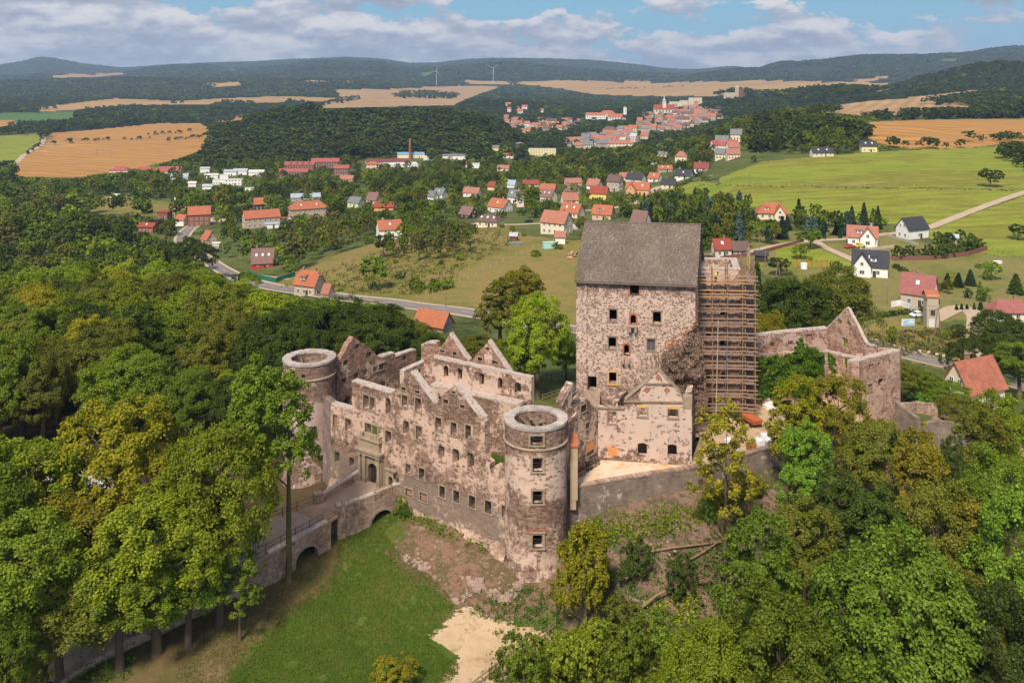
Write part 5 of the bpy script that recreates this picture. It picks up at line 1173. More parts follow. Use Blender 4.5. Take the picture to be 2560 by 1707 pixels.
# ---------------------------------------------------------------- bridge
BR = thing('gate_bridge', 'masonry gate bridge with low parapets, arches and a timber plank span', 'bridge', (-20, 103, 5))
Lg, Rg, Lo, Ro = Vector((-19.3, 110.9)), Vector((-13.6, 106.9)), Vector((-23.3, 104.1)), Vector((-19.6, 101.5))
L2, R2 = Vector((-25.0, 102.3)), Vector((-20.8, 99.3)); L3, R3 = Vector((-30.6, 98.2)), Vector((-25.7, 93.5)); L4, R4 = Vector((-38, 92.5)), Vector((-33, 87.6)); DZ = 9.45
Rp = Plane(Ro, Rg); r = Rp.rect(*C(540,1122,655,1225)); mb = MB()
slab(mb, Rp, rough_top([(0, 3.5), (Rp.len + .3, 3.5), (Rp.len + .3, 10.5), (0, 10.35)], 9, .06), [loop_arch((r[0], 4.2, r[2], r[3]), (r[2]-r[0])*.42)], .5); w = part('parapet_wall', mb, M['bridgewall'], BR)
c = MB(); slab(c, Rp, [(p[0], p[1]) for p in loop_arch((r[0]-.3, 5.5, r[2]+.3, r[3]+.3), (r[2]-r[0]+.6)*.42)], [loop_arch((r[0]+.0, 5.52, r[2]-.0, r[3]), (r[2]-r[0])*.42)], .3, .06); part('arch_ring', c, M['stone'], w)
c = MB(); cope(c, Rp, [(0, 10.35), (Rp.len, 10.5)], .5, .1); part('coping', c, M['coping'], w)
Lp = Plane(Lg, Lo); mb = MB(); slab(mb, Lp, rough_top([(0, 3.5), (Lp.len, 3.5), (Lp.len, 10.2), (0, 10.4)], 9, .06), [], .5); w = part('parapet_wall', mb, M['bridgewall'], BR); c = MB(); cope(c, Lp, [(0, 10.4), (Lp.len, 10.2)], .5, .1); part('coping', c, M['coping'], w)
Ep = Plane(Lo, Ro); mb = MB(); slab(mb, Ep, [(0, 3.5), (Ep.len, 3.5), (Ep.len, DZ-.02), (0, DZ-.02)], [], .8); part('end_pier', mb, M['bridgewall'], BR)
for p_ in (Lo, Ro):
    c = MB(); c.box((p_.x + (.3 if p_ is Lo else -.3), p_.y + .3, 7.1), (.5, .5, 3.5), .6); part('parapet_pier', c, M['bridgewall'], BR)
c = MB(); c.face([(*Lg, DZ), (*Lo, DZ), (*Ro, DZ), (*Rg, DZ)], [(0,0)]*4); part('gravel_deck', c, M['pinkgravel'], BR)
Mp = Plane(L2, R2); mb = MB(); slab(mb, Mp, [(0, 3.5), (Mp.len, 3.5), (Mp.len, DZ-.06), (0, DZ-.06)], [], .01 + .5); part('pier', mb, M['bridgewall'], BR)
for k in range(13):
    u0, u1 = k / 13, (k + .92) / 13; a, b = Lo.lerp(L2, u0), Ro.lerp(R2, u0); c_, d = Lo.lerp(L2, u1), Ro.lerp(R2, u1)
    mb = MB(); mb.hexa([(*a, DZ-.07), (*c_, DZ-.07), (*d, DZ-.07), (*b, DZ-.07), (*a, DZ+.03), (*c_, DZ+.03), (*d, DZ+.03), (*b, DZ+.03)]); part('plank', mb, M['deckplank'], BR)
for k in range(3):
    u = .15 + .35 * k; mb = MB(); mb.bar((*Lo.lerp(Ro, u), DZ - .25), (*L2.lerp(R2, u), DZ - .25), .25, .3); part('beam', mb, M['greywood'], BR)
Sp = Plane(R3, R2); r = Sp.rect(*Z1(0, 1000, 2.2178, 1638, 815, 1762, 905)); mb = MB()
slab(mb, Sp, rough_top([(-.2, 3), (Sp.len, 3), (Sp.len, 9.75), (-.2, 9.35)], 8.5, .06), [loop_arch((r[0], 3.6, r[2], r[3]), (r[2]-r[0])*.42)], .5); w = part('side_wall', mb, M['bridgewall'], BR); c = MB(); cope(c, Sp, [(-.2, 9.35), (Sp.len, 9.75)], .5, .07); part('coping', c, M['coping'], w)
c = MB(); slab(c, Sp, loop_arch((r[0]-.3, 4.9, r[2]+.3, r[3]+.3), (r[2]-r[0]+.6)*.42), [loop_arch((r[0], 4.92, r[2], r[3]), (r[2]-r[0])*.42)], .3, .06); part('arch_ring', c, M['stone'], w)
Sq = Plane(R4, R3); mb = MB(); slab(mb, Sq, rough_top([(0, 2.5), (Sq.len, 2.5), (Sq.len, 9.3), (0, 7.3)], 6.5, .06), [], .5); part('side_wall', mb, M['bridgewall'], BR)
St = Plane((-42, 80), R4); mb = MB(); slab(mb, St, [(0, 2.5), (St.len, 2.5), (St.len, 7.2), (0, 4.4)], [], .5); part('side_wall', mb, M['bridgewall'], BR)
Sr = Plane(L2, L4); mb = MB(); slab(mb, Sr, [(0, 3), (Sr.len, 3), (Sr.len, 7.0), (0, 9.3)], [], .5); part('side_wall', mb, M['bridgewall'], BR)
for q in (Sp, Sq):    # vault soffit behind the arch
    pass
c = MB(); c.face([(*L2, DZ - .03), (*L3, 9.0), (*R3, 9.0), (*R2, DZ - .03)]); c.face([(*L3, 9.0), (*L4, 7.0), (*R4, 7.0), (*R3, 9.0)]); c.face([(*L4, 7.0), (-47, 87, 4.4), (-42, 80, 4.2), (*R4, 7.0)]); part('sandy_deck', c, M['pinkgravel'], BR)
def rail_fence(label, pts, h=1.0, gap=1.9, mat=None, name='timber_fence', rails=(.95, .5), w=.1, group=None, cat='fence'):
    T = thing(name, label, cat, pts[0], 0, group); mat = mat or M['greywood']
    for i in range(len(pts) - 1):
        a, b = Vector(pts[i]), Vector(pts[i + 1]); n = max(1, round((b - a).length / gap))
        for k in range(n + (1 if i == len(pts) - 2 else 0)):
            p = a.lerp(b, k / n); c = MB(); c.bar((p.x, p.y, p.z - .25), (p.x, p.y, p.z + h + .1), w * 1.15); part('post', c, mat, T)
        for r_ in rails:
            c = MB(); c.bar(a + Vector((0, 0, r_)), b + Vector((0, 0, r_)), w * .55, w); part('rail', c, mat, T)
    return T
v3 = lambda p, z: (p.x, p.y, z)
rail_fence('brown timber railing on the far side of the bridge planks', [v3(Lo, DZ), v3(L2, DZ), v3(L3, 9.0), v3(L4, 7.0)])
rail_fence('short timber railing on the near side of the bridge planks', [v3(Ro, DZ), v3(R2, DZ)])
rail_fence('timber railing behind the lower bridge wall near the single slim tree', [v3(R2 + Vector((-.6,.4)), DZ), v3(R3 + Vector((-.6,.5)), 9.05), v3(R4 + Vector((-.6,.5)), 7.05)])
rail_fence('short railing on the parapet beside the gate arch', [(*Ro.lerp(Rg, .55), 9.9), (*Ro.lerp(Rg, .85), 9.9)], .8)
gp = lambda *v: [(lambda g: (g[0], g[1], g[2]))(ground_at(*p)) for p in v]
rail_fence('long timber fence along the right edge of the sandy path at the bottom', gp((1175,1735), (1270,1660), (1315,1630), (1372,1590), (1388,1572)), 1.0, 2.2, rails=(.9, .45))
for i, (lb, pts) in enumerate((('grey timber fence behind the palace beside the tall courtyard tree', [(4.5, 131, 11), (7.5, 133, 11.2), (11, 131, 11.4)]), ('second timber fence behind the palace, further back up the path', [(3, 139, 11), (8, 141, 11.4), (12.5, 138, 11.6)]),
                              ('lower timber fence between palace wall and keep', [(3.2, 125, 10.6), (6, 126.5, 11), (9.2, 124, 11.4)]))):
    rail_fence(lb, [(p[0], p[1], hz(p[0], p[1])) for p in pts], 1.0, 1.6)
# yard clutter
def bag(label, px, py, s, rz, z=13.38, h=1.0):
    x, y, _ = at_z(px, py, z); mb = MB(); r_ = random.Random(int(px)); n = 12; rings = []
    for k, (zz, f) in enumerate(((0, .86), (.15, 1.02), (.5, 1.06), (.8, .98), (1.0, .62), (1.06, .1))):
        rings.append([(math.copysign(abs(math.cos(2*math.pi*i/n)) ** .55, math.cos(2*math.pi*i/n)) * s * f * r_.uniform(.95, 1.05), math.copysign(abs(math.sin(2*math.pi*i/n)) ** .55, math.sin(2*math.pi*i/n)) * s * f * r_.uniform(.95, 1.05), zz * h * s * 1.5) for i in range(n)])
    for a_, b_ in zip(rings, rings[1:]):
        for i in range(n): mb.face([a_[i], a_[(i+1) % n], b_[(i+1) % n], b_[i]])
    o = solo('bulk_bag', mb, M['tarp'], label, 'bag', 'bulk bags in the castle yard'); o.location = (x, y, z); o.rotation_euler.z = rz
for i, (px, py, s, rz, lb) in enumerate(((1899,1112,.62,.2,'full white bulk bag, front left one of the stack in the yard'), (1924,1110,.62,.5,'full white bulk bag, front right one of the stack in the yard'), (1912,1098,.55,.1,'white bulk bag behind the front pair in the yard'), (1936,1100,.5,.3,'smaller white bulk bag at the right end of the yard stack'),
                                      (1838,1135,.6,.1,'white bulk bag half hidden behind the slim yellowish tree'), (1822,1108,.5,.8,'pale bulk bag beside the slim yellowish tree'), (1852,1100,.45,.4,'greyish bulk bag behind the slim tree in the yard'))): bag(lb, px, py, s, rz)
x, y, _ = at_z(1924, 1020, 13.38); c = MB(); c.box((x, y, 13.65), (.8, .5, .25), .3); c.box((x+.1, y+.1, 14.0), (.6, .4, .12), .6); solo('slab_stack', c, M['white'], 'small stack of white slabs on the yard by the ivy wall', 'stack')
for i, (px, py, lb) in enumerate(((1905,1012,'leaning timber pallet left of the white slabs'), (1932,1005,'upright timber pallet right behind the white slabs'), (1948,1010,'timber pallet standing at the edge of the yellow tree'))):
    x, y, _ = at_z(px, py, 13.38); T = thing('pallet', lb, 'pallet', (x, y, 13.38), .3 * i, 'pallets by the ivy wall')
    for k in range(5): c = MB(); c.box((-.5 + k * .25, 0, .6), (.09, .03, .6)); link('slat', c.mesh('slat', [M['scaffplank']]), T)
    for k in range(2): c = MB(); c.box((0, .06, .25 + .7 * k), (.6, .04, .05)); link('crosspiece', c.mesh('crosspiece', [M['scaffplank']]), T)
x, y, _ = at_z(1882, 1015, 13.38); c = MB(); c.box((x, y, 14.4), (.9, .06, 1.05), .1); solo('board_door', c, M['shutter'], 'orange brown wooden door leaf in the wall at the scaffold foot', 'door')
x, y, _ = at_z(1880, 1062, 13.38)
T = thing('skip_trailer', 'orange and red builder trailer standing in the yard beside the scaffold', 'trailer', (x, y, 13.38), .35)
c = MB(); c.hexa([(-.6,-1.3,.5), (.6,-1.3,.5), (.6,1.3,.5), (-.6,1.3,.5), (-.7,-1.5,1.1), (.7,-1.5,1.1), (.7,1.5,1.1), (-.7,1.5,1.1)]); link('tray', c.mesh('tray', [M['orangepaint']]), T)
for sx in (-1, 1):
    for sy in (-.7, .7): c = MB(); c.tube([(sx * .62, sy, .3), (sx * .8, sy, .3)], .3, 12); link('wheel', c.mesh('wheel', [M['blackmetal']]), T)
c = MB(); c.bar((0, -1.3, .5), (0, -2.2, .45), .08); link('drawbar', c.mesh('drawbar', [M['blackmetal']]), T)
x, y, _ = at_z(1878, 1125, 13.38); c = MB()
for k in range(5): c.box((x, y, 13.5 + k * .16), (.5, .45, .06), .05 * k)
solo('brick_stack', c, M['brick'], 'low stack of red bricks left of the white bulk bags', 'stack')
# rubble and ruined footing below the near tower
rr = random.Random(31)
def rock_mesh(seed, flat_=.7):
    r_ = random.Random(seed); mb = MB(); P = []
    for (a, b, c) in ((-1,-1,-1),(1,-1,-1),(1,1,-1),(-1,1,-1),(-1,-1,1),(1,-1,1),(1,1,1),(-1,1,1)): P.append((a * r_.uniform(.6,1), b * r_.uniform(.6,1), c * flat_ * r_.uniform(.5,1)))
    mb.hexa(P); return mb.mesh('stone', [M['stone']])
RKS = [rock_mesh(i) for i in range(6)]
RB = thing('ruined_footing', 'line of broken pale foundation stones below the near round tower', 'rubble', gp((1200,1480))[0])
def stones(T, poly, n, smin, smax):
    k = 0; g = 0
    xs = [p[0] for p in poly]; ys = [p[1] for p in poly]
    while k < n and g < n * 40:
        g += 1; px, py = rr.uniform(min(xs), max(xs)), rr.uniform(min(ys), max(ys))
        if not inpoly([px], [py], poly)[0]: continue
        x, y, z = ground_at(px, py); o = bpy.data.objects.new('stone', rr.choice(RKS)); COL.objects.link(o); s = rr.uniform(smin, smax) ** 1.0
        o.parent = T; o.location = Vector((x, y, z + s * .25)) - T.location; o.scale = (s * rr.uniform(.7, 1.4), s, s * .8); o.rotation_euler = (rr.uniform(-.2,.2), rr.uniform(-.2,.2), rr.uniform(0, 3.1)); k += 1
stones(RB, [(1150,1440), (1200,1452), (1255,1492), (1268,1488), (1300,1450), (1310,1460), (1275,1512), (1235,1500), (1160,1462)], 75, .14, .42)
stones(RB, [(1005,1385), (1030,1395), (1085,1420), (1075,1436), (1000,1400)], 26, .1, .3)
stones(RB, [(1130,1500), (1180,1485), (1185,1495), (1150,1515)], 10, .12, .3)
RB2 = thing('scattered_stones', 'loose pale stones scattered over the bare slope under the palace wall', 'rubble', gp((1100,1400))[0])
stones(RB2, [(1010,1310), (1250,1400), (1300,1530), (1240,1550), (1120,1500), (1000,1380)], 90, .05, .16)
RB3 = thing('scattered_stones', 'loose pinkish stones on the shrubby hillside below the retaining wall', 'rubble', gp((1600,1400))[0])
stones(RB3, [(1430,1330), (1640,1290), (1720,1300), (1650,1480), (1640,1600), (1540,1600), (1500,1420)], 130, .05, .17)
# fallen trunks on the hillside
def log(label, pts, r0, r1, lift=.3, mat=None):
    P = []
    for i, p in enumerate(pts):
        x, y, z = ground_at(p[0], p[1]); P.append((x, y, z + lift + (p[2] if len(p) > 2 else 0)))
    T = thing('fallen_tree', label, 'fallen tree', P[0]); c = MB(); n = len(P); c.tube(P, [r0 + (r1 - r0) * i / (n - 1) for i in range(n)], 8); part('trunk', c, mat or M['logwood'], T)
    r_ = random.Random(len(label))
    for k in range(7):
        i = r_.randrange(n // 2, n - 1) if n > 2 else 0; a = Vector(P[i]).lerp(Vector(P[i + 1]), r_.random()); d = Vector((r_.uniform(-1,1), r_.uniform(-.6,.6), r_.uniform(.1,.9))).normalized() * r_.uniform(.8, 2.2)
        c = MB(); c.tube([a, a + d * .5 + Vector((0,0,.1)), a + d], [.05, .035, .012], 5); part('branch', c, mat or M['logwood'], T)
log('long fallen trunk lying level across the upper hillside', [(1600,1392), (1680,1378), (1760,1368), (1815,1362)], .13, .08, .4)
log('thinner fallen trunk crossing below the long level one', [(1705,1420), (1760,1390), (1800,1362), (1830,1335)], .1, .06, .5)
log('arched fallen trunk sweeping across the lower hillside', [(1590,1542,.2), (1640,1515,.8), (1700,1490,1.0), (1770,1475,.6)], .16, .1, .3)
log('bare barkless trunk pointing straight downhill', [(1608,1545), (1615,1600), (1625,1650)], .14, .17, .3)
# ---------------------------------------------------------------- houses of the village and the town
def wmesh(frame, pane):
    mb = MB()
    for (x0, z0, x1, z1) in ((-.5,-.6,-.42,.6), (.42,-.6,.5,.6), (-.42,-.6,.42,-.52), (-.42,.52,.42,.6), (-.03,-.52,.03,.52)): mb.box(((x0+x1)/2, -.03, (z0+z1)/2), ((x1-x0)/2, .05, (z1-z0)/2))
    mb.box((0, .0, 0), (.43, .03, .53), mi=1)
    return mb.mesh('window', [frame, pane])
WIN = wmesh(M['white'], M['glass']); WINB = wmesh(M['darkwood'], M['glass'])
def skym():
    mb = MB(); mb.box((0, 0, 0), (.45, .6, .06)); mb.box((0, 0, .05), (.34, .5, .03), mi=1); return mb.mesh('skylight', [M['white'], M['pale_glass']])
M['bluegreypaint'] = plain('grey_blue_paint', (.12,.16,.24), .4, .1, spec=.5)
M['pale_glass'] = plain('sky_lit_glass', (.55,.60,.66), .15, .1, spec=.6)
SKYL = skym()
def roof_gable(mb, L, D, e, h, ov=.45, th=.2, cx=0, cy=0, ax='x', clip=0.0):
    """clip: share of the ridge cut back at each end (half hip)"""
    hx = L / 2 + ov; hy = D / 2 + ov; ez = e - h * ov / (D / 2); rz = e + h
    T = (lambda x, y, z: (cx + x, cy + y, z)) if ax == 'x' else (lambda x, y, z: (cx + y, cy - x, z))
    for s in (-1, 1):
        if clip:
            c0 = clip * D; zc = rz - h * clip * 1.6; yc = (rz - zc) / (rz - ez) * hy
            P = [(-hx, s*hy, ez), (hx, s*hy, ez), (hx, s*yc, zc), (hx - c0, 0, rz), (-hx + c0, 0, rz), (-hx, s*yc, zc)]
        else: P = [(-hx, s*hy, ez), (hx, s*hy, ez), (hx, 0, rz), (-hx, 0, rz)]
        A = [T(*p) for p in P]; B = [T(p[0], p[1], p[2] - th) for p in P]
        if s > 0: A = A[::-1]; B = B[::-1]
        mb.face(A); mb.face(B[::-1]); n = len(A)
        for i in range(n): mb.face([B[i], B[(i+1) % n], A[(i+1) % n], A[i]])
    if clip:
        for s in (-1, 1):
            c0 = clip * D; zc = rz - h * clip * 1.6; yc = (rz - zc) / (rz - ez) * hy
            A = [T(s*hx, -yc, zc), T(s*hx, yc, zc), T(s*(hx - c0), 0, rz)]; mb.face(A if s > 0 else A[::-1])
def roof_hip(mb, L, D, e, h, ov=.5, th=.2, run=None, cx=0, cy=0):
    hx = L / 2 + ov; hy = D / 2 + ov; k = min(run if run is not None else D / 2, hx - .1); ez = e - .25; rz = e + h
    a, b, c, d = (cx-hx, cy-hy, ez), (cx+hx, cy-hy, ez), (cx+hx, cy+hy, ez), (cx-hx, cy+hy, ez); r0, r1 = (cx-hx+k, cy, rz), (cx+hx-k, cy, rz)
    mb.face([a, b, r1, r0]); mb.face([c, d, r0, r1]); mb.face([b, c, r1]); mb.face([d, a, r0]); mb.face([a, d, c, b])
    for p, q in ((a,b),(b,c),(c,d),(d,a)): mb.face([(p[0],p[1],p[2]-th), (q[0],q[1],q[2]-th), q, p])
def walls_mb(mb, L, D, e, h=0, cx=0, cy=0, ax='x', zb=-2.5):
    hx, hy = L/2, D/2; T = (lambda x, y, z: (cx+x, cy+y, z)) if ax == 'x' else (lambda x, y, z: (cx+y, cy-x, z))
    mb.face([T(-hx,-hy,zb), T(hx,-hy,zb), T(hx,-hy,e), T(-hx,-hy,e)]); mb.face([T(hx,hy,zb), T(-hx,hy,zb), T(-hx,hy,e), T(hx,hy,e)])
    g = [T(hx,-hy,zb), T(hx,hy,zb), T(hx,hy,e)] + ([T(hx,0,e+h-.12)] if h else []) + [T(hx,-hy,e)]; mb.face(g)
    g = [T(-hx,hy,zb), T(-hx,-hy,zb), T(-hx,-hy,e)] + ([T(-hx,0,e+h-.12)] if h else []) + [T(-hx,hy,e)]; mb.face(g)
    if not h: mb.face([T(-hx,-hy,e), T(hx,-hy,e), T(hx,hy,e), T(-hx,hy,e)])
def put_win(H, x, y, z, face, w=1.0, h=1.2, me=None, nm='window'):
    o = bpy.data.objects.new(nm, me or WIN); COL.objects.link(o); o.parent = H; o.location = (x, y, z); o.scale = (w, 1, h / 1.2)
    o.rotation_euler = (0, 0, {'f': 0, 'r': R(90), 'b': R(180), 'l': R(-90)}[face]); return o
def house(label, px, py, wpx, r=.75, st=1.3, rise=None, phi=0, wall='white', roof='red', typ='gable', chim=1, nf=3, ng=1, sky=0, dormer=0, wing=None, cat='house', name='house', gwin=2, wood=False, nstor=None, group=None, colfb=None, scale=1.0):
    ph = R(phi); x, y, z = ground_at(px, py); L = wpx * y / FPX / (math.cos(ph) + r * abs(math.sin(ph))) / scale; D = L * r; e = st * 2.75; h = rise if rise is not None else D * .42
    cxw = x; cyw = y + (D * .5 * math.cos(ph) + L * .5 * abs(math.sin(ph)))
    cxw = (px - CX) / FPX * (y + .35 * (cyw - y)) ; z = min(hz(cxw, cyw), z) if hz(cxw, cyw) < z else z
    H = thing(name, label, cat, (cxw, cyw, z), ph, group)
    mb = MB(); walls_mb(mb, L, D, e, h if typ in ('gable', 'half') else 0)
    rb = MB()
    if typ == 'gable': roof_gable(rb, L, D, e, h)
    elif typ == 'half': roof_gable(rb, L, D, e, h, clip=.22)
    elif typ == 'hip': roof_hip(rb, L, D, e, h)
    elif typ == 'flat': rb.box((0, 0, e + .1), (L/2 + .2, D/2 + .2, .15))
    elif typ == 'shed': rb.hexa([(-L/2-.3,-D/2-.3,e-.1), (L/2+.3,-D/2-.3,e-.1), (L/2+.3,D/2+.3,e+h-.1), (-L/2-.3,D/2+.3,e+h-.1), (-L/2-.3,-D/2-.3,e+.1), (L/2+.3,-D/2-.3,e+.1), (L/2+.3,D/2+.3,e+h+.1), (-L/2-.3,D/2+.3,e+h+.1)])
    if wing:      # cross wing towards the viewer: (x position share, width, projection, height factor)
        wx, ww, wd, hf = wing; wx *= L / 2; ww *= L; wd *= D; wh = h * hf
        T0 = D/2 + wd
        yy = -(D/2 + wd) / 2; 
        walls_mb(mb, D/2 + wd, ww, e, wh, wx, yy, 'y'); roof_gable(rb, D/2 + wd, ww, e + .02, wh, .4, .18, wx, yy, 'y')
    W_ = part('wall', mb, WM[wall], H, False); Rf = part('roof', rb, RM[roof], H, False)
    small = wpx < 30
    rr = random.Random(int(px * 7 + py))
    for k in range(chim):
        c = MB(); xx = (rr.choice((-.28, -.15, .18, .3)) if chim == 1 else (-.3 + .6 * k / max(1, chim - 1))) * L; c.box((xx, .25, e + h + .1), (.32, .32, .75)); c.box((xx, .25, e + h + .88), (.4, .4, .06)); part('chimney', c, M['brickinfill'] if wall != 'white' else WM['grey'], Rf, False)
    if not small:
        ns = nstor or max(1, int(round(st * .9))); me = WINB if wood else WIN; fside = -1
        for s_ in range(ns):
            zz = 1.55 + s_ * 2.75
            if zz + .6 > e: break
            for k in range(nf):
                xx = (-.5 + (k + .5) / nf) * L * .9
                if wing and abs(xx - wing[0] * L / 2) < wing[1] * L / 2 + .3: continue
                put_win(H, xx, -D/2 - .02, zz, 'f', 1.05, 1.3, me)
            for k in range(ng):
                yy = (-.5 + (k + .5) / ng) * D * .85
                put_win(H, L/2 + .02, yy, zz, 'r', 1.0, 1.25, me); put_win(H, -L/2 - .02, yy, zz, 'l', 1.0, 1.25, me)
        if typ in ('gable', 'half') and h > 2.4:
            for k in range(gwin):
                yy = (k - (gwin - 1) / 2) * 1.7; put_win(H, L/2 + .02, yy, e + .9, 'r', .85, 1.1, me); put_win(H, -L/2 - .02, yy, e + .9, 'l', .85, 1.1, me)
        if wing: put_win(H, wing[0] * L / 2, -(D/2 + wing[2] * D) - .02, e + .5, 'f', 1, 1.2, me); put_win(H, wing[0] * L / 2, -(D/2 + wing[2] * D) - .02, 1.6, 'f', 1.6, 1.3, me)
    sl = math.atan2(h, D / 2)
    for k in range(sky):
        o = bpy.data.objects.new('skylight', SKYL); COL.objects.link(o); o.parent = Rf; f = .5; xx = (-.5 + (k + .7) / (sky + .4)) * L
        o.location = (xx, -D/2 * (1 - f), e + h * f + .1); o.rotation_euler = (sl, 0, 0)
    for k in range(dormer):
        xx = (-.5 + (k + .5) / dormer) * L * .8 if dormer > 1 else rr.choice((-.1, .1)) * L; c = MB(); dz = e + h * .28; c.box((xx, -D/2*.62, dz + .55), (.9, .9, .65)); dm = part('dormer', c, WM[wall], Rf, False)
        c = MB(); c.hexa([(xx-1.15,-D/2*.62-1.2,dz+1.1), (xx+1.15,-D/2*.62-1.2,dz+1.1), (xx+1.15,0,dz+1.7), (xx-1.15,0,dz+1.7), (xx-1.15,-D/2*.62-1.2,dz+1.25), (xx+1.15,-D/2*.62-1.2,dz+1.25), (xx+1.15,0,dz+1.85), (xx-1.15,0,dz+1.85)]); part('dormer_roof', c, RM[roof], Rf, False)
        if not small: put_win(Rf, xx, -D/2*.62 - .93, dz + .6, 'f', .9, .9)
    if not small:
        c = MB(); c.box((L * .12, -D/2 - .03, 1.0), (.5, .05, 1.0)); part('door', c, M['darkwood'], H, False)
    return H
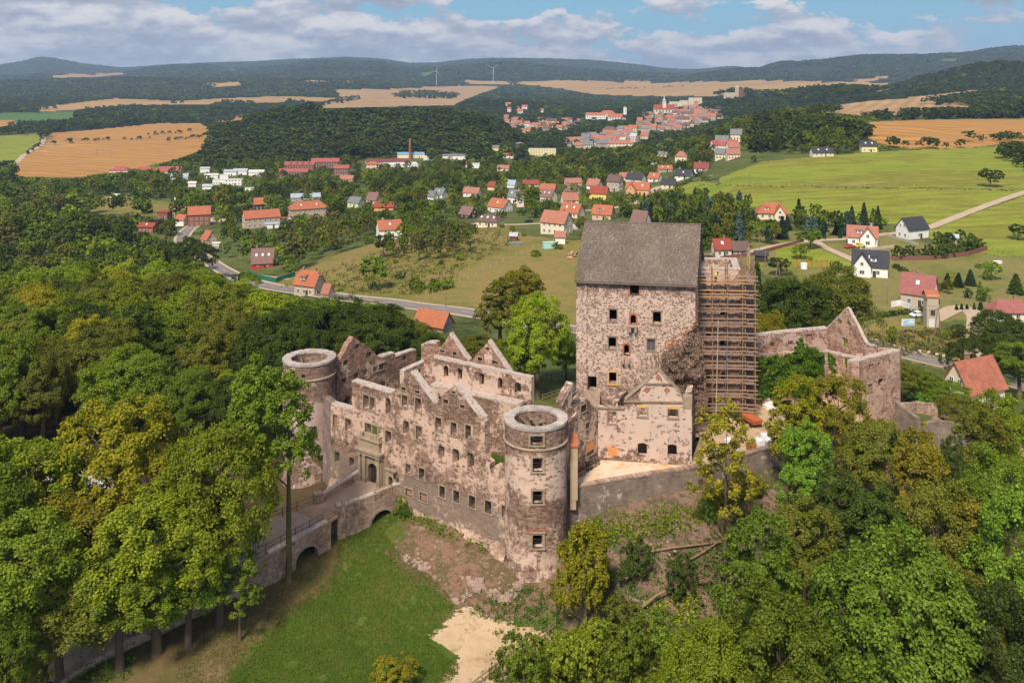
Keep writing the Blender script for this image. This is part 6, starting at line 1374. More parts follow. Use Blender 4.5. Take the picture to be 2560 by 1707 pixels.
HS = [
 # lower left village
 ('long grey rendered tenement with orange roof, nearer of the two long tenements', 646,572,94,.42,2.2,3.6,28,'tan','orange','gable',3,6,2,0),
 ('long grey rendered tenement with hipped orange roof and skylights behind the white sheds', 764,548,102,.42,2.2,3.8,26,'tan','orange','hip',3,7,2,2),
 ('timber framed black and white house with bright orange roof behind the nearer tenement', 648,526,38,.8,1.6,3.6,20,'darkwood','orange','gable',1,3,1,0),
 ('steep brown roofed house with a bright red gable wall near the green fence', 652,672,60,.85,1.0,5.2,14,'redpaint','mauve','gable',1,2,1,3),
 ('old grey house with half-hipped orange roof and dormer beside the main road', 769,742,74,.7,1.5,3.8,-24,'beige','orange','half',2,3,2,0,1),
 ('orange roofed chalet with brown timber balconies left of the round dark bush', 970,602,68,.7,2.0,3.6,20,'white','orange','gable',1,2,2,1),
 ('low yellow house under a plain crimson roof behind a light green conifer', 960,527,48,.7,1.0,2.8,0,'orange','red','gable',1,2,1,0),
 ('cream house with steep mauve roof directly left of the crimson roofed one', 933,510,38,.9,1.1,4.4,-28,'cream','mauve','gable',1,2,1,0),
 ('pale green walled house with dark grey roof at the lane end', 888,520,42,.85,1.3,3.2,-28,'lightgreen','grey','gable',1,2,1,0),
 ('blue grey metal roofed hall behind the hipped tenement', 760,503,78,.5,1.0,2.2,15,'grey','bluegrey','gable',0,0,0,0),
 ('tall red brick house with crossed orange gables and many yellowish windows', 492,566,62,.8,2.6,4.0,18,'brick','orange','gable',1,4,3,0),
 ('small white walled house with orange roof joined left of the tall brick house', 452,566,28,.9,1.5,2.6,-15,'white','orange','gable',0,2,1,0),
 ('square brick outbuilding with flat red roof left of the striped chimney', 408,550,32,.8,1.7,.6,-10,'brick','red','shed',0,3,1,0),
 ('long low brick house with bright red roof among the forest edge trees', 366,583,42,.6,1.4,1.8,-6,'brick','red','gable',0,4,1,1),
 ('little cream house with steep orange roof in the garden by the road bend', 518,611,38,1.0,1.0,3.8,-42,'pinkpale','orange','gable',1,1,2,0),
 ('small pale garden shed with flat roof below the little cream house', 540,620,17,.7,.8,.3,0,'pinkpale','white','shed',0,1,0,0),
 ('dark timber shed with grey roof in the garden below the cream house', 531,632,27,.6,.8,.6,8,'darkwood','grey','gable',0,0,0,0),
 # middle village
 ('white house with a two tone orange and red roof and broad white gable', 1250,532,64,.75,1.3,4.0,-38,'white','orange','gable',1,3,3,1),
 ('wide cream bungalow with hipped brown roof right of the dark gabled barn', 1223,569,68,.7,1.1,3.0,-22,'cream','brown','hip',1,3,2,3),
 ('dark timber house with mauve brown roof left of the hipped brown bungalow', 1170,547,46,.8,1.0,3.6,-40,'darkwood','mauve','gable',1,2,1,0),
 ('white house with steep grey roof and two skylights', 1289,509,42,.85,1.6,3.8,-36,'white','grey','gable',1,2,1,2),
 ('cream house with steep mauve roof and a small red porch roof', 1372,506,44,.85,1.4,4.0,-38,'cream','mauve','gable',1,2,2,2),
 ('tan house with pinkish mauve roof right of the one with a red porch', 1430,490,44,.85,1.3,3.8,-36,'tan','mauve','gable',1,2,2,1),
 ('orange roofed house just behind the two mauve roofed ones', 1372,484,44,.7,1.2,3.4,-20,'orange','orange','gable',1,2,1,0),
 ('cream house with rust red roof in front of the bright yellow house', 1425,510,44,.8,1.0,3.8,12,'cream','oldred','gable',1,2,2,0),
 ('large cream house with orange roof and lower red brown annex', 1432,546,62,.75,1.2,4.0,-32,'cream','orange','gable',1,3,2,2),
 ('pink walled house with vivid orange roof, dormer and dark chimney', 1510,551,58,.75,1.2,3.8,-22,'pink','orange','gable',1,2,2,1,1),
 ('bright yellow house with dark red roof and yellow terrace', 1500,501,52,.8,1.6,3.8,-20,'yellow','red','gable',1,3,2,0),
 ('tall white house with salmon mauve roof behind the yellow house', 1487,482,40,.8,2.0,3.6,-32,'white','oldred','gable',1,2,2,0),
 ('tall beige three storey house with dark brown roof and small hipped porch', 1539,479,42,.85,2.5,3.8,-30,'beige','brown','gable',1,3,3,0),
 ('white house with dark slate roof and silver chimney behind the beige one', 1592,460,52,.7,1.4,4.0,-34,'white','dark','gable',1,2,2,0),
 ('white house with bright orange roof right of the dark slate one', 1640,455,38,.9,1.1,3.6,-38,'white','orange','gable',0,2,1,1),
 ('big sprawling orange house with several orange roofs and skylights', 1598,490,66,.7,1.5,4.0,-16,'orange','orange','gable',2,3,2,2,0,(-.5,.4,.35,.9)),
 ('cream cottage with black roof and tall chimney at the meadow corner', 1674,472,40,.8,1.1,3.2,-20,'cream','dark','gable',1,2,1,0),
 ('white house with wide charcoal roof nearest the green meadow tip', 1713,448,48,.7,1.0,3.8,-28,'white','dark','gable',1,2,2,1),
 ('white gabled house with maroon roof behind the charcoal roofed house', 1757,429,42,.8,1.0,3.6,-18,'white','maroon','gable',1,2,2,0),
 ('villa with twin red pyramid roofs among the upper trees', 1705,404,34,.8,1.6,4.2,-15,'cream','oldred','hip',1,2,2,0),
 ('dark walled house with orange roof and solar panels below the twin pyramids', 1663,431,36,.6,1.1,2.6,5,'grey','orange','gable',0,3,1,2),
 ('grey roofed house with red roofed annex left of the twin pyramid villa', 1658,394,30,.8,1.2,3.0,-20,'cream','grey','gable',1,2,1,0),
 ('wide white house with salmon roof and dark ground floor just left of the keep roof', 1393,588,82,.7,2.0,4.2,-32,'cream','salmon','gable',1,4,2,0),
 ('small white outbuilding with orange roof behind the mint tarpaulin shed', 1402,611,27,.8,1.2,1.6,-10,'white','oldred','gable',0,1,1,0),
 ('little weathered shed with striped grey and red roof in the allotment', 1285,603,20,.8,.9,.9,-15,'maroonwood','pale','gable',0,1,0,0),
 ('white gabled house with mauve roof rising just behind the keep ridge', 1604,572,50,.8,1.1,4.6,-38,'white','mauve','gable',0,2,1,0),
 ('white house with red brown roof and orange lean-to in the left middle village', 1180,493,46,.7,1.2,3.2,-18,'white','oldred','gable',1,2,2,0),
 ('yellow walled house with orange red roof half hidden in shrubs', 1231,476,24,.9,1.2,3.2,-30,'paleyellow','red','gable',0,1,1,0),
 ('long crimson roof between trees above the village centre', 1328,468,42,.5,1.0,2.6,3,'tan','red','gable',2,3,1,0),
 ('blue grey roofed house behind the long crimson roof', 1280,470,26,.8,1.0,3.2,-25,'white','bluegrey','gable',0,1,1,0),
 ('pair of dull red roofs behind the salmon roofed white house', 1433,466,44,.6,1.1,3.0,8,'beige','oldred','gable',1,2,1,0),
 ('orange red roof peeping between the beige tall house and the slate roofed one', 1565,451,30,.7,1.1,3.0,0,'cream','oldred','gable',1,2,1,0),
 ('grey roofed white house beside the green sports court', 1100,496,36,.85,1.2,3.6,-30,'white','grey','gable',1,2,1,1),
 ('second grey roofed white house left of the sports court', 1080,500,26,.8,1.0,3.2,-35,'white','grey','gable',0,1,1,0),
 ('red roofed house standing alone among bushes below the white block', 1259,428,32,.7,1.1,2.8,-10,'cream','oldred','gable',0,2,1,0),
 ('crimson roofed white house left of the large apartment block', 1271,396,26,.6,1.3,2.4,0,'white','red','gable',0,2,1,0),
 ('yellow house with grey roof among the upper trees', 1239,378,22,.8,1.6,2.4,-15,'paleyellow','grey','gable',0,2,1,0),
 ('dark red brick house beyond the yellow one', 1299,368,22,.7,1.8,1.8,0,'brickdark','grey','hip',0,3,1,0),
 ('long cream three storey apartment block with flat roof', 1356,390,70,.22,3.2,.3,-6,'paleyellow','white','flat',0,9,1,0),
 ('white flat roofed industrial block beside the small striped chimney', 1189,421,20,.6,1.8,.3,0,'white','white','flat',0,0,0,0),
 ('small pink flat roofed annex below the white and grey house', 1302,518,20,.8,1.1,.3,-10,'pinkpale','white','flat',0,1,1,0),
 # barns and factory left
 ('cream barn with hipped crimson roof, smaller of the two far barns', 297,436,46,.6,1.6,3.8,4,'cream','pinkred','hip',0,5,1,0),
 ('very long white barn with crimson roof at the stubble field edge', 396,438,108,.26,1.4,4.4,4,'white','pinkred','gable',0,12,2,0),
 ('dark slate roofed hall in front of the long white barn', 446,450,44,.6,1.0,2.8,12,'white','bluegrey','gable',0,0,0,0),
 ('brick mill building with long red roof, back left of the red complex', 748,428,74,.3,2.4,2.8,3,'brickdark','pinkred','gable',2,10,1,0,4),
 ('brick mill building with long red roof, front left of the red complex', 732,445,74,.28,2.2,2.6,3,'brickdark','pinkred','gable',2,10,1,0),
 ('brick mill building with long red roof, rear right of the red complex', 812,422,70,.3,2.8,3.0,6,'brickdark','pinkred','gable',3,10,1,0),
 ('brick mill building with short red roof, front right of the red complex', 853,440,38,.5,2.8,2.6,3,'brickdark','pinkred','gable',1,6,2,0),
 ('cream house with orange hipped roof right of the red mill complex', 930,424,34,.7,1.9,2.6,12,'pinkpale','orange','hip',1,3,1,0),
 ('old brown tiled house among trees below the red mill complex', 867,456,36,.6,1.1,3.0,-8,'beige','oldred','gable',1,2,1,0),
 ('huge low maroon roofed factory hall', 965,413,120,.55,1.0,1.0,16,'tan','maroon','shed',0,0,0,0),
 ('white sawtooth roofed factory hall beside the maroon one', 1000,420,90,.55,1.0,.8,14,'white','white','shed',0,0,0,0),
 ('blue roofed factory wing left of the brick chimney', 1008,396,28,.5,1.8,1.8,0,'cream','blue','gable',0,3,0,0),
 ('blue roofed factory wing right of the brick chimney', 1045,396,30,.5,1.8,1.8,0,'cream','blue','gable',0,3,0,0),
 ('white three storey factory block right of the blue roofs', 1072,402,26,.5,2.6,.3,0,'white','white','flat',0,5,0,0),
 ('grey shed roofed factory hall behind the trees', 1135,399,60,.4,1.6,1.4,4,'white','grey','gable',0,0,0,0),
 # right side
 ('cream villa with sprawling bright orange roof among dark conifers', 1936,551,84,.7,1.1,3.8,-10,'cream','orange','hip',1,4,2,0,2,(.4,.35,.25,.9)),
 ('white L shaped house with red roof behind the red and yellow cars', 2166,618,84,.75,1.3,3.4,-22,'white','oldred','gable',1,3,2,0,1,(.35,.5,.25,1)),
 ('plain white modern house with charcoal gable roof beside the gravel lane', 2290,600,78,.62,1.5,3.8,24,'white','dark','gable',0,1,2,0),
 ('white cottage with dark slate cross roofs and dormer in front of the gravel lane', 2188,696,100,.75,1.35,4.2,-24,'white','dark','gable',1,2,1,1,1,(-.45,.5,.2,.9)),
 ('beige house with pinkish maroon roof and wooden balcony behind the transformer tower', 2312,774,96,.8,1.5,4.6,-38,'beige','mauvered','gable',1,2,2,1),
 ('cream house with faded orange roof below the right road', 2455,1022,150,.62,1.4,4.4,24,'cream','orange2','gable',1,3,2,0),
 ('bungalow with maroon roof cut by the right picture edge', 2530,805,92,.5,1.0,2.6,0,'cream','mauvered','hip',1,4,1,0),
 ('small house with crimson roof and one skylight beside the scaffold top', 1806,644,44,.8,1.2,3.0,4,'cream','red','gable',1,2,1,1),
 ('low brown roofed house joined right of the crimson roofed one', 1851,642,40,.7,1.0,2.4,4,'grey','brown','gable',0,2,1,0),
 ('open dark timber shelter with slate roof beside the lane', 1905,656,32,.6,1.0,1.0,-10,'darkwood','dark','gable',0,0,0,0),
 ('farmhouse with long dark grey roof at the upper meadow edge', 2057,392,55,.4,1.1,3.0,6,'cream','dark','gable',1,4,1,2),
 ('yellow house with dark roof at the forest edge above the green meadow', 2174,381,40,.6,1.6,3.2,-8,'paleyellow','dark','gable',1,3,1,2),
 ('little grey roofed shed inside the dark hedge', 2388,610,20,.8,.9,1.0,-20,'pinkpale','pale','gable',0,0,0,0),
 ('barn with orange tiled roof and grey plank gable by the main road', 1082,834,100,.55,.8,2.9,-30,'greyplank','orange','gable',0,0,0,0),
 ('tiny brick annex with red gable joined to the grey roadside house', 818,748,28,.9,.9,2.2,-35,'beige','oldred','gable',0,0,1,0),
]
RM['mauvered'] = rooftile('roof_mauve_red', (.34,.125,.11)); RM['orange2'] = rooftile('roof_faded_orange', (.42,.15,.095), .4)
WM['maroonwood'] = plain('wall_maroon_wood', (.20,.07,.05)); WM['greyplank'] = plain('wall_grey_plank', (.27,.24,.21), .9, .4, 2.5)
HOBJ = []
def fr(x): return x * 1
for hrow in HS:
    H = house(*hrow[:7], phi=hrow[7], wall=hrow[8], roof=hrow[9], typ=hrow[10], chim=hrow[11], nf=hrow[12], ng=hrow[13], sky=hrow[14], dormer=hrow[15] if len(hrow) > 15 else 0, wing=hrow[16] if len(hrow) > 16 else None,
              name='barn' if 'barn' in hrow[0] else ('shed' if 'shed' in hrow[0] else 'house'), cat='barn' if 'barn' in hrow[0] else ('shed' if ' shed ' in hrow[0] else 'house'))
    HOBJ.append((H.location.x, H.location.y, max(5, hrow[3] * H.location.y / FPX * .55), hrow[1], hrow[2], hrow[3]))
# warehouses
for i, (px, py, w, r_, st, rs_, rf, ty) in enumerate(((512,432,24,.7,1.6,1.4,'pale','gable'), (528,448,34,.6,1.5,1.0,'white','gable'), (548,462,34,.5,1.6,.3,'white','flat'), (575,440,32,.6,1.6,1.6,'bluegrey','gable'), (600,438,34,.6,1.6,1.8,'pale','gable'),
                                     (640,440,38,.6,1.5,1.6,'white','gable'), (582,464,44,.5,1.8,.3,'white','flat'), (518,474,24,.6,1.1,1.4,'pale','gable'), (560,448,22,.7,1.4,.3,'white','flat'), (480,468,20,.7,1.3,1.4,'white','gable'), (625,478,26,.4,.9,.3,'white','flat'))):
    lb = ('small pale gabled warehouse, leftmost of the back row', 'white warehouse with low gable in the second row', 'long flat white warehouse facing the tree belt', 'blue grey roofed warehouse in the middle of the back row', 'pale roofed warehouse right of the blue grey one',
          'white roofed warehouse, last on the right of the group', 'flat white block with rows of dark windows', 'small white tent roofed store in front of the warehouses', 'small flat store between the white warehouses', 'white gabled store left of the warehouse yard', 'low flat store half hidden right of the warehouse yard')[i]
    H = house(lb, px, py, w, r_, st, rs_, 4, 'white', rf, ty, 0, 5 if i in (2, 6) else 0, 0, name='warehouse', cat='warehouse', group='white warehouses by the tree belt'); HOBJ.append((H.location.x, H.location.y, w * H.location.y / FPX * .6, px, py, w))
x, y, z = ground_at(700, 566)
for i, (px, py, w, rf) in enumerate(((678,572,36,'bluegrey'), (735,560,30,'white'), (712,557,22,'pinkred'), (822,546,24,'oldred'))):
    house(('low white garage row with blue grey roof in front of the nearer tenement', 'low white garages beside the hipped tenement', 'low reddish shed between the two tenements', 'low brick shed right of the hipped tenement')[i], px, py, w, .5, .9, .4, 15, 'white' if i != 3 else 'brick', rf, 'shed', 0, 0, 0, name='garage', cat='garage', group='garages by the tenements')
# far town: simple houses, wall and roof each, in streets climbing the hill
tr = random.Random(77)
def tiny(L, D, e, h):
    a = MB(); walls_mb(a, L, D, e, h); b = MB(); roof_gable(b, L, D, e, h, .5, .4); return a.mesh('wall', [WM['cream']]), b.mesh('roof', [RM['orange']])
TINY = [tiny(12, 9, 6, 4.5), tiny(16, 9, 7.5, 4.5), tiny(10, 9, 9, 4.5), tiny(22, 10, 8, 5)]
wins_t = MB()
for s_ in range(2):
    for k in range(4): wins_t.box((-4.2 + 2.8 * k, -4.55, 2.2 + s_ * 2.6), (.55, .06, .75))
WT = wins_t.mesh('windows', [M['glass']])
def town_house(px, py, var, wl, rf, ph, lb, grp, sc=1.0):
    x, y, z = ground_at(px, py); T = thing('town_house', lb, 'house', (x, y, z - .5), ph, grp); T.scale = (sc, sc, sc)
    for k, nm in enumerate(('wall', 'roof')):
        o = bpy.data.objects.new(nm, TINY[var][k]); COL.objects.link(o); o.parent = T; o.material_slots[0].link = 'OBJECT'; o.material_slots[0].material = (WM[wl] if k == 0 else RM[rf])
    if var != 3 or True: o = bpy.data.objects.new('windows', WT); COL.objects.link(o); o.parent = T; o['kind'] = 'stuff'
    HOBJ.append((x, y, 9, px, py, 12)); return T
def cluster(poly, n, sp_px, walls, roofs, lb, grp, sc=1.0, ph=(-.6, .4), vars_=(0, 0, 1, 2)):
    got = []; g = 0; xs = [p[0] for p in poly]; ys = [p[1] for p in poly]
    while len(got) < n and g < 6000:
        g += 1; px, py = tr.uniform(min(xs), max(xs)), tr.uniform(min(ys), max(ys))
        if not inpoly([px], [py], poly)[0] or any(abs(px - q[0]) < sp_px and abs(py - q[1]) < sp_px * .38 for q in got): continue
        got.append((px, py)); rf = tr.choice(roofs); wl = tr.choice(walls)
        rn = {'orange': 'orange', 'salmon': 'salmon', 'oldred': 'dull red', 'red': 'red', 'brown': 'brown', 'grey': 'grey', 'pinkred': 'crimson', 'mauve': 'mauve', 'dark': 'slate', 'pale': 'pale'}[rf]
        town_house(px, py, tr.choice(vars_), wl, rf, tr.uniform(*ph), lb % rn, grp % rn, sc * tr.uniform(.85, 1.15))
WW = ['cream', 'beige', 'beige', 'pinkpale', 'tan', 'paleyellow', 'cream', 'pink']
cluster([(1575,330),(1600,295),(1650,268),(1740,266),(1800,290),(1770,312),(1700,328),(1640,332)], 88, 9, WW, ['oldred', 'salmon', 'oldred', 'orange', 'brown', 'mauve', 'grey'], 'tightly packed town house with %s roof on the church hill', 'church hill town houses with %s roofs', .95)
cluster([(1480,345),(1560,330),(1640,335),(1620,350),(1560,360),(1500,360)], 16, 12, WW, ['orange', 'grey', 'oldred', 'salmon'], 'detached far town house with %s roof below the church hill', 'far town houses below the church hill with %s roofs')
cluster([(1735,285),(1800,278),(1800,298),(1745,300)], 9, 12, ['cream', 'orange', 'paleyellow'], ['oldred', 'orange', 'mauve'], 'far house with %s roof on the right shoulder of the church hill', 'far right shoulder houses with %s roofs')
cluster([(1262,300),(1330,303),(1450,305),(1452,322),(1380,328),(1310,335),(1275,322)], 34, 12, ['white', 'cream', 'paleyellow', 'tan'], ['oldred', 'orange', 'oldred', 'salmon', 'brown'], 'far suburb house with %s roof left of the monastery', 'far suburb houses with %s roofs', .95)
cluster([(1405,360),(1480,345),(1590,342),(1590,362),(1500,372),(1420,374)], 26, 12, WW, ['grey', 'salmon', 'oldred', 'brown', 'pale', 'grey'], 'far valley house with %s roof above the dark wood', 'far valley houses with %s roofs', 1.0)
cluster([(1760,375),(1830,350),(1870,372),(1830,400),(1770,398)], 9, 18, ['cream', 'white'], ['pinkred', 'grey', 'oldred'], 'scattered house with %s roof in the trees below the right wood', 'scattered houses with %s roofs below the right wood', .8)
cluster([(1250,262),(1290,268),(1375,284),(1330,290),(1270,280)], 7, 18, ['cream', 'white'], ['oldred', 'orange'], 'lone far house with %s roof in trees above the suburb', 'lone far houses above the suburb with %s roofs', .9)
# landmarks of the town
def far_block(lb, px, py, w, d, h, wall, roof, typ='gable', rise=5, cat='building', ph=0, rows=3, cols=7, name='building'):
    x, y, z = ground_at(px, py); T = thing(name, lb, cat, (x, y, z - 1), ph); mb = MB(); walls_mb(mb, w, d, h, rise if typ == 'gable' else 0); part('wall', mb, WM[wall], T, False)
    rb = MB(); roof_gable(rb, w, d, h, rise) if typ == 'gable' else (roof_hip(rb, w, d, h, rise) if typ == 'hip' else rb.box((0, 0, h + .3), (w/2 + .3, d/2 + .3, .3))); part('roof', rb, RM[roof], T, False)
    for r_ in range(rows):
        for c_ in range(cols): put_win(T, (-.5 + (c_ + .5) / cols) * w * .94, -d/2 - .03, (r_ + .6) * h / rows, 'f', w / cols * .45, h / rows * .5)
    HOBJ.append((x, y, w * .6, px, py, w * FPX / y)); return T
far_block('white monastery wing with orange roof, left of the church tower', 1489,300,46,14,13,'white','orange',rows=3,cols=10)
far_block('orange hipped monastery wing behind the white one', 1519,292,34,14,10,'cream','orange','hip',6,rows=2,cols=7)
ch = far_block('white abbey church with orange roof and square white tower', 1542,300,40,14,8,'white','orange',rows=1,cols=6,cat='church',rise=7,name='church')
c = MB(); c.box((18, -2, 14), (3.4, 3.4, 15)); tw = part('tower', c, WM['white'], ch, False); c = MB()
c.face([(14.4,-5.6,29), (21.6,-5.6,29), (18,-2,33)]); c.face([(21.6,-5.6,29), (21.6,1.6,29), (18,-2,33)]); c.face([(21.6,1.6,29), (14.4,1.6,29), (18,-2,33)]); c.face([(14.4,1.6,29), (14.4,-5.6,29), (18,-2,33)]); part('spire', c, RM['grey'], tw, False)
for k in range(2): put_win(tw, 18, -5.45, 12 + 9 * k, 'f', 1.6, 3)
c2 = far_block('parish church on the hilltop with big red roof and domed cream tower', 1660,283,48,20,10,'cream','red',rows=1,cols=6,cat='church',rise=11,name='church')
c = MB(); c.box((0, -3, 14), (4, 4, 14)); tw = part('tower', c, WM['cream'], c2, False); c = MB(); c.tube([(0,-3,28), (0,-3,30), (0,-3,33), (0,-3,35), (0,-3,38), (0,-3,40), (0,-3,43)], [4.2, 4.6, 3.6, 1.6, 2.2, 1.2, .2], 10); part('dome', c, RM['pale'], tw, False); c = MB(); c.box((0,-7.1,20), (1.4,.1,1.4)); part('clock', c, M['white'], tw, False)
far_block('ochre gabled guild hall at the lower edge of the church hill', 1678,305,24,16,10,'orange','orange',rows=2,cols=4)
far_block('wide cream house with arched gable at the foot of the church hill', 1706,312,26,16,12,'pinkpale','brown',rows=3,cols=5)
far_block('white flat roofed slab block, leftmost of three on the skyline', 1688,268,32,12,15,'cream','pale','flat',rows=5,cols=7)
far_block('white flat roofed slab block, middle of three on the skyline', 1712,265,26,12,15,'cream','pale','flat',rows=5,cols=6)
far_block('white flat roofed slab block, rightmost of three on the skyline', 1738,262,34,12,19,'cream','pale','flat',rows=5,cols=8)
far_block('grand cream house with brown mansard roof below the town', 1524,338,26,16,11,'tan','brown','hip',6,rows=3,cols=5)
far_block('orange roofed villa right of the brown mansard house', 1558,332,26,14,9,'cream','orange','hip',5,rows=2,cols=5)
far_block('long row of cream terraces with grey roof beyond the apartment block', 1510,350,60,12,8,'pinkpale','grey',rows=3,cols=11,rise=3)
far_block('long low orange roofed school at the dark wood edge', 1545,368,44,13,7,'cream','oldred','hip',5,rows=2,cols=8)
# castle on its own wooded hill, far off
x, y, z = ground_at(1843, 246); T = thing('hilltop_castle', 'small far castle ruin with a pointed tower on the wooded hill beyond town', 'castle', (x, y, z - 2))
c = MB(); c.box((-18, 0, 8), (16, 4, 8)); c.box((14, 2, 7), (14, 4, 7)); part('wall', c, WM['beige'], T, False); c = MB(); c.tube([(0,0,0), (0,0,30), (0,0,33)], [6, 5.6, 3.5], 12); part('keep_tower', c, WM['tan'], T, False); c = MB(); c.box((9, -2, 12), (5, 5, 12)); part('gatehouse', c, WM['brickdark'], T, False)
# chimneys and masts
def chimney(lb, px, py, ytop, w, mats, name='factory_chimney'):
    x, y, z = ground_at(px, py); h = (py - ytop) / FPX * y; T = thing(name, lb, 'chimney', (x, y, z)); r_ = w / 2 * y / FPX; n = len(mats)
    for k, m in enumerate(mats):
        c = MB(); c.tube([(0,0,h*k/n - (1 if k == 0 else 0)), (0,0,h*(k+1)/n)], [r_ * (1 - .35 * k / n), r_ * (1 - .35 * (k+1) / n)], 14); link('shaft', c.mesh('shaft', [m]), T)
    c = MB(); c.tube([(0,0,h), (0,0,h + r_ * .5)], [r_ * .75, r_ * .8], 14); link('rim', c.mesh('rim', [mats[-1]]), T); return T
chimney('tall slender red brick factory chimney by the blue roofs', 1025, 398, 348, 7, [M['brick'], WM['brick'], M['brick']])
chimney('small brick chimney with white base in the middle trees', 1166, 432, 404, 5, [M['white'], M['white'], M['brick']])
chimney('thin chimney with red and white bands beside the brick house', 438, 552, 495, 5, [WM['paleyellow'], WM['paleyellow'], WM['paleyellow'], M['redpaint'], M['white']])
# wind turbines on the plateau
for i, (px, py, yt, a0) in enumerate(((1091, 216, 178, .3), (1233, 209, 170, .9))):
    x, y, z = ground_at(px, py); h = (py - yt) / FPX * y; T = thing('wind_turbine', ('white wind turbine on the plateau, left one of two', 'white wind turbine on the plateau, right one of two')[i], 'wind turbine', (x, y, z), 0, 'wind turbines on the skyline')
    s = y / FPX; c = MB(); c.tube([(0,0,-2), (0,0,h)], [s * .5, s * .3], 10); link('tower', c.mesh('tower', [M['white']]), T); c = MB(); c.box((0,-s*.5,h), (s*.5, s*1.2, s*.45)); link('nacelle', c.mesh('nacelle', [M['white']]), T)
    for k in range(3):
        a = a0 + k * 2.094; c = MB(); c.tube([(0, -s*2.4, h), (math.sin(a) * h * .24, -s*2.4, h + math.cos(a) * h * .24), (math.sin(a) * h * .42, -s*2.4, h + math.cos(a) * h * .42)], [s*.22, s*.26, s*.06], 6); link('blade', c.mesh('blade', [M['white']]), T)
# transformer tower
x, y, z = ground_at(2334, 818); s = y / FPX; T = thing('transformer_tower', 'tall narrow beige transformer tower with orange tiled roof near the road', 'tower', (x, y + 1.5, z), -.12); w = 29 * s / 2; h = 58 * s
c = MB(); c.box((0, 0, h / 2 - .5), (w, w, h / 2 + .5)); part('wall', c, WM['tan'], T, False); c = MB(); c.box((0, 0, h + .9), (w * .92, w * 1.05, 1.3)); part('head', c, WM['beige'], T, False); c = MB(); roof_gable(c, w * 2, w * 2.1, h + 2.0, w * .9, .25, .15); part('roof', c, RM['orange'], T, False)
put_win(T, 0, -w - .02, h * .62, 'f', 1.1, 1.3, WINB); c = MB(); c.box((-.3, -w - .05, 1.0), (.7, .06, 1.1)); part('door', c, M['tarp'], T, False); c = MB(); c.box((0, 0, h * .78), (w + .08, w + .08, .08)); part('cornice', c, WM['beige'], T, False)
# billboard
x, y, z = ground_at(2270, 836); s = y / FPX; T = thing('billboard', 'white and blue advertising board on posts in the rough grass', 'billboard', (x, y, z), .12)
c = MB(); c.box((0, 0, 3.0), (17 * s, .06, 8.5 * s)); part('board', c, M['white'], T, False)
m, t, out = newmat('billboard_print'); co = objco(t); n = t.noise(t.scale(co, (.25, 1, 1.6)), 1.4, 4, .6); finish(t, out, t.ramp(n, [(.38, (.62,.70,.78)), (.5, (.22,.42,.66)), (.6, (.55,.66,.76)), (.7, (.15,.30,.5))]), .5)
for k, (zz, hh) in enumerate(((3.35, .38), (2.55, .32))): c = MB(); c.box((.1, -.07, zz), (15 * s, .02, hh)); part('printed_panel', c, m, T, False)
for sx in (-1, 1): c = MB(); c.box((sx * 13 * s, .1, 1.2), (.08, .08, 1.6)); part('post', c, M['greywood'], T, False)
# chevron signs along the right road
for i, (px, py) in enumerate(((2299, 884), (2322, 887), (2342, 892), (2359, 896))):
    x, y, z = ground_at(px, py + 3); T = thing('chevron_sign', ('red and white chevron bend sign, first from the left', 'red and white chevron bend sign, second from the left', 'red and white chevron bend sign, third from the left', 'red and white chevron bend sign, last on the right')[i], 'road sign', (x, y, z), .1, 'chevron signs on the bend')
    c = MB(); c.box((0, 0, .9), (.3, .03, .3)); part('panel', c, M['white'], T, False); c = MB(); c.box((0, .05, .3), (.04, .03, .5)); part('post', c, M['greywood'], T, False)
    for k in range(2):
        c = MB(); xx = -.12 + .2 * k
        c.hexa([(xx, -.045, .62), (xx + .1, -.045, .62), (xx + .1, -.032, .62), (xx, -.032, .62), (xx - .12, -.045, .9), (xx - .02, -.045, .9), (xx - .02, -.032, .9), (xx - .12, -.032, .9)])
        c.hexa([(xx - .12, -.045, .9), (xx - .02, -.045, .9), (xx - .02, -.032, .9), (xx - .12, -.032, .9), (xx, -.045, 1.18), (xx + .1, -.045, 1.18), (xx + .1, -.032, 1.18), (xx, -.032, 1.18)]); part('arrow', c, M['redpaint'], T, False)
x, y, z = ground_at(2398, 905); c = MB(); c.box((x, y, z + .6), (.5, .4, .6)); c.box((x, y, z + 1.25), (.55, .45, .06)); solo('salt_bin', c, M['yellowpaint'], 'yellow grit bin beside the right road', 'bin')
x, y, z = ground_at(938, 728); c = MB(); c.box((x, y, z + 1.6), (.5, .05, .6)); sg = solo('road_sign', c, M['greenmesh'], 'small green roadside sign under the lone round tree', 'road sign'); c = MB(); c.box((x, y+.08, z + .7), (.05, .05, .9)); part('post', c, M['greywood'], sg, False)
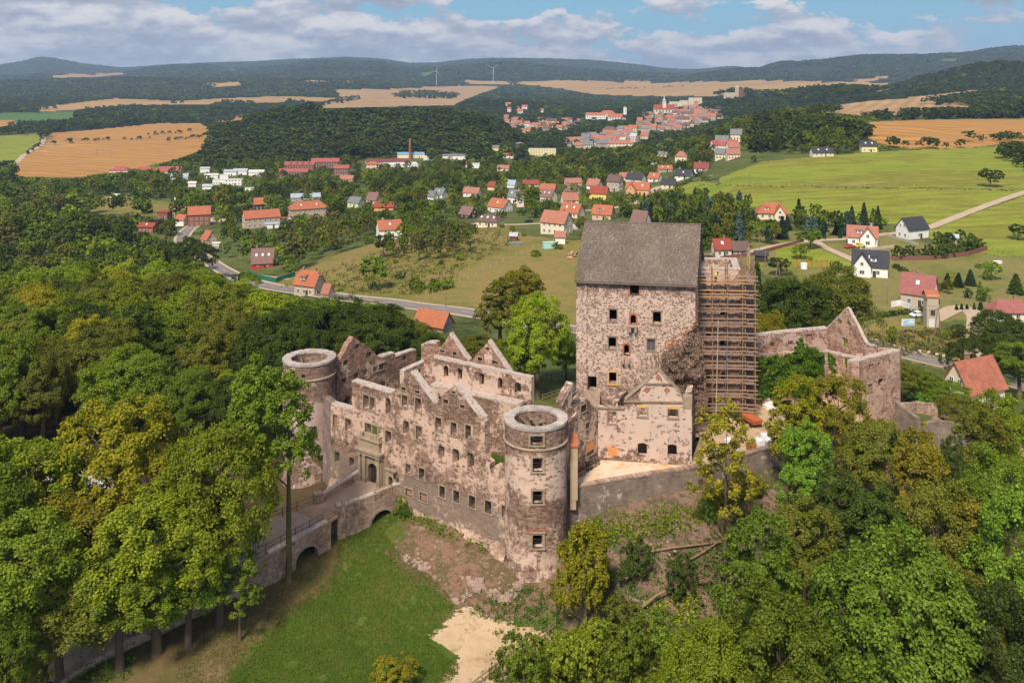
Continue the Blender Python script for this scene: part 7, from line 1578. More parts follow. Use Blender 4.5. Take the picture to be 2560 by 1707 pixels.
# cars
def car(lb, px, py, mat, rz, grp=None, z=None, scale=1.0, typ='car'):
    if z is None: x, y, z = ground_at(px, py)
    else: x, y, z = at_z(px, py, z)
    T = thing('parked_car' if typ == 'car' else typ, lb, 'car' if typ == 'car' else 'van', (x, y, z), rz, grp); T.scale = (scale,) * 3
    L_, W_, H_ = (2.1, .88, 1.45) if typ == 'car' else (2.9, 1.0, 2.4)
    sec = [(-L_, .35, .55), (-L_, .75, .7), (-L_*.62, .95, .75), (-L_*.42, H_, .68), (L_*.25, H_, .68), (L_*.5, .98, .75), (L_*.95, .82, .72), (L_, .38, .62)] if typ == 'car' else [(-L_, .4, .95), (-L_, H_, .9), (L_*.55, H_, .9), (L_*.8, 1.3, .95), (L_, 1.1, .9), (L_, .4, .9)]
    c = MB(); n = len(sec)
    for s_ in (-1, 1): 
        P = [(p[0], s_ * W_ * (p[2] / .75 if p[1] > 1.2 and typ == 'car' else 1), p[1]) for p in sec]; c.face(P if s_ < 0 else P[::-1])
    for i in range(n):
        p, q = sec[i], sec[(i+1) % n]; f = lambda v: W_ * (v[2] / .75 if v[1] > 1.2 and typ == 'car' else 1); c.face([(p[0], -f(p), p[1]), (p[0], f(p), p[1]), (q[0], f(q), q[1]), (q[0], -f(q), q[1])])
    link('body', c.mesh('body', [mat]), T)
    c = MB()
    for s_ in (-1, 1): c.box((-.15 * L_ if typ == 'car' else L_*.55, s_ * W_ * .93, 1.17 if typ == 'car' else 1.7), (L_ * (.36 if typ == 'car' else .2), .03, .17 if typ == 'car' else .3))
    if typ == 'car': c.face([(L_*.27, -W_*.8, H_-.05), (L_*.27, W_*.8, H_-.05), (L_*.5, W_*.86, 1.02), (L_*.5, -W_*.86, 1.02)]); c.face([(-L_*.44, -W_*.8, H_-.05), (-L_*.64, -W_*.86, 1.0), (-L_*.64, W_*.86, 1.0), (-L_*.44, W_*.8, H_-.05)])
    link('windows', c.mesh('windows', [M['glass']]), T)
    for sx in (-.62, .62):
        for sy in (-1, 1): c = MB(); c.tube([(sx * L_, sy * W_ * .8, .34), (sx * L_, sy * (W_ + .03), .34)], .34, 12); link('wheel', c.mesh('wheel', [M['blackmetal']]), T)
    return T
car('small dark red car parked in front of the white L shaped house', 2124, 620, M['redpaint'], .5)
car('bright yellow car parked beside the dark red one', 2150, 618, M['yellowpaint'], .4)
car('dark car parked on the lane below the brown bungalow', 1322, 556, M['blackmetal'], .3)
car('white car at the end of the curved concrete wall', 2296, 792, M['white'], .2)
car('white camper van standing alone on the brownish field', 291, 497, M['white'], .0, typ='camper_van', scale=1.5)
for i, (px, py, m_, rz, ty, lb) in enumerate(((172,1232,'white',.5,'van','white van under the left trees, furthest of the parked group'), (118,1300,'white',.6,'car','white car with dark windows under the left trees'), (160,1305,'tarp',.6,'car','silver car in the middle of the parked group under the left trees'), (215,1262,'blackmetal',.6,'car','dark car half hidden behind golden leaves'),
                                     (55,1330,'bluegreypaint',.7,'car','greyish blue car at the left edge under the trees'), (245,1235,'tarp',.5,'car','light grey car nearest the bridge among the parked cars'))):
    x, y, z = ground_at(px, py); car(lb, px, py, M[m_], rz, 'cars parked under the left trees', typ=ty)
for i, (px, py, m_) in enumerate(((1632,412,'white'), (1642,411,'tarp'), (2188,380,'tarp'), (1424,566,'white'), (1436,572,'tarp'))):
    car(('tiny white car parked above the village centre', 'tiny silver car parked above the village centre', 'silver car at the yellow house by the forest', 'white car right of the salmon roofed house', 'silver car right of the salmon roofed house')[i], px, py, M[m_], .1 * i)
# cows resting on the meadow
for i, (px, py) in enumerate(((1422,642), (1430,638), (1437,643), (1427,648), (1441,637))):
    x, y, z = ground_at(px, py); T = thing('cow', ('brown and white cow lying left in the small herd', 'brown and white cow standing behind in the small herd', 'brown and white cow lying right in the small herd', 'brown and white cow lying nearest in the small herd', 'brown and white cow furthest right in the herd')[i], 'cow', (x, y, z), i * 1.1, 'cows resting near the keep'); dz = .35 if i != 1 else .0
    me = bpy.data.meshes.new('body'); J = [(0,0,.95-dz), (-.7,0,1.0-dz), (.6,0,1.0-dz), (1.0,0,1.15-dz), (1.3,0,1.1-dz*1.2), (-.6,-.22,.5-dz*.6), (-.6,-.24,.05), (-.6,.22,.5-dz*.6), (-.6,.24,.05), (.5,-.22,.5-dz*.6), (.5,-.24,.05), (.5,.22,.5-dz*.6), (.5,.24,.05), (1.5,0,.98-dz*1.2), (-.9,0,.9-dz), (-.95,0,.4)]
    me.from_pydata(J, [(0,1), (0,2), (2,3), (3,4), (4,13), (1,5), (5,6), (1,7), (7,8), (2,9), (9,10), (2,11), (11,12), (1,14), (14,15)], []); o = link('body', me, T); me.materials.append(WM['orange'] if i % 2 else M['logwood']); o.modifiers.new('skin', 'SKIN'); rs_ = [.36,.32,.3,.2,.15,.1,.06,.1,.06,.1,.06,.1,.06,.09,.05,.03]
    for k, r_ in enumerate(rs_): me.skin_vertices[0].data[k].radius = (r_, r_)
    me.skin_vertices[0].data[0].use_root = True; c = MB(); c.tube([(-.3,0,1.05-dz), (.1,0,1.1-dz)], .34, 8); link('white_patch', c.mesh('white_patch', [M['white']]), T); c = MB(); c.bar((1.25,-.22,1.3-dz*1.2), (1.25,.22,1.3-dz*1.2), .05); link('horns', c.mesh('horns', [M['white']]), T)
# poles and pylons
def pole(lb, px, py, ytop, legs=1, arm=True, grp=None):
    x, y, z = ground_at(px, py); h = (py - ytop) / FPX * y; T = thing('utility_pole', lb, 'utility pole', (x, y, z), .2, grp)
    for k in range(legs): c = MB(); o = (k - (legs - 1) / 2) * 2; c.tube([(o * 1.0, 0, -.3), (o * .12, 0, h)], [.16, .1], 6); part('pole', c, M['greywood'], T, False)
    if arm: c = MB(); c.bar((-1.0, 0, h * .96), (1.0, 0, h * .96), .12); part('cross_arm', c, M['greywood'], T, False)
for a in (('A shaped double pole beside the scaffold meadow', 1945, 712, 655, 2), ('slim concrete pole left of the A shaped double pole', 1913, 668, 628, 1), ('A shaped pole standing just behind the pointed east gable', 2164, 830, 770, 2), ('A shaped pole leaning at the transformer tower', 2345, 838, 770, 2), ('wooden pole in the garden behind the keep trees', 2218, 762, 715, 1),
          ('roadside pole at the left bend under the forest edge', 523, 690, 655, 1), ('grey pole beside the main road left of the courtyard tree', 1114, 766, 732, 1), ('far pole on the stubble field, left one', 430, 388, 376, 1), ('far pole on the stubble field, right one', 453, 388, 377, 1), ('far lattice pole in the middle of the stubble field', 243, 388, 373, 2), ('far pole at the right end of the stubble field', 277, 388, 372, 1),
          ('thin pole behind the garages of the long tenements', 851, 512, 492, 1), ('twin leg pole at the lane beside the grey roofed house', 842, 516, 497, 2), ('thin pole on the bright green meadow', 1874, 466, 434, 1), ('pole in front of the chalet garden', 1163, 553, 530, 1), ('street lamp pole by the gravel lane', 1898, 635, 585, 1)): pole(*a)
# concrete post fences across the fields, each one a thing with its posts
def post_fence(lb, pts, n, h=1.3, rails=1, w=.11, mat=None):
    P = [Vector(ground_at(*p)) for p in pts]; T = thing('field_fence', lb, 'fence', P[0]); tot = sum((P[i+1]-P[i]).length for i in range(len(P)-1)); m_ = mat or WM['beige']
    for i in range(len(P) - 1):
        L = (P[i+1] - P[i]).length; k_ = max(1, round(n * L / tot))
        last = None
        for k in range(k_ + 1):
            p = P[i].lerp(P[i+1], k / k_); z = hz(p.x, p.y); q = Vector((p.x, p.y, z))
            if k < k_ or i == len(P) - 2: c = MB(); c.bar((p.x, p.y, z - .2), (p.x, p.y, z + h), w); part('post', c, m_, T)
            if last is not None:
                for r_ in range(rails): c = MB(); c.bar(last + Vector((0,0,h*(.85-.4*r_))), q + Vector((0,0,h*(.85-.4*r_))), .05); part('rail', c, M['greywood'], T)
            last = q
post_fence('pasture fence of white posts running up to the salmon roofed house', [(1082,736), (1190,688), (1290,640), (1372,606), (1420,590)], 22)
post_fence('long fence of pale posts between the upper and lower green meadows', [(1760,458), (1850,462), (2100,466), (2350,473), (2620,478)], 34)
post_fence('pale post fence round the meadow tip below the village', [(1700,480), (1740,465), (1790,460)], 8)
post_fence('dark wire fence at the right end of the garden meadow', [(2470,622), (2520,640), (2600,665)], 9, mat=M['greywood'])
def screen(lb, pts, h, mat, name='garden_fence'):
    P = [Vector(ground_at(*p)) for p in pts]; T = thing(name, lb, 'fence', P[0])
    for i in range(len(P) - 1):
        a, b = P[i], P[i+1]; n = max(1, int((b-a).length / 5))
        for k in range(n):
            p, q = a.lerp(b, k/n), a.lerp(b, (k+1)/n); zp, zq = hz(p.x,p.y), hz(q.x,q.y); c = MB(); d = Vector((-(q-p).y, (q-p).x, 0)).normalized() * .04
            c.hexa([(p.x-d.x,p.y-d.y,zp-.3), (q.x-d.x,q.y-d.y,zq-.3), (q.x+d.x,q.y+d.y,zq-.3), (p.x+d.x,p.y+d.y,zp-.3), (p.x-d.x,p.y-d.y,zp+h), (q.x-d.x,q.y-d.y,zq+h), (q.x+d.x,q.y+d.y,zq+h), (p.x+d.x,p.y+d.y,zp+h)]); part('panel', c, mat, T)
screen('dark green mesh garden fence curving below the red gabled house', [(618,684), (650,698), (690,706), (738,690)], 1.7, M['greenmesh'])
screen('long brown timber fence under the dark hedge on the right', [(2230,652), (2330,650), (2420,640), (2468,625)], 1.6, WM['brickdark'])
screen('brown hedge fence along the conifers left of the lane', [(1800,650), (1880,640), (1960,618), (2010,606)], 1.2, WM['brickdark'])
screen('curved pale concrete wall in the beige house garden', [(2228,768), (2250,764), (2275,775), (2295,788)], 1.6, WM['white'], 'garden_wall')
screen('low grey stone wall in front of the red and yellow cars', [(2135,632), (2175,626), (2240,618)], 1.0, WM['beige'], 'garden_wall')
screen('low grey garden wall between the two white houses', [(2215,590), (2250,600), (2296,614)], .9, WM['grey'], 'garden_wall')
x, y, z = ground_at(1372, 622); c = MB(); c.box((x, y, z + 1.3), (2.2, 1.2, 1.1), .2); c.box((x, y, z + 2.5), (2.3, 1.3, .08), .2); solo('tarpaulin_shed', c, WM['mint'], 'mint green tarpaulin covered box at the pasture fence', 'shed')
x, y, z = ground_at(1289, 612); T = thing('wrapped_bales', 'row of white wrapped bales beside the striped allotment shed', 'bales', (x, y, z), -.1)
for k in range(6): c = MB(); c.tube([(k * .95 - 2.4, -.4, .5), (k * .95 - 2.4, .5, .5)], .48, 10); link('bale', c.mesh('bale', [M['tarp']]), T)
x, y, z = ground_at(2050, 668); T = thing('playground_pergola', 'long orange timber play frame in the garden behind the keep trees', 'play frame', (x, y, z), -.05)
for k in range(9):
    for s_ in (-1, 1): c = MB(); c.bar((k * 1.6 - 9, s_, 0), (k * 1.6 - 9, s_, 2.2), .16); part('post', c, M['orangepaint'], T, False)
    c = MB(); c.bar((k * 1.6 - 9, -1.2, 2.25), (k * 1.6 - 9, 1.2, 2.25), .14); part('beam', c, M['orangepaint'], T, False)
x, y, z = ground_at(2010, 672); c = MB(); c.tube([(x, y, z), (x, y, z + 1.9)], 1.1, 14); solo('water_tank', c, M['white'], 'white cylindrical water tank left of the orange play frame', 'tank')
x, y, z = ground_at(2494, 660); c = MB(); c.box((x, y, z + .5), (1.1, .7, .35), .2); c.box((x, y, z + .95), (1.3, .8, .06), .2); solo('covered_well', c, M['white'], 'small white covered box alone on the tan meadow', 'box')
x, y, z = ground_at(1985, 855); 
# ---------------------------------------------------------------- trees
def norm(v): return v / (np.linalg.norm(v, axis=1)[:, None] + 1e-9)
def lobes(kind, H, Wd, r_, n):
    """lobe centres and radii of a crown"""
    if kind == 'round': c0, rad = .60 * H, (Wd * .5, Wd * .5, H * .38)
    elif kind == 'tall': c0, rad = .56 * H, (Wd * .5, Wd * .5, H * .44)
    elif kind == 'high': c0, rad = .68 * H, (Wd * .5, Wd * .5, H * .32)
    elif kind == 'bush': c0, rad = .45 * H, (Wd * .5, Wd * .5, H * .5)
    d = norm(r_.normal(size=(n, 3))); d[:, 2] = np.where(d[:, 2] < -.55, -d[:, 2], d[:, 2])
    q = r_.uniform(.42, .80, n)[:, None]; rr = r_.uniform(.15, .27, n) * Wd
    C_ = d * q * np.array(rad); C_[:, 2] += c0
    if kind != 'bush': C_[:, :2] *= (1.0 - .28 * np.clip((C_[:, 2] - c0) / rad[2], 0, 1))[:, None]
    return C_, rr
def crown(kind, H, Wd, n, leaf, seed, nl=30, sub=13, asp=1.0):
    r_ = np.random.default_rng(seed)
    if kind in ('conifer', 'spruce'):
        z = H * (1 - r_.uniform(0, 1, n) ** .62) * .93 + H * .06; k = (1 - (z / H)) ; az = r_.uniform(0, 2*np.pi, n); lay = .80 + .2 * np.sin(z / H * 60 + az * 2)
        brk = .82 + .22 * np.sin(az * 7 + np.floor(z / H * 14) * 2.1)
        rad = (k ** .85) * Wd * .5 * lay * brk * r_.uniform(.45, 1, n) ** .5 + .08
        P = np.stack([np.cos(az) * rad, np.sin(az) * rad, z - rad * .28], 1); nr = np.stack([np.cos(az), np.sin(az), np.full(n, .7)], 1)
        return leafcloud(P, leaf, seed, nr * .8, 1.5)
    C_, rr = lobes(kind, H, Wd, r_, nl)
    # smaller clumps carried on every lobe
    ci = np.repeat(np.arange(nl), sub); d = norm(r_.normal(size=(nl * sub, 3)) + np.array([0, 0, .35])); SC_ = C_[ci] + d * (rr[ci] * r_.uniform(.72, 1.02, nl * sub))[:, None]; SR = rr[ci] * r_.uniform(.22, .40, nl * sub)
    keep = np.ones(len(SC_), bool)
    for k in range(nl):
        dist = np.linalg.norm((SC_ - C_[k]), axis=1); keep &= ~((dist < rr[k] * .62) & (ci != k))
    SC_, SR = SC_[keep], SR[keep]; out_ = norm(SC_ - np.array([0, 0, H * .45]))
    w = SR ** 1.7; idx_ = r_.choice(len(SC_), n, p=w / w.sum()); d = norm(r_.normal(size=(n, 3)) + out_[idx_] * .9 + np.array([0, 0, .35]))
    P = SC_[idx_] + d * (SR[idx_] * r_.uniform(.45, 1.12, n))[:, None]
    nrm = d * .9 + out_[idx_] * .5 + np.array([0, 0, .35])
    if kind == 'tall' and asp > 1.1: P[:, 2] -= np.abs(r_.normal(size=n)) * .5
    return leafcloud(P, leaf, seed, nrm, asp)
def trunk_mesh(H, Wd, r0, seed, mat, kind='round', bare=.3):
    r_ = random.Random(seed); mb = MB(); top = H * (.8 if kind != 'conifer' else .95); lean = (r_.uniform(-.03, .03) * H, r_.uniform(-.03, .03) * H)
    P = [(0, 0, -.6), (0, 0, .1), (lean[0]*.1, lean[1]*.1, .9), (lean[0]*.5, lean[1]*.5, top*.4), (lean[0], lean[1], top*.75), (lean[0]*1.1, lean[1]*1.1, top)]
    mb.tube(P, [r0*1.6, r0*1.35, r0, r0*.78, r0*.42, r0*.12], 9)
    if kind != 'conifer':
        for k in range(9):
            a = k * 2.4 + r_.uniform(-.4, .4); z0 = H * (bare + (.72 - bare) * r_.random()); f = z0 / top; b = Vector((lean[0]*f, lean[1]*f, z0)); L = Wd * r_.uniform(.26, .42); u = Vector((math.cos(a), math.sin(a), r_.uniform(.5, 1.1)))
            mb.tube([b, b + u * L * .5, b + u * L + Vector((0, 0, L * .2))], [r0 * .38 * (1 - f * .4), r0 * .22, r0 * .06], 5)
    return mb.mesh('trunk', [mat], True)
HERO = {}
def proto(key, kind, H, Wd, n, leaf, seed, nl=30, sub=13, asp=1.0, r0=.46, bark='bark', bare=.3):
    V, F = crown(kind, H, Wd, n, leaf, seed, nl, sub, asp); V[:, 2] *= H / np.percentile(V[:, 2], 99.8); me = np_mesh('crown', V, F, [LM['mid']]); HERO[key] = (me, trunk_mesh(H, Wd, r0, seed, M[bark], kind, bare), H, Wd)
for i in range(3): proto('round%d' % i, 'round', 18, 11.5, 36000, .285, 100 + i, 38, 17)
for i in range(2): proto('tall%d' % i, 'tall', 20, 8.2, 29000, .285, 120 + i, 38, 15)
proto('slim', 'high', 22, 10, 24000, .32, 133, 38, 13, 1.0, .36, 'mossbark', .42)
proto('willow', 'tall', 11, 6.2, 13000, .26, 140, 30, 12, 1.5, .2, 'bark', .2)
proto('sparse', 'tall', 18, 7.5, 7500, .33, 141, 24, 8, 1.0, .24, 'bark', .3)
for i in range(2): proto('bush%d' % i, 'bush', 3.2, 3.8, 4200, .2, 150 + i, 18, 10, 1.0, .08)
for i in range(2): proto('mround%d' % i, 'round', 14, 9.5, 3600, .78, 160 + i, 22, 9, 1.0, .26)
proto('mbirch', 'tall', 14, 5.0, 2600, .55, 170, 18, 8, 1.4, .14, 'birchbark', .2); proto('mconifer', 'conifer', 13, 5.5, 3600, .62, 171, r0=.2); proto('mthuja', 'conifer', 7, 2.2, 1500, .4, 173, r0=.12)
proto('mbush', 'bush', 4, 5, 1100, .55, 172, 14, 8, 1.0, .1)
TREES = 0
GN_ = {'mid': 'mid green', 'bright': 'bright green', 'dark': 'dark green', 'olive': 'olive green', 'yellow': 'yellow', 'golden': 'golden green', 'bluegreen': 'cool green', 'conifer': 'dark', 'birch': 'pale', 'bluespruce': 'blue grey', 'ivy': 'fresh green'}
tr_ = random.Random(5)
def tree(key, x, y, z, H, Wd, leaf, label, group=None, name='deciduous_tree', cat='tree', rz=None):
    global TREES
    me, tk, H0, W0 = HERO[key]; T = bpy.data.objects.new(name, None); COL.objects.link(T); T.location = (x, y, z - .1); T.rotation_euler = (0, 0, tr_.uniform(0, 6.28) if rz is None else rz); T.scale = (Wd / W0, Wd / W0, H / H0)
    tag(T, label, cat, group); OFF[T.name] = T.location
    a = bpy.data.objects.new('crown', me); COL.objects.link(a); a.parent = T; a.material_slots[0].link = 'OBJECT'; a.material_slots[0].material = LM[leaf]
    b = bpy.data.objects.new('trunk', tk); COL.objects.link(b); b.parent = T; TREES += 1; return T
def tree_top(key, px, ytop, H, Wd, leaf, label, Y=None, name='deciduous_tree', cat='tree', group=None):
    """stand a tree of height H where its top meets the given photo pixel"""
    if Y is None: x, y, z = ground_at(px, ytop, H)
    else: y = Y; x = (px - CX) / FPX * Y; z = hz(x, y); H = CAMZ - (ytop - HY) / FPX * Y - z
    return tree(key, x, y, z, max(H, 1.0), Wd, leaf, label, group, name, cat)
# large trees that stand out in the photograph
x, y, z = ground_at(722, 1452); tree('slim', x, y, z, CAMZ - (893 - HY) / FPX * y - z, 9.3, 'mid', 'tall slim tree with a long bare trunk standing alone against the lower bridge wall', rz=0).children[0].location = (-1.9, 0, 0)
for a in (('round0', 548, 1050, 10.2, 'bright', 'broad bright green tree left of the tall slim tree, trunk by the lawn edge', 88), ('round1', 300, 1008, 13, 'yellow', 'large golden yellow topped tree left of the bright green one', 93), ('round2', 60, 1078, 13, 'bright', 'yellowish green tree at the left edge above the parked vans', 90),
          ('round1', 392, 1235, 12.5, 'bright', 'dense mid green tree in front of the golden topped tree', 84), ('round2', 215, 1240, 12.0, 'golden', 'golden green tree hiding the parked cars at lower left', 86), ('round0', 40, 1290, 11.5, 'mid', 'dark green tree filling the lower left corner', 79),
          ('sparse', 600, 1350, 5.0, 'mid', 'small loose branched tree overhanging the lower bridge wall', 86), ('tall1', 455, 1170, 9, 'olive', 'olive green tree between the golden and the bright crowns', 90),
          ('round0', -60, 1180, 12, 'mid', 'mid green tree cut by the left picture edge', 84), ('round2', 15, 1545, 6.0, 'mid', 'low leafy tree in the very bottom left corner', 74), ('round1', 300, 1375, 11.0, 'mid', 'low hanging green crown over the paired trunks', 82), ('round0', 150, 1400, 10.5, 'olive', 'olive crown over the sandy path at lower left', 81), ('tall0', 470, 1330, 6.5, 'mid', 'leafy young tree at the lawn edge left of the bridge wall', 85),
          ('tall0', 120, 1150, 7.5, 'golden', 'golden green tree between the left edge tree and the golden topped one', 96)):
    tree_top(a[0], a[1], a[2], 0, a[3], a[4], a[5], a[6])
for px, py, tp, lb in ((345,1600,1330,'left of the paired bare trunks by the lawn, under the big canopy'), (390,1585,1350,'right of the paired bare trunks by the lawn, under the big canopy'), (222,1545,1300,'dark thick bare trunk beside the sandy path at lower left')):
    x, y, z = ground_at(px, py); H = CAMZ - (tp - HY) / FPX * y - z; T = thing('tree_trunk', lb, 'trunk', (x, y, z)); c = MB(); c.tube([(0,0,-.5), (0,0,.3), (.1,0,H*.5), (.3,.2,H)], [.55,.42,.34,.22], 9); link('trunk', c.mesh('trunk', [M['mossbark']], True), T)
    c = MB(); c.tube([(.15,.1,H*.7), (1.0,.4,H*1.0), (2.0,.6,H*1.15)], [.2,.14,.05], 6); link('limb', c.mesh('limb', [M['mossbark']], True), T)
for a in (('round1', 1345, 738, 9.8, 'bright', 'tall bright green tree standing behind the palace wall left of the keep', 132), ('round2', 1290, 828, 7.6, 'mid', 'lower green tree leaning left of the tall bright one behind the palace', 134), ('tall0', 1250, 690, 8.5, 'olive', 'dark olive tree at the road, left one of the pair', 172), ('tall1', 1305, 665, 9.5, 'golden', 'taller olive golden tree at the road, right one of the pair', 176),
          ('round0', 1415, 850, 5.0, 'mid', 'small leafy tree close beside the left corner of the keep', 140), ('round0', 1190, 838, 8.5, 'olive', 'brownish olive tree directly behind the two rear gables', 150), ('round2', 1095, 850, 7, 'mid', 'mid green tree behind the rear gable block', 150),
          ('round1', 1990, 700, 15, 'dark', 'huge dark green tree behind the east range', 158), ('round0', 2085, 664, 14, 'olive', 'huge olive brown tree rising right of the huge dark one', 162), ('round2', 1915, 775, 7.5, 'yellow', 'bright yellow green tree just right of the scaffold', 142), ('mconifer', 1893, 660, 6, 'dark', 'dark narrow tree directly behind the scaffold corner', 165), ('round2', 1950, 680, 9, 'dark', 'dark tree between the scaffold and the huge dark tree', 175),
          ('sparse', 1830, 992, 7.6, 'golden', 'slim tree with yellowish sparse leaves and long bare trunk before the scaffold yard', None), ('tall0', 1990, 930, 6.4, 'yellow', 'bright yellow tree at the edge of the castle yard', 104), ('round1', 2090, 935, 8.0, 'golden', 'golden green tree right of the bright yellow one', 106), ('tall1', 2015, 1050, 6.2, 'bluegreen', 'cool green tree in front of the yellow yard tree', 97),
          ('round2', 2195, 1040, 9.0, 'olive', 'wide flat topped olive tree in front of the east block', 100), ('tall0', 1900, 1262, 7.4, 'bluegreen', 'tall narrow fresh green tree at the middle of the right wood', 78), ('tall1', 2010, 1238, 6.8, 'olive', 'dark olive tree right behind the narrow fresh green one', 84), ('round0', 2235, 1335, 12, 'bluegreen', 'biggest fresh green tree in the lower right wood', 72),
          ('tall1', 2300, 1062, 6.4, 'golden', 'golden brown topped tree in the upper right wood', 92), ('tall0', 2440, 1240, 6.6, 'golden', 'second golden brown tree, lower and further right', 84), ('round1', 2560, 1212, 9.5, 'bluegreen', 'bright green tree cut by the right picture edge', 78), ('round2', 2480, 1430, 9.5, 'dark', 'dark green tree in the lower right corner', 72),
          ('round0', 1760, 1540, 7.6, 'bright', 'bright leafy tree at the bottom edge right of the fallen trunks', 68), ('round1', 1945, 1480, 10, 'mid', 'mid green tree at the bottom edge below the narrow fresh green one', 70), ('round2', 2130, 1500, 7.5, 'dark', 'dark tree wedged between two green crowns at the bottom', 74), ('round1', 2330, 1200, 8.5, 'olive', 'olive tree below the golden brown topped one', 84),
          ('tall0', 2110, 1180, 7, 'dark', 'dark narrow tree under the wide flat topped olive tree', 90), ('tall1', 2200, 1215, 6.6, 'dark', 'dark green tree in the heart of the right wood', 86), ('round0', 2390, 1420, 8, 'olive', 'olive tree between the biggest bright tree and the dark corner tree', 76), ('round2', 2100, 1380, 7, 'dark', 'dull dark tree left of the biggest bright tree', 78),
          ('sparse', 2445, 1010, 8, 'olive', 'leaning sparse olive tree on the right slope', 104), ('round1', 2520, 985, 8.5, 'bright', 'pale bright tree at the right edge below the orange roof', 108), ('tall0', 2370, 1085, 3.8, 'dark', 'narrow dark ivy clad tree on the right slope', 100), ('round2', 2500, 1110, 7, 'mid', 'mid green tree at the right edge above the golden brown ones', 92),
          ('round0', 2500, 775, 12, 'dark', 'dark green tree beside the maroon roofed bungalow', 185), ('round1', 2430, 845, 10, 'dark', 'dark tree left in the clump below the gravel yard', 172), ('round2', 2550, 850, 11, 'mid', 'large mid green tree at the right edge above the orange roof', 168), ('round2', 2300, 925, 8, 'mid', 'rounded green tree right behind the east block', 148), ('round0', 2370, 955, 8, 'mid', 'wide low green tree beside the faded orange roof', 145),
          ('round0', 2405, 985, 6.5, 'olive', 'olive tree standing before the faded orange roofed house', 122), ('tall1', 2490, 1015, 6, 'mid', 'mid green tree before the right end of the faded orange roof', 120),
          ('round1', 2255, 905, 6, 'olive', 'small olive tree touching the east block corner', 143), ('sparse', 1660, 1180, 0.1, 'mid', '', -1)):
    if a[6] == -1: continue
    if a[6] is None: x, y, z = ground_at(1812, 1400); tree('sparse', x, y, z, CAMZ - (a[2] - HY) / FPX * y - z, a[3], a[4], a[5])
    else: tree_top(a[0], a[1], a[2], 0, a[3], a[4], a[5], a[6])
for px_, pt_, lb in ((505,606,'dark tree hiding the road bend, right one of three'), (474,592,'dark tree hiding the road bend, middle one of three'), (446,604,'dark tree hiding the road bend, left one of three')):
    x, y, z = ground_at(px_, pt_, 15); tree('round1', x, y, z, 15, 11, 'dark', lb)
x, y, z = ground_at(1462, 1572); tree('willow', x, y, z, CAMZ - (1302 - HY) / FPX * y - z, 5.6, 'yellow', 'yellow green weeping tree at the right foot of the near tower', rz=1)
x, y, z = ground_at(935, 728); tree('mround0', x, y, z, 11.5, 9.0, 'mid', 'lone round tree on the pasture above the small green sign')
x, y, z = ground_at(958, 645); tree('mround1', x, y, z, 9.5, 8.0, 'dark', 'small round dark tree on the pasture below the chalet')
x, y, z = ground_at(2476, 468); tree('mround1', x, y, z, 9.5, 11.5, 'dark', 'single dark round tree on the fence between the green meadows')
x, y, z = ground_at(2025, 623); tree('mround0', x, y, z, 7.5, 8.5, 'mid', 'small fruit tree beside the gravel lane on the garden lawn')
x, y, z = ground_at(1885, 405); tree('mbush', x, y, z, 4.5, 5, 'dark', 'tiny lone tree by a thin pole on the upper meadow')
# shrubs
def shrub(px, py, H, Wd, leaf, label, name='shrub', key=None, group=None):
    x, y, z = ground_at(px, py); return tree(key or ('bush%d' % (int(px) % 2)), x, y, z, H, Wd, leaf, label, group, name, 'shrub')
for a in ((1590,1450,4.2,3.8,'dark','large rounded glossy dark shrub on the slope left of the fallen trunks'), (1695,1482,3.8,3.8,'dark','second dark evergreen shrub, right below the crossing trunks'), (1765,1300,2.2,2.4,'bluegreen','single round dark shrub below the retaining wall'), (1500,1475,2.2,3,'mid','leafy shrub between the weeping tree and the dark rounded shrub'),
          (1310,1730,5.2,4.6,'mid','dense green shrub beside the timber fence at the bottom'), (1430,1720,5.5,4.8,'bright','bright leafy shrub right of the bottom fence'), (1560,1700,5.5,5,'mid','dark shrub thicket at the bottom centre right'), (985,1722,3.0,4.0,'yellow','yellow green bush top at the bottom edge of the lawn'), (1640,1650,4.6,4.6,'bluegreen','greyish green shrub below the arched fallen trunk'),
          (1238,1700,1.4,1.2,'mid','small bush on the left side of the bottom fence'), (1560,1590,4.0,4.2,'olive','dark shrub above the bottom thicket'), (1490,1640,3.8,4.0,'bright','fresh green shrub right of the sandy path end'), (1000,1275,2.0,2.4,'mid','leafy shrub at the corner of bridge and palace wall'), (1015,1290,1.3,1.8,'ivy','low ground shrub below the palace wall corner'),
          (2300,1012,2.6,5.5,'ivy','big smooth rounded bush on the terraced slope'), (1795,1255,2.5,3.5,'yellow','yellowish shrub under the slim tree at the wall'), (1880,1240,2.5,3.2,'golden','golden shrub at the foot of the yard wall'), (2235,800,1,1,'mid',''), (1765,1170,1.6,2.6,'olive','brownish low bush against the gable house corner'), (1420,1380,1.6,2.2,'ivy','small green shrub at the foot of the retaining wall'),
          (2400,846,3.5,4.5,'dark','round dark shrub right of the billboard'), (2233,862,4.5,2.6,'mid','narrow young conifer left of the billboard'), (2365,845,2.2,3.0,'mid','low shrub behind the transformer tower')):
    if a[5]: shrub(*a)
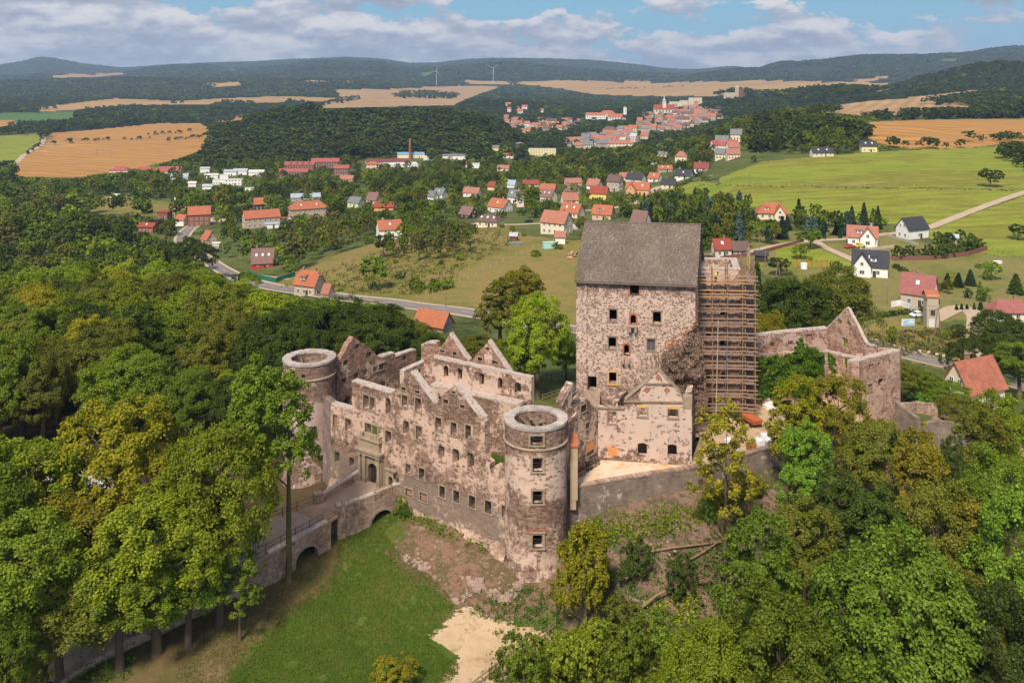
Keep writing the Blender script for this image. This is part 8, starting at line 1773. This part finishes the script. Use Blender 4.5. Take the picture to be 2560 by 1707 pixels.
# weeds and tufts along wall feet and on the hillside: nobody could count them
def tufts(name, poly, n, size, leaf, seed, h=.6):
    r_ = np.random.default_rng(seed); xs = [p[0] for p in poly]; ys = [p[1] for p in poly]; P = []
    cx0 = r_.uniform(min(xs), max(xs), n * 3); cy0 = r_.uniform(min(ys), max(ys), n * 3); k = inpoly(cx0, cy0, poly); cx0, cy0 = cx0[k][:n], cy0[k][:n]
    for a, b in zip(cx0, cy0):
        x, y, z = ground_at(a, b); m = r_.integers(5, 16); s = r_.uniform(.15, .5) * h
        P.append(np.stack([x + r_.normal(size=m) * s, y + r_.normal(size=m) * s, z + np.abs(r_.normal(size=m)) * s * .8], 1))
    V, F = leafcloud(np.concatenate(P), size, seed, None, 1.2, .6); o = link(name, np_mesh(name, V, F, [LM[leaf]])); tag(o, kind='stuff'); return o
tufts('weeds', [(1000,1270),(1100,1305),(1260,1380),(1262,1395),(1080,1330),(1000,1300)], 150, .24, 'mid', 1, .7)
tufts('weeds', [(1430,1310),(1700,1265),(1900,1210),(1950,1200),(1880,1260),(1700,1330),(1480,1370)], 420, .28, 'mid', 2, 1.1)
tufts('weeds', [(1430,1370),(1720,1290),(1820,1300),(1800,1450),(1700,1640),(1500,1600),(1420,1500)], 230, .26, 'ivy', 3, 1.0)
tufts('weeds', [(1160,1530),(1300,1460),(1420,1500),(1400,1580),(1290,1570)], 260, .2, 'ivy', 4, .7)
tufts('weeds', [(1560,1520),(1740,1480),(1740,1640),(1560,1640)], 200, .28, 'bright', 5, 1.0)
tufts('undergrowth', [(1300,1640),(1420,1580),(1700,1600),(1800,1707),(1250,1760)], 700, .34, 'mid', 6, 1.9)
tufts('undergrowth', [(1780,1300),(2560,1150),(2560,1707),(1700,1707)], 900, .45, 'dark', 7, 2.6)
tufts('weeds', [(200,1640),(330,1620),(330,1700),(180,1707)], 140, .24, 'ivy', 8, .8)
tufts('weeds', [(2100,835),(2440,820),(2440,900),(2150,890)], 500, .5, 'grass', 9, 1.5)
tufts('weeds', [(700,720),(940,630),(1230,560),(1300,600),(1180,660),(1080,735),(800,735)], 900, .55, 'grass', 10, 1.6)
tufts('wall_weeds', [(1250,1560),(1400,1590),(1300,1700),(1180,1730)], 60, .2, 'mid', 11, .6)
def grass(name, poly, n, size, leaf, seed):
    r_ = np.random.default_rng(seed); Q = np.array([at_z(a, b, 4.5)[:2] for a, b in poly]); P = r_.uniform(Q.min(0), Q.max(0), (n * 2, 2)); k = inpoly(P[:, 0], P[:, 1], [tuple(q) for q in Q]) & (fbm(P[:, 0] / 1.5, P[:, 1] / 1.5, seed, 3) > -.8); P = P[k][:n]
    V, F = leafcloud(np.c_[P, hts(P[:, 0], P[:, 1]) + .05 + fbm(P[:, 0] / 2.5, P[:, 1] / 2.5, 21, 3) * .10], size, seed, np.array([0, 0, .5]), 1.3, .5); tag(link(name, np_mesh(name, V, F, [LM[leaf]])), kind='stuff')
grass('lawn_grass', [(560,1707),(720,1540),(830,1470),(860,1350),(925,1290),(1000,1290),(1010,1340),(960,1380),(1000,1430),(1080,1470),(1140,1515),(1075,1590),(1150,1640),(1100,1720)], 60000, .11, 'turf', 3)
grass('dry_grass', [(440,1707),(440,1540),(620,1440),(760,1390),(860,1320),(850,1480),(720,1560),(600,1720)], 14000, .12, 'grass', 4)
# ---------------------------------------------------------------- woods
pts_all = []   # (x, y, z, H, W, key, leaf)
HO = np.array([(h[0], h[1], h[2], h[3], h[4], h[5]) for h in HOBJ]); RP = np.array(ROADPTS)
limx = [-400,0,150,300,430,520,600,660,720,800,950,1010,1060,1110,1180,1240,1300,1420]; limy = [560,572,580,600,630,664,700,735,752,748,756,790,815,838,850,858,868,900]
def classify(x, y):
    z = hts(x, y); px, py = to_px(x, y, z); c = np.full(x.shape, 'ground', dtype=object)
    for nm, poly, y0, y1 in FIELDS: c[inpoly(px, py, poly) & (y > y0) & (y < y1)] = nm
    return c, px, py, z
# forest on the castle hill's left slope: single trees
gx, gy = np.meshgrid(np.arange(-165, 14, 8.8), np.arange(104, 252, 8.6)); gx = gx.ravel() + rng.uniform(-2.6, 2.6, gx.size); gy = gy.ravel() + rng.uniform(-2.6, 2.6, gy.size)
cl, px, py, z = classify(gx, gy); a_ = gx / gy
keepm = (np.abs(a_) < .70) & ((gx < -36) | (gy > 134)) & ~((gx > -78) & (gy < 126)) & ~((gx > -8) & (gy < 150)) & ~((gx > -30) & (gy < 137))
order = []
for i in np.where(keepm)[0]:
    H = rng.uniform(13, 20.5); top = HY + FPX * (CAMZ - z[i] - H) / gy[i]; lim = max(np.interp(px[i], limx, limy), np.interp(px[i], [0, 150, 300, 450, 600, 700], [800, 790, 850, 900, 920, 800]) if gy[i] < 146 else 0) + rng.uniform(0, 26)
    if top < lim: H = CAMZ - z[i] - (lim - HY) / FPX * gy[i]
    if H < 5.5: continue
    if len(RP) and np.min(np.hypot(RP[:, 0] - gx[i], RP[:, 1] - gy[i])) < 8: continue
    W_ = min(rng.uniform(11, 15.5), H * 1.05); W_ = W_ * (.78 if gy[i] < 150 else 1); n1 = vnoise(np.array(gx[i] / 26), np.array(gy[i] / 26), 3); n1 = float(n1) + rng.uniform(-.45, .45)
    leaf = 'bright' if n1 > .22 else ('mid' if n1 > -.08 else ('olive' if n1 > -.28 else ('yellow' if n1 > -.40 else ('mid' if n1 > -.6 else 'dark'))))
    if px[i] > 700 and leaf in ('yellow', 'bright'): leaf = 'mid'
    if gy[i] < 152: leaf = 'dark' if px[i] > 590 else ('bluegreen' if n1 > .2 else ('bright' if n1 > 0 else ('mid' if n1 > -.45 else 'olive')))
    order.append((gx[i], gy[i], z[i], H, W_, leaf))
order.sort(key=lambda q: q[1]); RW_ = {}; SL = order[:205]; REST = order[205:]
FORGRP = 'broadleaf trees of the forest on the left slope'
ORD = ['zeroth'] + 'first second third fourth fifth sixth seventh eighth ninth tenth eleventh twelfth thirteenth fourteenth fifteenth sixteenth seventeenth eighteenth nineteenth twentieth'.split()
rows_ = {}
for q in SL: rows_.setdefault(int((q[1] - 100) / 8.6), []).append(q)
rk = {r: k + 1 for k, r in enumerate(sorted(rows_))}
for r in rows_: rows_[r].sort(key=lambda q: q[0] / q[1])
for i, (x, y, z_, H, W_, leaf) in enumerate(SL):
    near = y < 150; key = ('round%d' % (i % 3)) if (near or i % 4) else 'tall%d' % (i % 2)
    r = int((y - 100) / 8.6); k_ = rows_[r].index((x, y, z_, H, W_, leaf)) + 1
    tree(key, x, y, z_, H, W_, leaf, '%s slope forest tree, %s from the left in the %s row from the castle' % (GN_[leaf], ORD[k_] if k_ <= 20 else 'one of the last', ORD[rk[r]]), FORGRP)
# scatter for masses
def scatter(name, P, protos, which, kind='stuff'):
    """a wood as one object: instances on points; P columns x y z height width angle"""
    coll = bpy.data.collections.new(name + '_kinds')
    for o in protos: coll.objects.link(o)
    me = bpy.data.meshes.new(name); me.vertices.add(len(P)); me.vertices.foreach_set('co', P[:, :3].astype(np.float32).ravel())
    for nm, col in (('hh', 3), ('ww', 4), ('ang', 5)): at = me.attributes.new(nm, 'FLOAT', 'POINT'); at.data.foreach_set('value', P[:, col].astype(np.float32))
    at = me.attributes.new('which', 'INT', 'POINT'); at.data.foreach_set('value', which.astype(np.int32)); me.update()
    o = link(name, me); tag(o, kind=kind); g = bpy.data.node_groups.new(name, 'GeometryNodeTree')
    g.interface.new_socket('Geometry', in_out='INPUT', socket_type='NodeSocketGeometry'); g.interface.new_socket('Geometry', in_out='OUTPUT', socket_type='NodeSocketGeometry')
    N_ = g.nodes; gi = N_.new('NodeGroupInput'); go = N_.new('NodeGroupOutput'); ip = N_.new('GeometryNodeInstanceOnPoints'); ci = N_.new('GeometryNodeCollectionInfo'); ci.inputs['Collection'].default_value = coll
    ci.inputs['Separate Children'].default_value = True; ci.inputs['Reset Children'].default_value = True; ip.inputs['Pick Instance'].default_value = True
    def na(nm, tp='FLOAT'): n = N_.new('GeometryNodeInputNamedAttribute'); n.data_type = tp; n.inputs[0].default_value = nm; return n.outputs[0]
    cs = N_.new('ShaderNodeCombineXYZ'); ww = na('ww'); g.links.new(ww, cs.inputs[0]); g.links.new(ww, cs.inputs[1]); g.links.new(na('hh'), cs.inputs[2])
    cr = N_.new('ShaderNodeCombineXYZ'); g.links.new(na('ang'), cr.inputs[2]); L_ = g.links.new
    L_(gi.outputs[0], ip.inputs['Points']); L_(ci.outputs[0], ip.inputs['Instance']); L_(na('which', 'INT'), ip.inputs['Instance Index']); L_(cs.outputs[0], ip.inputs['Scale']); L_(cr.outputs[0], ip.inputs['Rotation']); L_(ip.outputs[0], go.inputs[0])
    md = o.modifiers.new('scatter', 'NODES'); md.node_group = g; return o
def lowproto(nm, kind, H, Wd, n, leaf, seed, mat, nl=14, sub=6, asp=1.0):
    V, F = crown(kind, 1.0 * H, Wd, n, leaf, seed, nl, sub, asp); V[:, :2] /= Wd; V[:, 2] /= np.percentile(V[:, 2], 99.5); me = np_mesh(nm, V, F, [LM[mat]]); return bpy.data.objects.new(nm, me)
MIDP = [lowproto('a%02d' % i, k, H, W_, n, l, 200 + i, m) for i, (k, H, W_, n, l, m) in enumerate((('round',14,10,1300,1.05,'mid'), ('round',14,10,1300,1.05,'dark'), ('round',13,10,1300,1.05,'olive'), ('tall',15,8,1100,1.0,'dark'), ('tall',14,5.5,900,.8,'birch'), ('bush',4,5,420,.8,'mid'), ('bush',4,5,420,.8,'dark'), ('conifer',13,5.5,1000,1.0,'conifer'), ('conifer',11,5,900,.9,'bluespruce'), ('round',13,10,1200,1.05,'bright')))]
FARP = [lowproto('b%02d' % i, k, H, W_, n, l, 230 + i, m, 10, 4) for i, (k, H, W_, n, l, m) in enumerate((('round',16,12,260,2.6,'far'), ('round',16,12,260,2.6,'far'), ('round',15,12,260,2.6,'dark'), ('tall',17,9,220,2.3,'far'), ('conifer',17,7,200,2.2,'conifer'), ('round',15,12,260,2.6,'mid')))]
HUGP = [lowproto('c%02d' % i, 'bush', H, 30, 150, 6.5, 250 + i, m, 9, 4) for i, (H, m) in enumerate(((16,'far'), (16,'far'), (18,'conifer')))]
# valley woods between the hill and the town
def field_pts(y0, y1, sp, ymul=1.0):
    out = []; y = y0
    while y < y1:
        s = sp(y); xs = np.arange(-.66 * y, .66 * y, s); out.append(np.stack([xs + rng.uniform(-.42, .42, len(xs)) * s, np.full(len(xs), y) + rng.uniform(-.42, .42, len(xs)) * s], 1)); y += s * ymul
    return np.concatenate(out)
Q = field_pts(200, 960, lambda y: 6.3 + y * .0033); x, y = Q[:, 0], Q[:, 1]; cl, px, py, z = classify(x, y)
ok = (cl == 'ground') & ~((y < 262) & (px < 700)) & ~((y < 300) & (px > 1780)) & ~((px > 700) & (y < 268)) 
ok &= (fbm(x / 38, y / 38, 41, 3) > -.62) | (px < 500) 
belt_r = (px > 1620) & (px < 2230) & (py > 500) & (py < 640)
ok &= ~((px > 1780) & ~belt_r & (py > 385)) | ((px > 2240) & (px < 2480) & (py > 600) & (py < 650)); ok &= ~((px > 2300) & (py < 400) & (y < 960) & (py > 362))
x, y, z, px, py = x[ok], y[ok], z[ok], px[ok], py[ok]; n = len(x)
H = rng.uniform(6, 13.5, n); small = rng.uniform(size=n) < .34; small |= (px > 1060) & (px < 1800) & (y < 560) & (rng.uniform(size=n) < .35); H[small] = rng.uniform(2.2, 4.8, small.sum()); W_ = np.where(small, H * rng.uniform(1.1, 1.6, n), H * rng.uniform(.62, .85, n))
wh = rng.choice([0, 1, 2, 3, 4, 9], n, p=[.30, .28, .16, .12, .06, .08]); wh[small] = rng.choice([5, 6], small.sum())
birch = inpoly(px, py, [(750,560),(900,580),(1150,600),(1180,640),(1050,650),(780,640),(640,610)]) & (rng.uniform(size=n) < .45) & ~small; wh[birch] = 4; W_[birch] = H[birch] * .42
con = ((inpoly(px, py, [(1580,520),(1720,500),(1900,520),(2200,555),(2200,590),(1900,610),(1650,600)]) & (rng.uniform(size=n) < .75)) | (inpoly(px, py, [(1090,560),(1160,560),(1160,620),(1090,620)]) & (rng.uniform(size=n) < .7))); wh[con] = rng.choice([7, 1, 7, 3, 0], con.sum()); H[con] = rng.uniform(6, 11, con.sum()); W_[con] = H[con] * .45
dark_wood = inpoly(px, py, [(1330,400),(1440,372),(1620,380),(1640,420),(1500,440),(1400,440)]); wh[dark_wood] = rng.choice([1, 3, 2], dark_wood.sum()); H[dark_wood] = rng.uniform(13, 18, dark_wood.sum()); W_[dark_wood] = H[dark_wood] * .7
left_b = (px < 560) & (py > 425) & (py < 640); H[left_b & ~small] *= 1.25; W_[left_b] *= 1.3
top = py - H * FPX / y; wpx = W_ * FPX / y
def unhide(px, py, y, H):
    """lower or drop trees whose tops would cover open fields that the photograph shows"""
    H = H.copy(); k_ = np.ones(len(px), bool)
    for ps in range(3):
        tp = py - H * FPX / y; bad = np.zeros(len(px), bool)
        for pg, y0 in VISF: bad |= inpoly(px, tp + .5, pg) & ~inpoly(px, py, pg)
        if ps < 2: H[bad] *= .6
        else: k_ = ~bad
    return H, k_
def clear_of(x, y, px, top, W_, far=False):
    k_ = np.ones(len(x), bool); wpx = W_ * FPX / y
    for hx, hy, hr, hpx, hpy, hw in HO:
        k_ &= np.hypot(x - hx, y - hy) > hr * (.8 if far else 1) + W_ * .35
        k_ &= ~((np.abs(px - hpx) < hw * .5 + wpx * .30) & (y < hy) & (top < hpy - (2.5 if far else hw * .15)) & (y > hy * (.72 if far else .55)) & (rng.uniform(size=len(x)) > (.22 if far and hw < 14 else .05)))
    return k_
H, kk_ = unhide(px, py, y, H); W_ = np.minimum(W_, H * 1.3); top = py - H * FPX / y; keep_ = clear_of(x, y, px, top, W_) & kk_
for k in range(0, len(RP), 2):
    d = np.hypot(x - RP[k, 0], y - RP[k, 1]); keep_ &= d > 4.5 + W_ * .35
vis = [(q.x, q.y) for q in RQ]; 
for qx, qy in vis[::3]:
    qp, qr = to_px(qx, qy, hz(qx, qy)); keep_ &= ~((np.abs(px - qp) < 8 + wpx * .4) & (y < qy) & (top < qr + 4) & (y > qy - 90) & (qr > 600) & (qp < 600))
clearings = [[(1110,545),(1250,560),(1260,600),(1060,640),(1080,600)], [(190,500),(480,520),(420,545),(200,520)], [(540,600),(720,690),(640,700),(540,660)], [(1190,555),(1440,560),(1440,640),(1180,640)]]
for pg in clearings: keep_ &= ~(inpoly(px, py, pg) & (rng.uniform(size=n) > .10))
P = np.stack([x, y, z - .2, H, W_, rng.uniform(0, 6.28, n)], 1)[keep_]; wh = wh[keep_]
for (xx, yy, zz, hh, ww, lf) in REST:
    P = np.vstack([P, [xx, yy, zz - .2, hh, ww, rng.uniform(0, 6.28)]]); wh = np.append(wh, {'bright': 9, 'mid': 0, 'olive': 2, 'yellow': 9, 'dark': 1}[lf])
pxs, pys = to_px(P[:, 0], P[:, 1], P[:, 2])
# the largest of them as single trees
sz = P[:, 4] * P[:, 3] / P[:, 1] ** 2; big = np.argsort(-sz)[:(300 - TREES - 4) if TREES < 296 else 0]; msk = np.ones(len(P), bool)
KEYS = {0: ('mround0', 'mid'), 1: ('mround1', 'dark'), 2: ('mround0', 'olive'), 3: ('mround1', 'dark'), 4: ('mbirch', 'birch'), 5: ('mbush', 'mid'), 6: ('mbush', 'dark'), 7: ('mconifer', 'conifer'), 8: ('mconifer', 'bluespruce'), 9: ('mround1', 'bright')}
for i in big:
    if wh[i] in (5, 6): continue
    k, lf = KEYS[int(wh[i])]; msk[i] = False; con_ = wh[i] in (7, 8)
    tree(k, P[i, 0], P[i, 1], P[i, 2] + .2, P[i, 3], P[i, 4], lf, '%s %s among the nearest trees of the valley, %s' % (GN_[lf], 'conifer' if con_ else ('birch' if wh[i] == 4 else 'broadleaf tree'), 'left of the pasture' if pxs[i] < 760 else ('behind the pasture' if pxs[i] < 1450 else 'right of the keep')), 'valley trees', name='conifer_tree' if con_ else 'deciduous_tree')
scatter('valley_trees', P[msk], MIDP, wh[msk])
# woods beyond, out to the hills
Q = field_pts(960, 3300, lambda y: 8.0 + y * .004); x, y = Q[:, 0], Q[:, 1]; cl, px, py, z = classify(x, y)
ok = ((cl == 'ground') | (cl == 'forestfar')); hill = inpoly(px, py, [(440,420),(470,350),(600,250),(900,235),(1200,250),(1320,330),(1320,372),(1250,378),(1100,392),(800,405)]) & (y < 1750)
ok &= hill | (fbm(x / 90, y / 90, 51, 3) > -.75); x, y, z, px, py, hill = (q[ok] for q in (x, y, z, px, py, hill)); n = len(x)
H = np.where(hill, rng.uniform(12, 20, n), rng.uniform(8, 17, n)); W_ = H * rng.uniform(.9, 1.25, n); wh = rng.choice([0, 1, 2, 3, 4, 5], n, p=[.28, .26, .2, .12, .06, .08]); wh[hill] = rng.choice([0, 1, 3], hill.sum())
top = py - H * FPX / y; H, kk_ = unhide(px, py, y, H); W_ = np.minimum(W_, H * 1.4); top = py - H * FPX / y; keep_ = clear_of(x, y, px, top, W_, True) & kk_
P = np.stack([x, y, z - .4, H, W_, rng.uniform(0, 6.28, n)], 1)[keep_]; scatter('far_woods', P, FARP, wh[keep_])
Q = field_pts(260, 620, lambda y: 5.4); x, y = Q[:, 0], Q[:, 1]; z = hts(x, y); px, py = to_px(x, y, z)
k = inpoly(px, py, [(1590,545),(1640,512),(1760,508),(1830,520),(1900,545),(2000,560),(2110,568),(2200,580),(2190,592),(2090,596),(2000,602),(1960,610),(1860,628),(1780,640),(1740,600)]) & (vnoise(x / 9, y / 9, 5) > -.75)
x, y, z, px, py = (q[k] for q in (x, y, z, px, py)); n = len(x); H = rng.uniform(5, 10.5, n); W_ = H * rng.uniform(.42, .8, n); k = clear_of(x, y, px, py - H * FPX / y, W_); wh = rng.choice([7, 1, 3, 0, 1, 8, 0, 2], n)
scatter('conifer_belt', np.stack([x, y, z - .2, H, W_, rng.uniform(0, 6.28, n)], 1)[k], MIDP, wh[k])
def patch(poly, y0, y1, sp, protos, hh, wr, name, whn, pad=0):
    Q = field_pts(y0, y1, sp); x, y = Q[:, 0], Q[:, 1]; z = hts(x, y); px, py = to_px(x, y, z); k = np.zeros(len(x), bool)
    for pg in poly: k |= inpoly(px, py, pg)
    x, y, z = x[k], y[k], z[k]; n = len(x); H = rng.uniform(*hh, n); scatter(name, np.stack([x, y, z - .5, H, H * rng.uniform(*wr, n), rng.uniform(0, 6.28, n)], 1), protos, rng.integers(0, whn, n))
patch([[(190,303),(215,278),(330,270),(470,272),(520,286),(500,300),(380,305)], [(510,276),(560,256),(630,260),(640,274)], [(640,277),(650,266),(700,266),(695,278)], [(710,268),(720,254),(800,262),(850,249),(905,244),(890,254),(760,272)], [(980,240),(1010,230),(1080,230),(1150,238),(1140,248),(1000,247)], [(1170,262),(1200,240),(1290,240),(1400,243),(1290,266)],
       [(2300,262),(2440,240),(2470,225),(2560,218),(2800,215),(2800,262),(2560,262),(2480,268)], [(2150,300),(2300,292),(2600,288),(2600,296),(2300,300)], [(1880,385),(1870,330),(1960,315),(2100,318),(2170,340),(2165,362),(2060,384),(1960,395)], [(10,322),(100,312),(350,300),(500,288),(520,292),(350,306),(100,320)], [(1760,270),(1850,235),(1950,262),(1900,300),(1780,300)]],
      650, 4800, lambda y: 6 + y * .0055, FARP, (9, 14), (.9, 1.3), 'field_woods', 5)
patch([[(122,362),(270,350),(272,353),(124,366)], [(300,352),(380,346),(382,349),(300,356)], [(370,338),(480,331),(480,334),(372,342)], [(415,352),(500,343),(502,347),(416,356)], [(2170,366),(2270,374),(2420,374),(2420,371),(2270,368)], [(2260,358),(2450,352),(2560,345),(2560,349),(2450,356)], [(2480,388),(2560,372),(2620,420),(2560,440),(2530,420)], [(1960,246),(2100,238),(2100,241),(1960,250)], [(1500,222),(1760,214),(1760,217),(1500,226)], [(2480,356),(2580,350),(2580,356),(2480,360)], [(2010,268),(2130,248),(2135,251),(2015,272)]],
      500, 6500, lambda y: 4 + y * .008, FARP, (4, 9), (.9, 1.3), 'hedgerows', 3)
patch([[(960,648),(975,625),(1080,598),(1200,596),(1195,628),(1100,655),(1020,655)]], 250, 500, lambda y: 6.2, MIDP[3:5] + MIDP[:1], (7, 12), (.4, .55), 'birch_grove', 3)
patch([[(1028,724),(1116,708),(1120,726),(1035,738)], [(585,705),(610,690),(640,700),(660,716)]], 215, 420, lambda y: 3.4, MIDP[5:7], (2, 4), (.9, 1.3), 'shrub_row', 2)
patch([[(800,735),(860,690),(960,655),(1230,590),(1300,600),(1180,660),(1080,712),(1000,735)], [(1310,610),(1440,600),(1440,640),(1290,650)], [(1200,560),(1300,560),(1320,600),(1210,600)], [(2100,790),(2250,740),(2480,720),(2560,740),(2560,800),(2300,800)], [(1850,640),(2060,625),(2120,668),(1900,700)], [(2380,650),(2560,640),(2560,720),(2400,715)]], 215, 420, lambda y: 15, MIDP[5:7] + MIDP[:1], (1.4, 3.6), (.8, 1.3), 'meadow_shrubs', 3)
patch([[(1750,462),(2560,476),(2560,479),(1750,465)]], 350, 700, lambda y: 3, MIDP[5:7], (.5, 1.1), (1, 2), 'fence_line_weeds', 2)
# right hand dark hedges and garden trees as countable shrubs of one hedge
def hedge(label, pts, w, h, leaf, key='mbush', step=3.2):
    P = [Vector(ground_at(*p)) for p in pts]; T = thing('hedge', label, 'hedge', P[0]); k = 0
    for i in range(len(P) - 1):
        n = max(1, int((P[i+1] - P[i]).length / step))
        for j in range(n):
            p = P[i].lerp(P[i+1], j / n); me, tk, H0, W0 = HERO[key]; a = bpy.data.objects.new('bush', me); COL.objects.link(a); a.parent = T; z = hz(p.x, p.y); a.location = Vector((p.x + rng.uniform(-.5,.5), p.y + rng.uniform(-.5,.5), z - .2)) - T.location
            s = rng.uniform(.85, 1.15); a.scale = (w / W0 * s, w / W0 * s, h / H0 * rng.uniform(.8, 1.15)); a.rotation_euler = (0, 0, rng.uniform(0, 6)); a.material_slots[0].link = 'OBJECT'; a.material_slots[0].material = LM[leaf]
hedge('tall dark hedge of the garden with the grey roofed shed', [(2245,648), (2330,646), (2400,636), (2460,620)], 5.5, 4.4, 'dark'); hedge('second row of the dark garden hedge behind the little shed', [(2350,612), (2400,605), (2450,615)], 5.5, 4.6, 'dark')
hedge('clipped green hedge running along the billboard meadow', [(2150,800), (2250,786), (2330,780)], 2.2, 1.7, 'dark', step=1.7); hedge('low conifer hedge in the garden of the maroon roofed bungalow', [(2395,776), (2470,772)], 1.3, 2.0, 'conifer', 'mthuja', 1.5)
hedge('long low hedge on the lane behind the slate roofed cottage', [(2240,668), (2290,700), (2330,720)], 2.4, 1.8, 'dark', step=1.9); hedge('dark garden hedge above the pinkish roofed house', [(2300,732), (2380,722)], 3, 2.4, 'dark', step=2.5); hedge('row of young conifers in the tan garden, upper right', [(2370,722), (2430,714), (2480,716)], 4, 4.5, 'conifer', 'mconifer', 4)
hedge('bright clipped hedge at the meadow corner beside the village', [(1690,472), (1712,462), (1730,450)], 3, 2.6, 'ivy', step=2.6); hedge('green hedge strip below the red gabled house', [(585,692), (640,688)], 2.4, 1.6, 'ivy', step=2.2)
for i, (px_, py_, H_, W_, lf, key, lb) in enumerate(((2130,572,9,5,'conifer','mconifer','tall dark spruce, left one of the pair above the red roofed house'), (2160,570,10,5.5,'conifer','mconifer','tall dark spruce, right one of the pair above the red roofed house'), (2195,572,9,4.5,'conifer','mconifer','dark spruce further right above the gate posts'), (2118,588,6,3.6,'bluespruce','mconifer','blue spruce in front of the dark spruces'),
      (2148,590,6.5,4,'bluespruce','mconifer','larger blue spruce beside the gate'), (2060,596,7,1.9,'conifer','mthuja','columnar thuja left of the gate'), (2100,596,6.5,1.9,'conifer','mthuja','columnar thuja right of the gate'), (2040,585,6,4,'bluespruce','mconifer','pale blue spruce left of the columnar thuja'), (1790,585,11,7,'olive','mround0','rounded pine left of the villa'), (1770,600,10,6.5,'dark','mround1','dark pine behind the keep roof corner'),
      (2000,648,5,6,'mid','mround0','leafy tree behind the dark timber shelter'), (1945,690,6,7,'dark','mround1','dark leafy tree beside the A shaped pole'), (2480,700,6,6,'bluegreen','mround0','bluish leafy tree on the rough meadow right'), (2540,735,6,6,'dark','mconifer','dark conifer at the right edge above the bungalow'), (2420,745,3,3,'dark','mbush','small round bush on the tan garden lawn'), (2450,735,4,2.2,'bluegreen','mthuja','small upright shrub on the tan garden lawn'),
      (2370,735,4.4,3,'olive','mbirch','reddish brown little tree beside the pinkish roof'), (2380,712,3.5,3.4,'yellow','mbush','small yellow bush before the young conifers'), (2545,600,6,7,'dark','mround1','dark tree on the right edge of the garden meadow'))):
    x, y, z = ground_at(px_, py_); tree(key, x, y, z, H_, W_, lf, lb, name='conifer_tree' if 'mcon' in key or 'thuja' in key else 'deciduous_tree')
# forest on the far hills
Q = field_pts(3300, 11500, lambda y: 13 + y * .0036, 1.25); x, y = Q[:, 0], Q[:, 1]; cl, px, py, z = classify(x, y); ok = (cl == 'ground') | (cl == 'forestfar'); ok &= (fbm(x / 500, y / 500, 61, 3) > -.9)
x, y, z, px, py = x[ok], y[ok], z[ok], px[ok], py[ok]; n = len(x); H, kk_ = unhide(px, py, y, rng.uniform(11, 18, n)); scatter('hill_forest', np.stack([x, y, z - 1, H, (13 + y * .0036) * rng.uniform(1.2, 1.7, n), rng.uniform(0, 6.28, n)], 1)[kk_], HUGP, rng.choice([0, 1, 2], n, p=[.45, .35, .2])[kk_])
# ---------------------------------------------------------------- haze
hb = MB(); hb.box((0, 6960, 180), (12600, 7150, 260)); hm = bpy.data.materials.new('haze'); hm.use_nodes = True; hm.node_tree.nodes.clear(); t = NT(hm.node_tree); o_ = t.n('ShaderNodeOutputMaterial'); v_ = t.n('ShaderNodeVolumePrincipled')
v_.inputs['Color'].default_value = (.55, .73, 1.0, 1); v_.inputs['Density'].default_value = 7.2e-5; v_.inputs['Anisotropy'].default_value = .1; t.L.new(v_.outputs[0], o_.inputs['Volume']); tag(link('haze', hb.mesh('haze', [hm])), kind='stuff')
S.cycles.volume_bounces = 0
